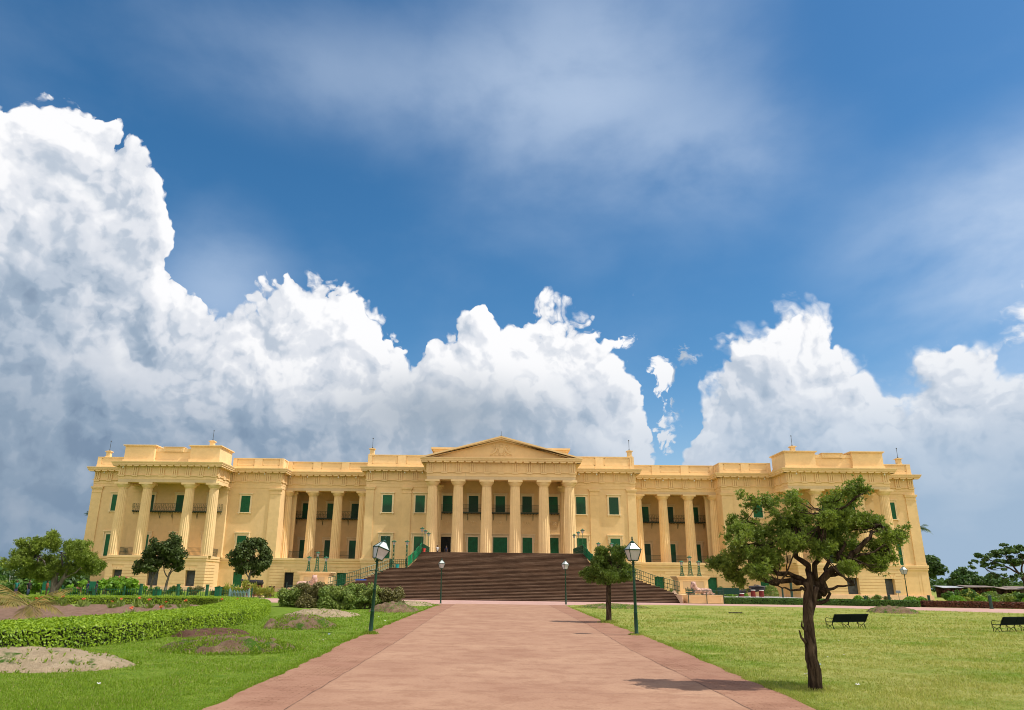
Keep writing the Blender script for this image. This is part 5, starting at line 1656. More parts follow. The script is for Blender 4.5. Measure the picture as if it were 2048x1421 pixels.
tree('wide airy flat-topped tree against the sky at far right', (92.0, 135, 0), [([(0, 0, 0), (-0.2, 0, 2.5), (-0.6, 0, 4.2)], 0.4, 0.25)],
     [([(-0.5, 0, 4.0), (-2.5, 0, 5.2), (-5.8, 0, 6.6)], 0.2, 0.05), ([(-0.5, 0, 4.0), (-2, 0, 6.0), (-3.4, 0, 8.0)], 0.2, 0.05), ([(-0.5, 0, 4.1), (0, 0, 6), (-0.5, 0, 8.6)], 0.2, 0.05), ([(-0.5, 0, 4.0), (1.5, 0, 6), (2.5, 0, 8.6)], 0.2, 0.05), ([(-2.5, 0, 5.2), (-5, 0, 5.0), (-6.8, 0, 5.2)], 0.1, 0.04), ([(-0.5, 0, 3.5), (-2.4, 0, 3.9), (-3.0, 0, 3.6)], 0.08, 0.03)],
     BL9, FARL, 6500, 0.34, shell=0.2, up=0.6, seed=9, twigs=60)


def palm(x, y, h, r, label, seed, mat=PALML, nf=14, tr=0.2, group='palms beyond the palace', droop=1.0, wl=0.05, leafn=26, trunk=True):
    R = random.Random(seed); e = tag(empty('palm', (x, y, 0)), label, 'palm tree', group)
    if trunk:
        m = MB(); m.tube([(0, 0, -0.1), (0.1, 0, h*0.5), (0, 0, h)], [tr*1.2, tr, tr*0.8], 8); m.build('trunk', BARK2, e, loc=(x, y, 0), smooth=True)
    V = []; F = []; st = MB()
    for i in range(nf):
        a = 2*math.pi*i/nf + R.uniform(-0.2, 0.2); up = R.uniform(0.05, 0.9)
        L = r*R.uniform(0.8, 1.15); P = []
        for k in range(10):
            f = k/9; rr = L*f*(1-0.12*f); z = h + L*(up*f - droop*(0.25+0.6*(1-up*0.5))*f*f)
            P.append(Vector((math.cos(a)*rr, math.sin(a)*rr, z)))
        st.tube(P, [0.02*tr/0.2*(1-0.7*k/9)+0.003 for k in range(10)], 4)
        side = Vector((-math.sin(a), math.cos(a), 0))
        for k in range(leafn):
            f = 0.12 + 0.88*k/leafn; q = f*9; i0 = min(8, int(q)); p = P[i0].lerp(P[i0+1], q-i0); t_ = (P[i0+1]-P[i0]).normalized()
            ll = L*0.30*math.sin(math.pi*min(1, 0.15+f*0.85))+L*0.05
            for s in (-1, 1):
                d = (side*s + t_*0.7 + Vector((0, 0, -0.45-0.3*R.random()))).normalized()
                w_ = t_*(wl*ll*0.9)
                b = len(V); V += [p, p+d*ll*0.5+w_, p+d*ll, p+d*ll*0.5-w_]; F.append((b, b+1, b+2, b+3))
    st.build('frond_stems', mat, e, loc=(x, y, 0))
    mesh_np('fronds', np.array([tuple(v) for v in V]), np.array(F), mat, e, loc=(x, y, 0))
    return e


palm(76.6, 138, 12.0, 2.6, 'dark palm showing behind the right end of the palace', 51)
palm(-76.8, 142, 13.2, 2.6, 'dark palm showing behind the left end of the palace', 52)
palm(-71.5, 118, 3.6, 2.8, 'feathery green palm at the left picture edge behind the tower trees', 53, mat=leaf_mat('fresh_palm_leaf', (0.07, 0.13, 0.03), (0.16, 0.24, 0.06), 0.25))
palm(-66.5, 112, 3.0, 2.4, 'low green palm just left of the white tower', 54, mat=PALML)
for k, (x, y, h, r, n, lab) in enumerate(((-64.0, 108, 3.6, 3.0, 2400, 'dark rounded tree behind the people at far left'), (-58.5, 104, 3.2, 2.8, 2200, 'dark low tree behind the forked grey trunk'), (-78, 125, 4.2, 3.5, 1800, 'pale green tree at the extreme left edge'), (-53.0, 92, 2.2, 2.0, 1500, 'low green tree beside the left corner of the palace'))):
    bg_tree(lab, x, y, h, r, n, 60+k, size=0.3, group='trees at far left', nb=12, zc=0.5)
# far treeline: one mass
R2 = np.random.default_rng(77)
nT = 9000
fx = np.concatenate([R2.uniform(-330, -150, nT//2), R2.uniform(150, 330, nT//2)]); fy = R2.uniform(330, 350, nT)
hh = 4.5 + 2.2*np.sin(fx*0.11) + 1.5*np.sin(fx*0.31+1) + R2.normal(0, 0.6, nT)
P = np.stack([fx, fy, R2.random(nT)**0.6*hh], 1)
V, F = leaf_quads(P, np.tile([0, -0.5, 0.6], (nT, 1)), 1.5, 1.4, 0.8, R2)
kind(mesh_np('distant_trees', V, F, FARL), 'stuff')

# white tower far left
e = tag(empty('white_tower', (-127, 200, 0)), 'slender white tower with a domed top beyond the left trees', 'tower')
WP = flat_mat('white_plaster', (0.72, 0.73, 0.72), 0.8, var=0.08)
m = MB(); m.lathe([(1.15, 0), (0.95, 5.2), (1.5, 5.4), (1.5, 5.7), (0.75, 5.75), (0.7, 6.9)], 10, c=(-127, 200, 0)); o = m.build('shaft', WP, e); o.location = -WORLD[e.name]
m = MB(); m.lathe([(0.95, 6.9), (0.85, 7.1), (0.7, 7.5), (0.35, 7.9), (0.05, 8.3)], 10, c=(-127, 200, 0)); o = m.build('dome', WP, e); o.location = -WORLD[e.name]

# ------------------------------------------------------------------ hedges, beds, mounds
def poly_area_pts(poly, n, R):
    """uniform points inside a polygon"""
    p = np.array(poly); lo = p.min(0); hi = p.max(0); out = []
    x1 = p; x2 = np.roll(p, -1, 0)
    while sum(len(o) for o in out) < n:
        q = R.uniform(lo, hi, (n*3, 2)); c = np.zeros(len(q), bool)
        for (ax, ay), (bx, by) in zip(x1, x2):
            m = ((ay > q[:, 1]) != (by > q[:, 1])) & (q[:, 0] < (bx-ax)*(q[:, 1]-ay)/((by-ay) or 1e-9)+ax); c ^= m
        out.append(q[c])
    return np.concatenate(out)[:n]


def smooth_line(pts, k=6):
    out = []
    n = len(pts)
    for i in range(n-1):
        p0 = pts[max(i-1, 0)]; p1 = pts[i]; p2 = pts[i+1]; p3 = pts[min(i+2, n-1)]
        for j in range(k):
            t = j/k; out.append(tuple(0.5*((2*p1[a])+(-p0[a]+p2[a])*t+(2*p0[a]-5*p1[a]+4*p2[a]-p3[a])*t*t+(-p0[a]+3*p1[a]-3*p2[a]+p3[a])*t**3) for a in (0, 1)))
    out.append(pts[-1]); return out


def hedge(name, label, cat, poly, h, mat, ntop, nside, size, core=None, seed=3, group=None, part_of=None):
    """clipped hedge: a dark twiggy core with leaves over its top and sides"""
    R = np.random.default_rng(seed)
    cx = sum(p[0] for p in poly)/len(poly); cy = sum(p[1] for p in poly)/len(poly)
    e = tag(empty(name, (cx, cy, 0)), label, cat, group)
    c = MB(); c.slab([(x, y) for x, y in poly], 0, h-0.05)
    o = c.build('core', core, e); o.location = -WORLD[e.name]
    T = poly_area_pts(poly, ntop, R)
    P1 = np.column_stack([T, h + R.normal(0, 0.022, ntop)]); N1 = np.tile([0, 0, 1.0], (ntop, 1))
    A = np.array(poly); B = np.roll(A, -1, 0); L = np.linalg.norm(B-A, axis=1); idx = R.choice(len(A), nside, p=L/L.sum()); f = R.random(nside)[:, None]
    S_ = A[idx]*(1-f)+B[idx]*f; d = (B-A)[idx]/L[idx][:, None]
    area = sum(a[0]*b[1]-b[0]*a[1] for a, b in zip(poly, poly[1:]+poly[:1]))
    nn = np.column_stack([d[:, 1], -d[:, 0]]) * (1 if area > 0 else -1)
    zz = R.random(nside)*h
    bul = 0.02+R.normal(0, 0.022, nside)
    P2 = np.column_stack([S_+nn*bul[:, None], zz]); N2 = np.column_stack([nn, np.full(nside, 0.35)])
    V, F = leaf_quads(np.concatenate([P1, P2]), np.concatenate([N1, N2]), size, 1.7, 0.55, R)
    mesh_np('leaves', V, F, mat, e, loc=(0, 0, 0)).location = -WORLD[e.name]
    return e


TWIG = flat_mat('shaded_twigs', (0.018, 0.022, 0.008), 0.95, var=0.4)
outer = [(-12.3, 12.0), (-11.75, 16.6), (-11.1, 18.5), (-10.6, 21), (-10.62, 26), (-10.62, 30.4), (-11.5, 35.5), (-12.9, 41), (-14.9, 46.8), (-17.6, 51), (-20.6, 53.2), (-25, 51.2), (-29, 48.8), (-34, 45.4)]
inner = [(-33.2, 44.0), (-28.2, 47.1), (-24.4, 49.0), (-20.8, 50.5), (-18.4, 48.6), (-16.3, 44), (-14.8, 39), (-13.4, 31), (-13.15, 27), (-13.25, 24), (-13.8, 21), (-14.3, 18.5), (-15.6, 12.0)]
hp_ = smooth_line(outer, 4) + smooth_line(inner, 4)
hedge('hedge', 'bright green clipped hedge curving round the flower bed on the left', 'hedge', hp_, 0.50, HEDG, 120000, 64000, 0.038, TWIG, 3)

SOIL = None


def soil_mat(name, c1, c2, grass=0.0, gc=(0.06, 0.13, 0.015)):
    m, t, b = new_mat(name, 0.95, 0.1)
    P = S(t, t.nodes.new('ShaderNodeNewGeometry').outputs['Position'])
    n = noise(t, P, 2.5, 6, 0.7); n2 = noise(t, P, 18, 4, 0.7)
    c = mixc(t, sstep(t, n, 0.3, 0.7), c1, c2)
    c = mixc(t, sstep(t, n2, 0.5, 0.8) * 0.5, c, (c1[0]*0.5, c1[1]*0.5, c1[2]*0.5))
    if grass: c = mixc(t, sstep(t, noise(t, P, 1.6, 5, 0.7), 0.62-grass*0.25, 0.72-grass*0.2), c, gc)
    t.links.new(c.k, b.inputs['Base Color'])
    bn = t.nodes.new('ShaderNodeBump'); bn.inputs['Strength'].default_value = 1.0; bn.inputs['Distance'].default_value = 0.08
    t.links.new(n2.k, bn.inputs['Height']); t.links.new(bn.outputs[0], b.inputs['Normal'])
    return m


SOILR = soil_mat('reddish_bed_soil', (0.19, 0.115, 0.078), (0.30, 0.195, 0.14))
SAND = soil_mat('pale_sand_heap', (0.34, 0.26, 0.165), (0.47, 0.37, 0.25), 0.3)
DIRT = soil_mat('dug_earth', (0.15, 0.095, 0.06), (0.27, 0.19, 0.125), 0.5)
from mathutils import noise as mno


def heightmap_mesh(name, poly, fn, step, mat):
    """bumpy sheet clipped to a polygon (quads whose centre lies inside)"""
    p = np.array(poly); lo = p.min(0); hi = p.max(0)
    xs = np.arange(lo[0], hi[0], step); ys = np.arange(lo[1], hi[1], step)
    X, Y = np.meshgrid(xs, ys, indexing='ij')
    Z = np.vectorize(fn)(X, Y)
    V = np.stack([X, Y, Z], -1).reshape(-1, 3); ny = len(ys)
    cx = X[:-1, :-1]+step/2; cy = Y[:-1, :-1]+step/2; c = np.zeros(cx.shape, bool)
    for (ax, ay), (bx, by) in zip(p, np.roll(p, -1, 0)):
        c ^= ((ay > cy) != (by > cy)) & (cx < (bx-ax)*(cy-ay)/((by-ay) or 1e-9)+ax)
    I, J = np.nonzero(c); a = I*ny+J
    return mesh_np(name, V, np.stack([a, a+ny, a+ny+1, a+1], 1), mat, smooth=False)


bed = inner + [(-40, 12), (-48, 36), (-38, 43)]
kind(heightmap_mesh('soil_bed', bed, lambda x, y: 0.045 + 0.03*mno.noise((x*1.1, y*1.1, 0)) + 0.035*mno.noise((x*4, y*4, 3)), 0.16, SOILR))


def mound(label, x, y, rx, ry, h, mat, seed, weeds=0, name='earth_mound', wm=None, group='heaps of earth on the left lawn'):
    R = random.Random(seed); n = 44; V = []; F = []
    for i in range(n+1):
        for j in range(n+1):
            u = -1.25+2.5*i/n; v = -1.25+2.5*j/n
            w = 0.22*mno.noise((u*1.7+seed, v*1.7, seed)); d = math.sqrt(u*u+v*v)+w
            z = max(0.0, 1-d*d)**0.75 * h if d < 1 else 0
            z += ((0.30 if mat is DIRT else 0.14)*h)*mno.noise((u*5, v*5, seed))*(1 if z > 0 else 0) + (0.055 if mat is DIRT else 0.03)*mno.noise((u*rx*9, v*ry*9, seed))*(1 if z > 0 else 0) - (0.03 if z <= 0 else 0)
            V.append((u*rx, v*ry, z))
    for i in range(n):
        for j in range(n):
            a = i*(n+1)+j; q = (a, a+n+1, a+n+2, a+1)
            if max(V[k][2] for k in q) > -0.01: F.append(q)
    e = tag(empty(name, (x, y, 0)), label, 'earth heap', group)
    mesh_np('heap', np.array(V), np.array(F), mat, e, loc=(x, y, 0), smooth=True)
    if weeds:
        Rn = np.random.default_rng(seed); a = Rn.uniform(0, 2*math.pi, weeds); r = Rn.random(weeds)**0.35*1.12
        P = np.stack([np.cos(a)*r*rx, np.sin(a)*r*ry, np.maximum(0, 1-r*r)**0.75*h*0.95], 1)
        V2, F2 = needle_tufts(P, np.tile([0, 0, 1.0], (weeds, 1)), 0.075, 0.010, 4, Rn)
        kind(mesh_np('weeds', V2, F2, wm or GRASSB, e, loc=(x, y, 0)), 'stuff')
    return e


def grass_blade_mat(name):
    m, t, b = new_mat(name, 0.8, 0.2)
    g = t.nodes.new('ShaderNodeNewGeometry'); P = S(t, g.outputs['Position']); r = S(t, g.outputs['Random Per Island'])
    sep = t.nodes.new('ShaderNodeSeparateXYZ'); t.links.new(P.k, sep.inputs[0]); X = S(t, sep.outputs[0])
    right = sstep(t, X, -1.0, 6.0) * sstep(t, noise(t, P, 0.35, 4, 0.6), 0.25, 0.6)
    lush = mixc(t, r, (0.11, 0.21, 0.012), (0.27, 0.38, 0.04)); dry = mixc(t, r, (0.22, 0.27, 0.045), (0.54, 0.50, 0.18))
    c = mixc(t, right, lush, dry)
    c = mixc(t, sstep(t, r, 0.93, 0.95), c, (0.40, 0.34, 0.17))
    t.links.new(c.k, b.inputs['Base Color'])
    tr = node(t, 'ShaderNodeBsdfTranslucent', {'Color': vm(t, 'MULTIPLY', c, (1.3, 1.3, 0.7))})
    ms = t.nodes.new('ShaderNodeMixShader'); ms.inputs[0].default_value = 0.35
    t.links.new(b.outputs[0], ms.inputs[1]); t.links.new(tr.k, ms.inputs[2]); t.links.new(ms.outputs[0], t.nodes['Material Output'].inputs[0])
    return m


GRASSB = grass_blade_mat('grass_blades')
mound('long pale sand heap at the lower left corner beside the hedge', -10.0, 15.1, 1.95, 1.35, 0.30, SAND, 11, 380, name='sand_heap')
mound('low weedy brown mound in the left lawn, nearest the sand heap', -7.35, 18.9, 1.55, 1.25, 0.30, DIRT, 12, 2600)
mound('dark crumbly soil heap touching the foot of the curved hedge', -9.55, 23.6, 1.1, 1.3, 0.20, soil_mat('dark_wet_soil', (0.10, 0.05, 0.035), (0.18, 0.10, 0.07), 0.1), 13, 150)
mound('rounded brown mound midway up the left lawn', -7.95, 28.2, 1.25, 1.5, 0.42, DIRT, 14, 1500)
mound('pale flat sandy mound in front of the bushes', -9.3, 37.5, 1.7, 1.7, 0.32, SAND, 15, 420)
mound('brown earth heap between the bushes and the left lantern post', -6.7, 44.2, 1.4, 1.6, 0.48, DIRT, 16, 300)
mound('low sandy heap with weeds at the far edge of the left lawn', -7.3, 56.5, 2.2, 1.6, 0.30, SAND, 17, 500)
mound('grey-brown earth heap at the far edge of the right lawn', 26.3, 53.5, 1.6, 1.9, 0.42, DIRT, 18, 250, group='heaps of earth on the right lawn')
mound('grassy rise by the far edge of the right lawn behind the round tree', 7.6, 56.0, 2.6, 2.0, 0.30, soil_mat('turf_and_soil', (0.2, 0.15, 0.08), (0.28, 0.2, 0.12), 0.9), 19, 1200, group='heaps of earth on the right lawn')

# ------------------------------------------------------------------ grass blades (one mass)
Rg = np.random.default_rng(5)


def lawn_points(n, ymin, ymax, xl, xr):
    u = Rg.random(n); y = 1/(1/ymin+(1/ymax-1/ymin)*u)          # density falls with the square of distance
    x = xl(y)+(xr(y)-xl(y))*Rg.random(n); return x, y


ly = [p[1] for p in LE]; lx = [p[0] for p in LE]; ry_ = [p[1] for p in RE]; rx_ = [p[0] for p in RE]
x1, y1 = lawn_points(60000, 8.5, 58, lambda y: np.minimum(-0.60*y-3, -8), lambda y: np.interp(y, ly, lx)-0.01)
keep = x1 > -11.2-0.0*y1; x1, y1 = x1[keep], y1[keep]
x2, y2 = lawn_points(80000, 8.5, 62, lambda y: np.interp(y, ry_, rx_)+0.01, lambda y: 0.66*y+6)
kp = y2 < np.interp(x2, [4.8, 6.6, 12, 18.9, 24, 28.2, 33.5, 37.1, 52], [61.4, 63.8, 66.3, 66.6, 65.4, 63, 58.5, 55.8, 44]) - 0.05
x2, y2 = x2[kp], y2[kp]
gx = np.concatenate([x1, x2]); gy = np.concatenate([y1, y2]); n = len(gx)
# fringe of longer grass along the worn path edges
nf = 9000
fy_ = 1/(1/9+(1/58-1/9)*Rg.random(nf)); sd_ = Rg.random(nf) < 0.5
fx_ = np.where(sd_, np.interp(fy_, ly, lx)-np.abs(Rg.normal(0, 0.08, nf)), np.interp(fy_, ry_, rx_)+np.abs(Rg.normal(0, 0.08, nf)))
gx = np.concatenate([gx, fx_]); gy = np.concatenate([gy, fy_])
tb = Rg.normal(0, 0.16, (330, 2)); gx = np.concatenate([gx, 4.26+tb[:, 0], 4.08+tb[:, 0], -4.95+tb[:, 0]*0.6, 3.78+tb[:, 0]*0.6]); gy = np.concatenate([gy, 13.15+tb[:, 1], 34.5+tb[:, 1], 25.0+tb[:, 1]*0.6, 26.25+tb[:, 1]*0.6])
P = np.stack([gx, gy, np.zeros(len(gx))], 1)
clump = np.array([mno.noise((a*0.9, b*0.9, 0)) for a, b in zip(gx, gy)])
clump2 = np.array([mno.noise((a*0.33, b*0.33, 7)) for a, b in zip(gx, gy)])
Lg = np.clip(0.040 + 0.045*clump + 0.025*clump2, 0.014, 0.12) * np.clip(gy/18, 0.85, 1.9)
k = 3
C = np.repeat(P, k, 0); Lk = np.repeat(Lg, k)[:, None]
C = C + np.concatenate([Rg.normal(0, 0.02, (len(C), 2)), np.zeros((len(C), 1))], 1)
Lk[-330*4*k:] *= 1.7
d = np.stack([Rg.normal(0, 0.55, len(C)), Rg.normal(0, 0.55, len(C)), np.ones(len(C))], 1); d /= np.linalg.norm(d, axis=1, keepdims=True)
sdv = np.stack([Rg.normal(0, 1, len(C)), Rg.normal(0, 1, len(C)), np.zeros(len(C))], 1); sdv /= np.linalg.norm(sdv, axis=1, keepdims=True)
wv = 0.0045*np.clip(np.repeat(gy, k)/12, 1, 3.0)[:, None]
V = np.stack([C-sdv*wv, C+sdv*wv, C+d*Lk*Rg.uniform(0.6, 1.3, (len(C), 1))], 1).reshape(-1, 3)
F = np.arange(len(V)).reshape(-1, 3)
kind(mesh_np('grass', V, F, GRASSB), 'stuff')

# ------------------------------------------------------------------ bushes and garden plants
def bush(label, x, y, blobs, mat, n, size, name='bush', cat='bush', group=None, tuft=None, seed=1, stems=14, z0=0.0, shell=0.3, flowers=None, up=0.4):
    e = tag(empty(name, (x, y, z0)), label, cat, group)
    R = np.random.default_rng(seed); RR = random.Random(seed)
    if stems:
        m = MB()
        for _ in range(stems):
            b = RR.choice(blobs); c = (b[0]+RR.uniform(-.6, .6)*b[3], b[1]+RR.uniform(-.6, .6)*b[4], b[2]+RR.uniform(0, .95)*b[5])
            s = (b[0]*0.4+RR.uniform(-.2, .2), b[1]*0.4, 0); m.tube(wig([s, ((s[0]+c[0])/2, (s[1]+c[1])/2, c[2]*0.6), c], 0.05, 2, RR), 0.014, 4)
        m.build('stems', BARK2, e, loc=(x, y, z0))
    P, D = blob_points(blobs, n, R, shell); kp = P[:, 2] > 0.01; P, D = P[kp], D[kp]; D = D+np.array([0, 0, up]); D /= np.linalg.norm(D, axis=1, keepdims=True)
    V, F = (needle_tufts(P, D, size, size*0.11, tuft, R) if tuft else leaf_quads(P, D, size, 1.6, 0.7, R))
    mesh_np('leaves', V, F, mat, e, loc=(x, y, z0))
    if flowers:
        fm, nfl, fs = flowers
        P, D = blob_points(blobs, nfl, R, 0.95); kp = P[:, 2] > 0.1; P, D = P[kp]*1.03, D[kp]
        P = np.repeat(P, 4, 0)+R.normal(0, fs*0.35, (len(P)*4, 3)); D = np.repeat(D, 4, 0)
        V, F = leaf_quads(P, D, fs, 1.1, 0.6, R); mesh_np('flowers', V, F, fm, e, loc=(x, y, z0))
    return e


DRYB = leaf_mat('olive_dry_leaf', (0.10, 0.095, 0.03), (0.21, 0.19, 0.07), 0.2, hue_scale=1.5)


def rb(seed, cx, rx, ry, h, n, r):
    R = random.Random(seed)
    return [(R.uniform(-rx, rx), R.uniform(-ry, ry), h*R.uniform(0.08, 0.85), r*R.uniform(.7, 1.25), r*R.uniform(.7, 1.25), r*R.uniform(.55, .95)) for _ in range(n)]


for k, (x, y, rx, h, n, mat, lab) in enumerate((
        (-13.9, 50.5, 0.9, 1.25, 7000, BUSHL, 'leafy bush at the left end of the tangled row, against the curved hedge'),
        (-12.2, 49.0, 1.0, 1.6, 8000, DRYB, 'tall straggly olive bush, second from the hedge in the tangled row'),
        (-10.4, 46.5, 0.9, 1.4, 8000, BUSHL, 'green bush in the middle of the tangled row before the left lion'),
        (-9.2, 48.0, 1.0, 1.6, 8000, BUSHL, 'tallest green bush of the tangled row, left of the stair'),
        (-7.7, 48.4, 0.8, 1.3, 7000, DRYB, 'olive bush at the right end of the tangled row, nearest the lantern post'))):
    bush(lab, x, y, rb(100+k, 0, rx*1.05, 0.8, h, 34, 0.36), mat, int(n*1.7), 0.08, group='tangled bushes before the left lion', seed=100+k, stems=30)
Rf = random.Random(4)
# spiky yellow plant clump left of the pedestal
for k in range(7):
    x = -26.0+k*0.62+Rf.uniform(-.2, .2); y = 73.5+Rf.uniform(-.6, .6); hh = Rf.uniform(0.8, 1.5)
    e = tag(empty('spiky_shrub', (x, y, 0)), 'yellow-green spiky shrub in the clump between the left cannon and the pedestal', 'shrub', 'spiky yellow-green shrubs beside the left cannon')
    m = MB(); P = []; D = []
    for s in range(5):
        bx, by = Rf.uniform(-.3, .3), Rf.uniform(-.3, .3); tz = hh*Rf.uniform(.5, 1.05)
        m.tube([(bx*0.4, by*0.4, 0), (bx, by, tz)], 0.022, 5)
        for q in range(9): P.append((bx, by, tz-q*0.045)); D.append((Rf.uniform(-.6, .6), Rf.uniform(-.6, .6), 1.1-q*0.08))
    m.build('stems', BARK2, e, loc=(x, y, 0))
    D = np.array(D); D /= np.linalg.norm(D, axis=1, keepdims=True)
    V, F = needle_tufts(np.array(P), D, 0.46, 0.032, 5, np.random.default_rng(k)); mesh_np('leaves', V, F, YELL, e, loc=(x, y, 0))

bush('round bush with pink blossom before the left podium window', -46.3, 92, [(-0.5, 0, 0.9, 1.3, 1.0, 0.75), (0.6, 0, 1.0, 1.25, 1.0, 0.8), (0, 0, 1.35, 1.2, 1.0, 0.55)], BRIGHT, 5000, 0.13, cat='flowering bush', name='flowering_bush', flowers=(PINKF, 90, 0.13), seed=120, stems=8, shell=0.7)
bush('pink flowering bush beside the green post at far left', -46.6, 86, [(-0.7, 0, 0.5, 0.55, 0.5, 0.4), (0.0, 0, 0.6, 0.5, 0.5, 0.45)], PINKF, 1200, 0.10, cat='flowering bush', name='flowering_bush', seed=121, stems=6)
# low planting along the podium
for k, x in enumerate((-43, -38.2, -36.3, -34.0, -31.5, -29.8)):
    bush('low garden shrub in the planting before the left wing, %s' % ('leftmost', 'second from left', 'third from left', 'third from right', 'second from right', 'rightmost')[k], x, 84+0.3*k, rb(130+k, 0, 0.7, 0.4, 0.85, 8, 0.32), (DRYB, BUSHL, DKHED)[k % 3], 1300, 0.12, group='low shrubs before the left wing', seed=130+k, stems=5)

# clipped hedges to the right
def row_poly(line, w):
    L = smooth_line(line, 5); a = []; b = []
    for i, p in enumerate(L):
        q = Vector(L[min(i+1, len(L)-1)])-Vector(L[max(i-1, 0)]); q.normalize(); a.append((p[0]-q.y*w/2, p[1]+q.x*w/2)); b.append((p[0]+q.y*w/2, p[1]-q.x*w/2))
    return b + a[::-1]


hedge('hedge', 'low dark green hedge along the far side of the right path', 'hedge', row_poly([(20.6, 74.0), (26, 74.0), (31.5, 73.2), (35.0, 71.6), (37.6, 70.8)], 0.9), 0.52, DKHED, 11000, 9000, 0.085, TWIG, 8)
hedge('hedge', 'low dark red-leaved hedge at the right edge beyond the path', 'hedge', row_poly([(38.2, 71.2), (42, 70.0), (46, 69.2), (52, 66.5)], 0.9), 0.50, REDL, 9000, 7000, 0.085, TWIG, 9)
bush('knot of low weeds where the right railing meets the pedestal', 16.9, 79.4, rb(140, 0, 0.8, 0.3, 0.5, 8, 0.25), BUSHL, 1600, 0.09, z0=0.7, seed=140, stems=5, name='weed_clump', cat='weeds')


def dome(label, x, y, r, h, mat, seed, n=2200, z0=0.0):
    if x > 30: h *= 1.35; r *= 1.1
    return bush(label, x, y, [(0, 0, h*0.35, r, r, h*0.68)], mat, n, 0.085, name='clipped_shrub', cat='shrub', group='clipped round shrubs on the right', seed=seed, stems=3, shell=0.93, z0=z0)


dome('dark round clipped shrub behind the right lion', 23.3, 82.5, 0.60, 1.45, DKHED, 150, 3000)
dome('dark yellowish shrub behind the right cannon muzzle', 25.6, 85.8, 0.75, 1.25, BUSHL, 151)
dome('small bright green shrub below the right cannon muzzle', 24.1, 81.6, 0.45, 0.75, BRIGHT, 152)
dome('small bright green shrub between the red drums', 26.3, 84.4, 0.50, 0.98, BRIGHT, 153)
dome('olive round shrub right of the green basement door', 30.5, 88.0, 0.8, 1.25, BUSHL, 154, 3000)
dome('bright green shrub just right of the big tree trunk', 34.8, 76.2, 0.42, 0.62, BRIGHT, 155)
dome('bright green clipped shrub under the small sign', 39.6, 75.6, 0.62, 0.60, BRIGHT, 156)
dome('bright green clipped shrub left of the right lantern post', 40.9, 76.0, 0.45, 0.55, BRIGHT, 157)
dome('wide bright green clipped shrub right of the right lantern post', 42.8, 73.6, 0.70, 0.72, BRIGHT, 158)
dome('small yellow-green shrub between two bright clipped shrubs', 44.0, 73.9, 0.35, 0.6, YELL, 159)
dome('bright clipped shrub just right of the palace corner', 44.8, 73.2, 0.48, 0.68, BRIGHT, 160)
dome('low bright clipped shrub right of the first bollard', 46.1, 73.5, 0.42, 0.62, BRIGHT, 161)
dome('broad yellow-green clipped shrub between the two right bollards', 49.3, 73.0, 0.68, 0.66, BRIGHT, 162)
dome('largest yellow-green clipped dome at far right', 52.3, 74.5, 0.85, 0.85, BRIGHT, 163)
dome('dark green clipped shrub at the right picture edge', 53.0, 71.0, 0.5, 0.72, DKHED, 164)
bush('tall shrub with golden tips right of the palace corner', 49.5, 82.5, [(0, 0, 0.7, 0.9, 0.8, 0.7), (0, 0, 1.1, 0.7, 0.7, 0.5)], DKHED, 3000, 0.12, flowers=(YELL, 150, 0.12), seed=165, shell=0.8)
bush('dark leafy shrub in front of the stalls', 57.5, 86, rb(166, 0, 0.9, 0.5, 1.2, 9, 0.4), DKHED, 2500, 0.14, seed=166)
for k, (x, y) in enumerate(((36.2, 77.5), (37.3, 78.2), (38.2, 77.0), (41.6, 78.3))):
    bush('low grey-green shrub against the right podium, %s from the big tree' % ('first', 'second', 'third', 'fourth')[k], x, y, rb(170+k, 0, 0.6, 0.3, 0.85, 8, 0.28), (DKHED, BUSHL, DRYB, DRYB)[k], 1300, 0.10, group='low shrubs before the right podium', seed=170+k, stems=6)

for k, (x, y, w_, h, mt) in enumerate(((52, 84, 2.2, 1.0, BUSHL), (58, 96, 3.0, 1.1, DKHED), (66, 104, 3.5, 1.2, BUSHL), (63, 88, 2.6, 0.9, DKHED), (74, 118, 4.5, 1.3, DKHED), (80, 112, 4.0, 1.1, BUSHL), (71, 98, 3.0, 0.9, BUSHL), (88, 126, 4.5, 1.2, DKHED))):
    bush('garden shrub mass right of the palace, %s from the corner outwards' % ('first', 'second', 'third', 'fourth', 'fifth', 'sixth', 'seventh', 'eighth')[k], x, y, rb(300+k, 0, w_, 1.2, h, 16, 0.6), mt, 2600, 0.2, seed=300+k, group='garden shrubs right of the palace', stems=6)
for k, (x, y, w_, h, mt) in enumerate(((-56, 84, 2.5, 1.5, BUSHL), (-62, 90, 3.0, 1.9, DKHED), (-49.5, 76, 1.6, 1.1, DKHED), (-70, 100, 4.0, 1.8, BUSHL), (-52, 70, 2.0, 0.9, DKHED))):
    bush('shrub mass at far left behind the people, %s' % ('nearest the palace', 'dark one behind', 'low dark one', 'farthest one', 'lowest one by the edge')[k], x, y, rb(320+k, 0, w_, 1.0, h, 16, 0.6), mt, 2600, 0.2, seed=320+k, group='shrubs at far left', stems=6)

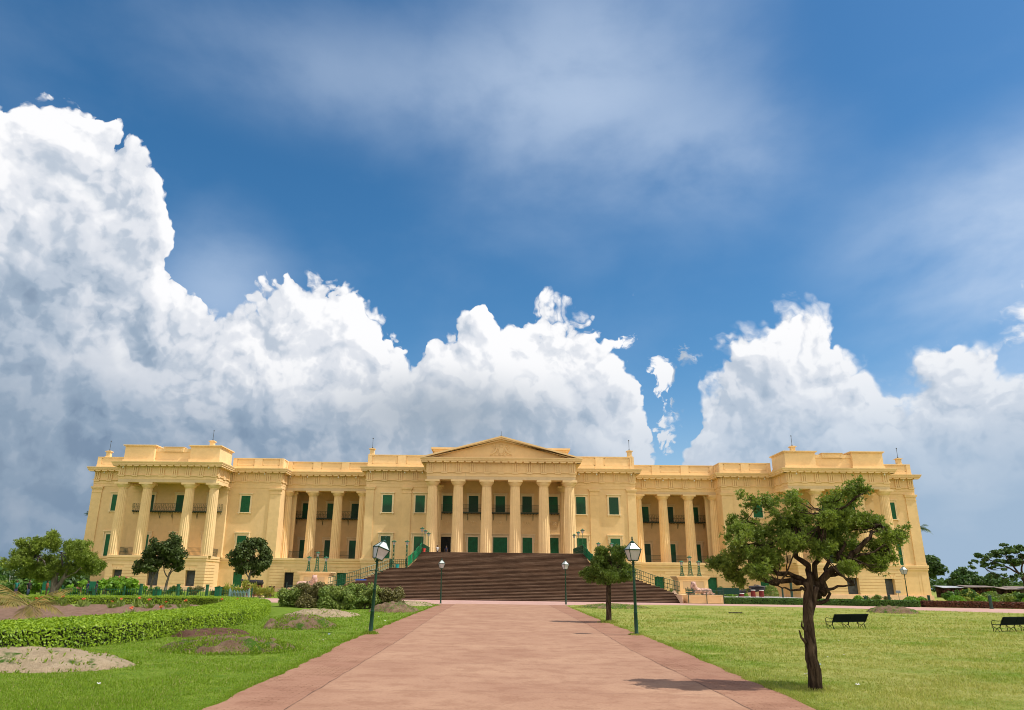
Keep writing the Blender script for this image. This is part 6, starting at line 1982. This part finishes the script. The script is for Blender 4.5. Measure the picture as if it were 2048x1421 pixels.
# canna plants with orange flowers in the bed
Rc = random.Random(12)
spots_c = [(-23.0+Rc.uniform(-5.5, 7), 43.3+Rc.uniform(-1.0, 2.3)) for _ in range(15)]
can0 = None
for k, (x, y) in enumerate(spots_c):
    if can0 is None:
        e = empty('canna_plant', (x, y, 0.04))
        V, F = needle_tufts(np.array([(Rc.uniform(-.18, .18), Rc.uniform(-.18, .18), 0.0) for _ in range(9)]), np.tile([0, 0, 1.0], (9, 1)), 0.42, 0.045, 4, np.random.default_rng(3)); mesh_np('leaves', V, F, BUSHL, e, loc=(x, y, 0.04))
        m = MB(); m.tube([(0, 0, 0), (0.02, 0, 0.42)], 0.012, 5); m.build('stem', BUSHL, e, loc=(x, y, 0.04))
        P = np.array([(0.02+Rc.uniform(-.06, .06), Rc.uniform(-.06, .06), 0.45+Rc.uniform(-.04, .05)) for _ in range(12)]); V, F = leaf_quads(P, np.tile([0, 0, 1.0], (12, 1)), 0.08, 1.3, 0.9, np.random.default_rng(4)); mesh_np('flower', V, F, ORF, e, loc=(x, y, 0.04))
        can0 = e
    else:
        e = copy_tree(can0); e.location = (x, y, 0.04); e.rotation_euler = (0, 0, Rc.uniform(0, 6)); s = Rc.uniform(0.8, 1.2); e.scale = (s, s, s*Rc.uniform(0.8, 1.1))
    tag(e, 'leafy canna plant with an orange flower head in the red soil bed', 'flower', 'canna plants in the left bed')
# a few flowers standing over the front hedge
for k, (x, y) in enumerate(((-12.9, 27.2), (-12.45, 28.6), (-14.6, 41.0))):
    e = copy_tree(can0); e.location = (x-0.9, y, 0.22); e.scale = (0.9, 0.9, 0.9); e.rotation_euler = (0, 0, k)
    tag(e, 'orange canna head just rising over the front hedge, %s of three' % ('nearest', 'middle', 'farthest')[k], 'flower', 'canna heads over the front hedge')

# left foreground palm with drying fronds
palm(-16.9, 26.2, 0.70, 1.45, 'young palm with drying yellow-brown fronds at the left picture edge', 70, mat=DRYP, nf=12, tr=0.12, group=None, droop=0.7, wl=0.07, leafn=20, trunk=False)
for nm in ('palm.004',):
    if nm in bpy.data.objects and 'group' in bpy.data.objects[nm]: del bpy.data.objects[nm]['group']

# ------------------------------------------------------------------ fence, posts, sign
FEN = flat_mat('green_fence_iron', (0.02, 0.10, 0.05), 0.5, var=0.3, scale=3)


def fence(label, a, b, z, h, step, post, mat, nm='fence', r=0.018):
    e = tag(empty(nm, (*a, 0)), label, 'fence')
    A = Vector(a); B = Vector(b); L = (B-A).length; n = int(L/step); m = MB()
    for i in range(n+1):
        p = A.lerp(B, i/n); hh = h*(1.0 if i % 2 else 0.93); m.box(p.x-r, p.x+r, p.y-r, p.y+r, z, z+hh)
    for q in (0.12, 0.78): m.box(A.x, B.x, A.y-0.01, A.y+0.01, z+h*q, z+h*q+0.03) if abs(A.y-B.y) < 0.01 else m.tube([(A.x, A.y, z+h*q), (B.x, B.y, z+h*q)], 0.018, 4)
    o = m.build('railing', mat, e); o.location = -WORLD[e.name]
    k = int(L/post)
    for i in range(k+1):
        p = A.lerp(B, i/k); m = MB(); m.box(p.x-0.05, p.x+0.05, p.y-0.05, p.y+0.05, 0, z+h+0.08); m.lathe([(0.05, z+h+0.08), (0.02, z+h+0.13)], 6, c=(p.x, p.y, 0)); o = m.build('post', mat, e); o.location = -WORLD[e.name]
    return e


fence('low green iron fence behind the curved hedge on the left', (-36.0, 62.0), (-20.2, 61.0), 0.2, 0.72, 0.19, 2.4, FEN)
fence('short pale blue-grey gate panel at the right end of the low fence', (-21.2, 58.8), (-19.6, 58.4), 0.15, 0.72, 0.12, 1.5, flat_mat('pale_blue_paint', (0.20, 0.32, 0.36), 0.5), nm='gate')
pb = None
for k, x in enumerate((-40.6, -36.0, -32.3, -29.4, -26.9)):
    if pb is None:
        m = MB(); m.lathe([(0.15, 0), (0.15, 1.05), (0.19, 1.06), (0.19, 1.14), (0.0, 1.16)], 12); pb = m.build('garden_post', FEN, loc=(x, 76, 0)); o = pb
    else:
        o = pb.copy(); COL.objects.link(o)
    o.location = (x*1.0, 76, 0.02)
    tag(o, 'round green garden post behind the left fence, %s from the left' % ('first', 'second', 'third', 'fourth', 'fifth')[k], 'post', 'green garden posts at left')
BOL = flat_mat('dark_teal_bollard_paint', (0.006, 0.040, 0.030), 0.35, 0.5, var=0.2)
for k, (x, y, h, r) in enumerate(((42.1, 67.6, 1.10, 0.13), (45.3, 66.9, 1.10, 0.13), (48.3, 66.4, 1.10, 0.13), (41.0, 75.0, 1.0, 0.12), (37.4, 75.4, 1.0, 0.12), (35.2, 75.6, 0.8, 0.12), (30.6, 82.0, 2.1, 0.13), (28.9, 80.0, 1.5, 0.09))):
    m = MB(); m.lathe([(r*1.25, 0), (r*1.25, 0.08), (r, 0.10), (r, h-0.07), (r*1.15, h-0.06), (r*1.15, h-0.02), (r*0.9, h)], 12)
    o = m.build('bollard', BOL, loc=(x, y, 0))
    lab = ('first dark teal bollard right of the palace corner', 'second dark teal bollard right of the palace corner', 'third dark teal bollard, at the right picture edge', 'dark bollard just left of the right lantern post', 'dark bollard below the arched podium opening', 'short dark bollard beside the big tree trunk', 'tall dark green pole seen behind the left branches of the big tree', 'slim dark pole leaning at the end of the right cannon terrace')[k]
    tag(o, lab, 'bollard' if k < 6 else 'pole', 'dark teal bollards' if k < 6 else None)
GBX = flat_mat('green_box_paint', (0.005, 0.13, 0.07), 0.5)
for k, (x, y, w_, h) in enumerate(((-33.7, 74.5, 0.62, 0.62), (-29.0, 78, 0.6, 0.9), (31.0, 82.3, 0.9, 0.42))):
    m = MB(); m.bev(x-w_/2, x+w_/2, y-0.25, y+0.25, 0, h, 0.03); m.box(x-w_/2-0.03, x+w_/2+0.03, y-0.28, y+0.28, h, h+0.05)
    tag(m.build('litter_bin', GBX), ('small square green bin behind the left fence', 'green bin beside the left basement door', 'low teal box right of the cannon terrace')[k], 'bin')
e = tag(empty('info_sign', (39.2, 77.0, 0)), 'small grey notice board on a thin post before the right podium', 'sign')
m = MB(); m.tube([(0, 0, 0), (0, 0, 1.2)], 0.02, 6); m.build('post', BOL, e, loc=(39.2, 77, 0))
m = MB(); m.bev(-0.24, 0.24, -0.012, 0.012, 1.14, 1.40, 0.01); m.build('board', flat_mat('grey_board', (0.22, 0.25, 0.30), 0.5), e, loc=(39.2, 77, 0))
e = tag(empty('notice_board', (22.6, 77.6, 0)), 'dark green board with faded pale lettering behind the right lion', 'sign')
m = MB(); m.bev(-1.1, 1.1, -0.02, 0.02, 0.85, 1.45, 0.01); m.build('board', flat_mat('dark_green_board', (0.006, 0.045, 0.035), 0.4), e, loc=(22.6, 77.6, 0))
m = MB()
for s in (-1.0, 1.0): m.box(s-0.03, s+0.03, 0.02, 0.06, 0, 1.45)
m.build('posts', BOL, e, loc=(22.6, 77.6, 0))
e = tag(empty('park_bench', (17.8, 74.0, 0.78)), 'small dark green slatted seat on the wall left of the right lion', 'bench')
m = MB()
for i in range(3): m.box(-0.38, 0.38, -0.02, 0.02, 0.16+i*0.15, 0.26+i*0.15)
m.build('backrest', IRON, e, loc=(17.8, 74, 0.78)); m = MB()
for i in range(3): m.box(-0.38, 0.38, -0.38+i*0.12, -0.29+i*0.12, 0.16, 0.19)
m.build('seat', IRON, e, loc=(17.8, 74, 0.78)); m = MB()
for s in (-0.36, 0.36): m.box(s-0.02, s+0.02, -0.02, 0.02, 0, 0.62); m.box(s-0.02, s+0.02, -0.38, -0.34, 0, 0.18)
m.build('legs', IRON, e, loc=(17.8, 74, 0.78))

# ------------------------------------------------------------------ stalls and parasols, far right
TIN = flat_mat('rusty_tin_roof', (0.22, 0.17, 0.14), 0.7, var=0.5, scale=0.6)
TIN2 = flat_mat('grey_tin_roof', (0.40, 0.42, 0.45), 0.6, var=0.3, scale=0.6)
TARP = flat_mat('brown_tarpaulin', (0.20, 0.16, 0.12), 0.8, var=0.3, scale=0.8)
CLT = flat_mat('hanging_goods', (0.07, 0.04, 0.035), 0.9, var=0.8, scale=1.5)
for k, (x0, x1, h, y, rm, cloth, lab) in enumerate(((85.6, 89.4, 2.0, 150, TIN2, CLT, 'market stall with a pale grey tin roof nearest the palace corner'), (89.6, 94.6, 2.15, 149, TIN, CLT, 'long dark market stall with a rusty roof, second from the palace corner'), (93.4, 96.6, 1.85, 144, TIN, CLT, 'low open stall with a sloping pinkish awning'), (96.2, 100.2, 2.05, 146, TIN, TARP, 'stall closed with a brown tarpaulin beside the parasols'), (100.6, 105, 1.9, 150, TIN2, CLT, 'stall behind the parasols at the right picture edge'))):
    e = tag(empty('market_stall', ((x0+x1)/2, y, 0)), lab, 'market stall', 'market stalls beyond the garden')
    m = MB(); m.add([(x0-.4, y-1.6, h-0.25), (x1+.4, y-1.6, h-0.15), (x1+.3, y+2, h+0.1), (x0-.3, y+2, h+0.15), (x0-.4, y-1.6, h-0.19), (x1+.4, y-1.6, h-0.09), (x1+.3, y+2, h+0.16), (x0-.3, y+2, h+0.21)], [(0, 3, 2, 1), (4, 5, 6, 7), (0, 1, 5, 4), (1, 2, 6, 5), (2, 3, 7, 6), (3, 0, 4, 7)])
    o = m.build('roof', rm, e); o.location = -WORLD[e.name]
    m = MB()
    for px_ in (x0, (x0+x1)/2, x1): m.tube([(px_, y-1.4, 0), (px_, y-1.4, h-0.2)], 0.05, 5)
    o = m.build('posts', WOOD, e); o.location = -WORLD[e.name]
    m = MB(); m.box(x0, x1, y+1.6, y+1.7, 0, h-0.05)
    if cloth is TARP: m.add([(x0, y-1.35, 0), (x1, y-1.35, 0), (x1, y-1.3, h-0.2), (x0, y-1.3, h-0.22), (x0, y-1.25, 0), (x1, y-1.25, 0), (x1, y-1.2, h-0.2), (x0, y-1.2, h-0.22)], [(0, 1, 2, 3), (7, 6, 5, 4), (0, 4, 5, 1), (3, 2, 6, 7)])
    o = m.build('back_cloth', cloth, e); o.location = -WORLD[e.name]
    m = MB(); m.box(x0+0.2, x1-0.2, y-1.2, y-0.4, 0.0, 0.65); o = m.build('counter', WOOD, e); o.location = -WORLD[e.name]
    m = MB(); Rk = random.Random(k)
    for _ in range(34):
        a = Rk.uniform(x0+.2, x1-.2); z = Rk.uniform(0.7, h-0.35); s = Rk.uniform(.08, .2); m.ball((a, y-Rk.uniform(0.2, 1.1), z), (s, s, s*1.3), 6, 4)
    if cloth is not TARP: o = m.build('hanging_wares', flat_mat('mixed_wares_%s' % ('plum', 'rust', 'brown', 'x', 'grey')[k], ((.12, .05, .06), (.14, .07, .04), (.1, .06, .05), (0, 0, 0), (.1, .1, .12))[k], 0.8, var=1.0, scale=2.5), e); o.location = -WORLD[e.name]


def parasol(x, y, h, r, cols, label):
    e = tag(empty('parasol', (x, y, 0)), label, 'parasol', 'parasols over the stalls')
    m = MB(); m.tube([(0, 0, 0), (0, 0, h)], 0.04, 6); m.build('pole', WHITE, e, loc=(x, y, 0))
    n = 8
    for ci, cm in enumerate(cols):
        m = MB()
        for i in range(n):
            if i % len(cols) != ci: continue
            a0 = 2*math.pi*i/n; a1 = 2*math.pi*(i+1)/n
            p = [(0, 0, h)] + [(r*math.cos(a), r*math.sin(a), h-0.62) for a in (a0, a1)]
            md = [(r*0.55*math.cos(a), r*0.55*math.sin(a), h-0.20) for a in (a0, a1)]
            m.add([p[0], md[0], md[1], p[1], p[2]], [(0, 1, 2), (1, 3, 4, 2)])
            m.add([(q[0], q[1], q[2]-0.03) for q in (p[0], md[0], md[1], p[1], p[2])], [(2, 1, 0), (2, 4, 3, 1)])
        m.build('canopy', cm, e, loc=(x, y, 0))


PC = [flat_mat('parasol_%s' % n_, c, 0.8, var=0.1) for n_, c in (('cream', (.55, .5, .4)), ('green', (.10, .30, .20)), ('yellow', (.70, .60, .06)), ('orange', (.5, .25, .1)))]
parasol(92.6, 134, 2.55, 1.75, (PC[0], PC[1], PC[0], PC[3]), 'patchwork cream and green parasol over the tarpaulin stall')
parasol(95.2, 134, 2.65, 1.6, (PC[2], PC[2]), 'yellow parasol at the right picture edge')
tag(MB().bev(88.9, 91.8, 128.5, 130, 1.62, 1.70, 0.02).build('awning', TIN2), 'small pale awning hung below the patchwork parasol', 'awning')

# ------------------------------------------------------------------ people
SKIN = flat_mat('brown_skin', (0.16, 0.08, 0.05), 0.6, var=0.05)
HAIR = flat_mat('black_hair', (0.008, 0.007, 0.007), 0.5, var=0.1)


def cloth_mat(n_, c): return flat_mat('cloth_'+n_, c, 0.85, var=0.15, scale=20)


def person(x, y, z, H, rz, top, bottom, label, pose='stand', group=None, arms=0.0):
    """a continuous body grown from capsules by remeshing; hair and clothes are its children"""
    u = H/7.5
    sit = pose == 'sit'
    hip = 3.75*u if not sit else 0.75*u
    m = MB(); up = hip
    hd = up+3.15*u
    m.ball((0, 0, hd+0.05*u), (0.36*u, 0.42*u, 0.50*u), 12, 9)
    m.ball((0, -0.42*u, hd), (0.07*u, 0.10*u, 0.1*u), 6, 5)
    m.tube([(0.1*u, -0.36*u, hd-0.22*u), (-0.1*u, -0.36*u, hd-0.22*u)], 0.05*u, 5)
    for s in (-1, 1):
        m.ball((s*0.36*u, 0, hd), (0.05*u, 0.09*u, 0.12*u), 6, 5); m.ball((s*0.14*u, -0.37*u, hd+0.08*u), (0.05*u, 0.03*u, 0.03*u), 6, 5)
    m.tube([(0, 0.03*u, hd-0.25*u), (0, 0.02*u, up+2.4*u)], [0.2*u, 0.22*u], 8)
    m.tube([(0, 0, up), (0, 0, up+0.9*u), (0, 0, up+1.9*u), (0, 0, up+2.45*u)], [0.50*u, 0.42*u, 0.55*u, 0.30*u], 12)
    feet = []
    for s in (-1, 1):
        sh_ = (s*0.78*u, 0, up+2.25*u); m.tube([(s*0.3*u, 0, up+2.2*u), sh_], [0.25*u, 0.2*u], 8)
        el = (s*(0.95+arms*0.3)*u, -0.05*u - arms*0.2*u, up+1.15*u); wr = (s*(0.85+arms*0.1)*u, -0.35*u-arms*0.6*u, up+0.25*u+arms*0.6*u) if not sit else (s*0.5*u, -0.85*u, up+0.45*u)
        m.tube([sh_, el, wr], [0.20*u, 0.15*u, 0.10*u], 8)
        W = Vector(wr); dn = (W-Vector(el)).normalized()
        m.tube([W, W+dn*0.35*u], [0.11*u, 0.13*u], 6)
        for f in range(4):
            o_ = Vector(((f-1.5)*0.06*u, -0.02*u, 0)); b = W+dn*0.34*u+o_; m.tube([b, b+dn*(0.20+0.04*(1.5-abs(f-1.5)))*u, b+dn*0.36*u+Vector((0, 0.06*u, 0))], 0.032*u, 4)
        b = W+dn*0.1*u; m.tube([b, b+Vector((-s*0.14*u, -0.04*u, 0))+dn*0.12*u, b+Vector((-s*0.14*u, -0.04*u, 0))+dn*0.25*u], 0.035*u, 4)
        if sit: kn = (s*0.35*u, -1.6*u, 0.95*u); an = (s*0.35*u, -1.7*u, 0.18*u if z < 0.1 or True else 0)
        else: kn = (s*0.30*u, -0.06*u, 1.95*u); an = (s*0.32*u, 0.05*u, 0.28*u)
        m.tube([(s*0.27*u, 0, up+0.1*u), kn, an], [0.33*u, 0.22*u, 0.13*u], 9)
        m.tube([(an[0], an[1]+0.1*u, 0.12*u), (an[0], an[1]-0.45*u, 0.09*u)], [0.14*u, 0.11*u], 7); feet.append((kn, an))
    o = m.build('person', SKIN, loc=(x, y, z)); remesh(o, 0.045*u*1.2, True, 1); o.rotation_euler = (0, 0, rz)
    hr = MB(); hr.ball((0, 0.06*u, hd+0.14*u), (0.42*u, 0.46*u, 0.50*u), 12, 8); hr.ball((0, 0.25*u, hd-0.15*u), (0.3*u, 0.25*u, 0.4*u), 10, 6)
    hr.v = [(p[0], max(p[1], -0.30*u), p[2]) for p in hr.v]
    hr.build('hair', HAIR, o, smooth=True).location = (0, 0, 0)
    t = MB(); t.tube([(0, 0, up-0.15*u), (0, 0, up+0.9*u), (0, 0, up+1.9*u), (0, 0, up+2.42*u)], [0.56*u, 0.50*u, 0.62*u, 0.36*u], 14)
    for s in (-1, 1): t.tube([(s*0.3*u, 0, up+2.2*u), (s*0.80*u, 0, up+2.22*u), (s*0.93*u, -0.03*u, up+1.45*u)], [0.30*u, 0.26*u, 0.22*u], 9)
    t.build('shirt', cloth_mat(*top), o, smooth=True).location = (0, 0, 0)
    b = MB()
    for s, (kn, an) in zip((-1, 1), feet): b.tube([(s*0.22*u, 0, up+0.25*u), (kn[0], kn[1], kn[2]), (an[0], an[1], an[2]+0.12*u)], [0.42*u, 0.28*u, 0.21*u], 10)
    b.build('trousers', cloth_mat(*bottom), o, smooth=True).location = (0, 0, 0)
    return tag(o, label, 'person', group)


G1 = 'people at the top of the stair'; G2 = 'people under the far left trees'
person(-8.55, 102.2, 4.95, 1.5, 0.2, ('white', (.6, .6, .62)), ('dark', (.03, .03, .05)), 'person in a white top at the head of the stair beside the left columns', group=G1)
person(-7.45, 103.4, 4.95, 1.5, -0.1, ('navy', (.02, .02, .05)), ('grey', (.05, .05, .06)), 'person in dark clothes standing in the open dark doorway', group=G1)
for k, (x, y, rz, tp, bt, lab, ar) in enumerate(((-44.3, 66, 2.6, ('plum', (.10, .03, .08)), ('black', (.02, .02, .02)), 'person in a plum top, leftmost under the trees', 0), (-42.9, 67, 0.4, ('teal', (.02, .16, .14)), ('violet', (.06, .04, .10)), 'person in a teal and dark dress near the left palm', .5), (-41.2, 66, 1.2, ('black', (.015, .015, .02)), ('jeans', (.03, .05, .09)), 'person in black seen left of the forked trunk', 0), (-39.9, 66.5, 2.0, ('rust', (.22, .06, .02)), ('brown', (.06, .03, .02)), 'person in a rust-orange shawl just left of the forked trunk', .8), (-36.6, 67, -0.6, ('blue', (.02, .04, .10)), ('black', (.02, .02, .02)), 'person in dark blue just right of the forked trunk', 0), (-35.3, 66, -1.0, ('charcoal', (.03, .04, .05)), ('navy', (.02, .02, .06)), 'person in charcoal, rightmost under the left trees', .3))):
    person(x, y, 0, 1.42, rz, tp, bt, lab, group=G2, arms=ar)
for k, (x, z, w_, lab) in enumerate(((-41.9, 0.0, 1.0, 'green hanging cloth behind the people at far left'), (-37.8, 0.0, 0.8, 'green cloth panel right of the forked trunk'))):
    m = MB(); m.bev(x-w_/2, x+w_/2, 70.0, 70.05, 0.5, 1.35, 0.01); m.tube([(x-w_/2, 70.02, 0), (x-w_/2, 70.02, 1.4)], 0.02, 5); m.tube([(x+w_/2, 70.02, 0), (x+w_/2, 70.02, 1.4)], 0.02, 5)
    tag(m.build('cloth_screen', GBX), lab, 'screen')
for k, (x, y, w_) in enumerate(((-46, 78, 2.2), (-42.5, 80, 2.6), (-38.5, 79, 2.2))):
    bush('bright canna thicket behind the people at far left, %s' % ('left', 'middle', 'right')[k], x, y, rb(200+k, 0, w_, 0.6, 1.5, 12, 0.5), BRIGHT, 1500, 0.26, seed=200+k, group='canna thickets at far left', stems=6)

# ------------------------------------------------------------------ litter on the lawns
LIT = flat_mat('white_litter_paper', (0.65, 0.65, 0.63), 0.7); LBL = flat_mat('pale_blue_litter', (0.30, 0.40, 0.52), 0.7)
lit = [(5.9, 16.9, 0.045, LBL), (5.15, 13.6, 0.05, LIT), (4.9, 15.1, 0.04, LIT), (6.9, 18.8, 0.03, LIT), (7.6, 19.5, 0.03, LIT), (-7.2, 12.4, 0.035, LIT), (-6.1, 24.2, 0.05, LBL), (-5.8, 22.0, 0.03, LIT), (-5.6, 33.0, 0.04, LIT), (-6.4, 36.5, 0.04, LIT), (9.7, 24.5, 0.03, LIT), (22.3, 44.5, 0.05, LIT)]
for k, (x, y, s, mt) in enumerate(lit):
    s *= 0.7
    R = random.Random(k); vs = []; n = 5
    for i in range(n):
        for j in range(n): vs.append((x+(i/(n-1)-.5)*2*s, y+(j/(n-1)-.5)*2*s, 0.02+abs(R.gauss(0, s*0.45))+s*0.3))
    fs = [(i*n+j, (i+1)*n+j, (i+1)*n+j+1, i*n+j+1) for i in range(n-1) for j in range(n-1)]
    tag(MB().add(vs, fs).build('litter', mt, smooth=False), 'scrap of pale crumpled litter lying on the lawn' if k else 'pale blue crumpled litter scrap near the right path edge', 'litter', 'litter scraps on the lawns' if k else None)
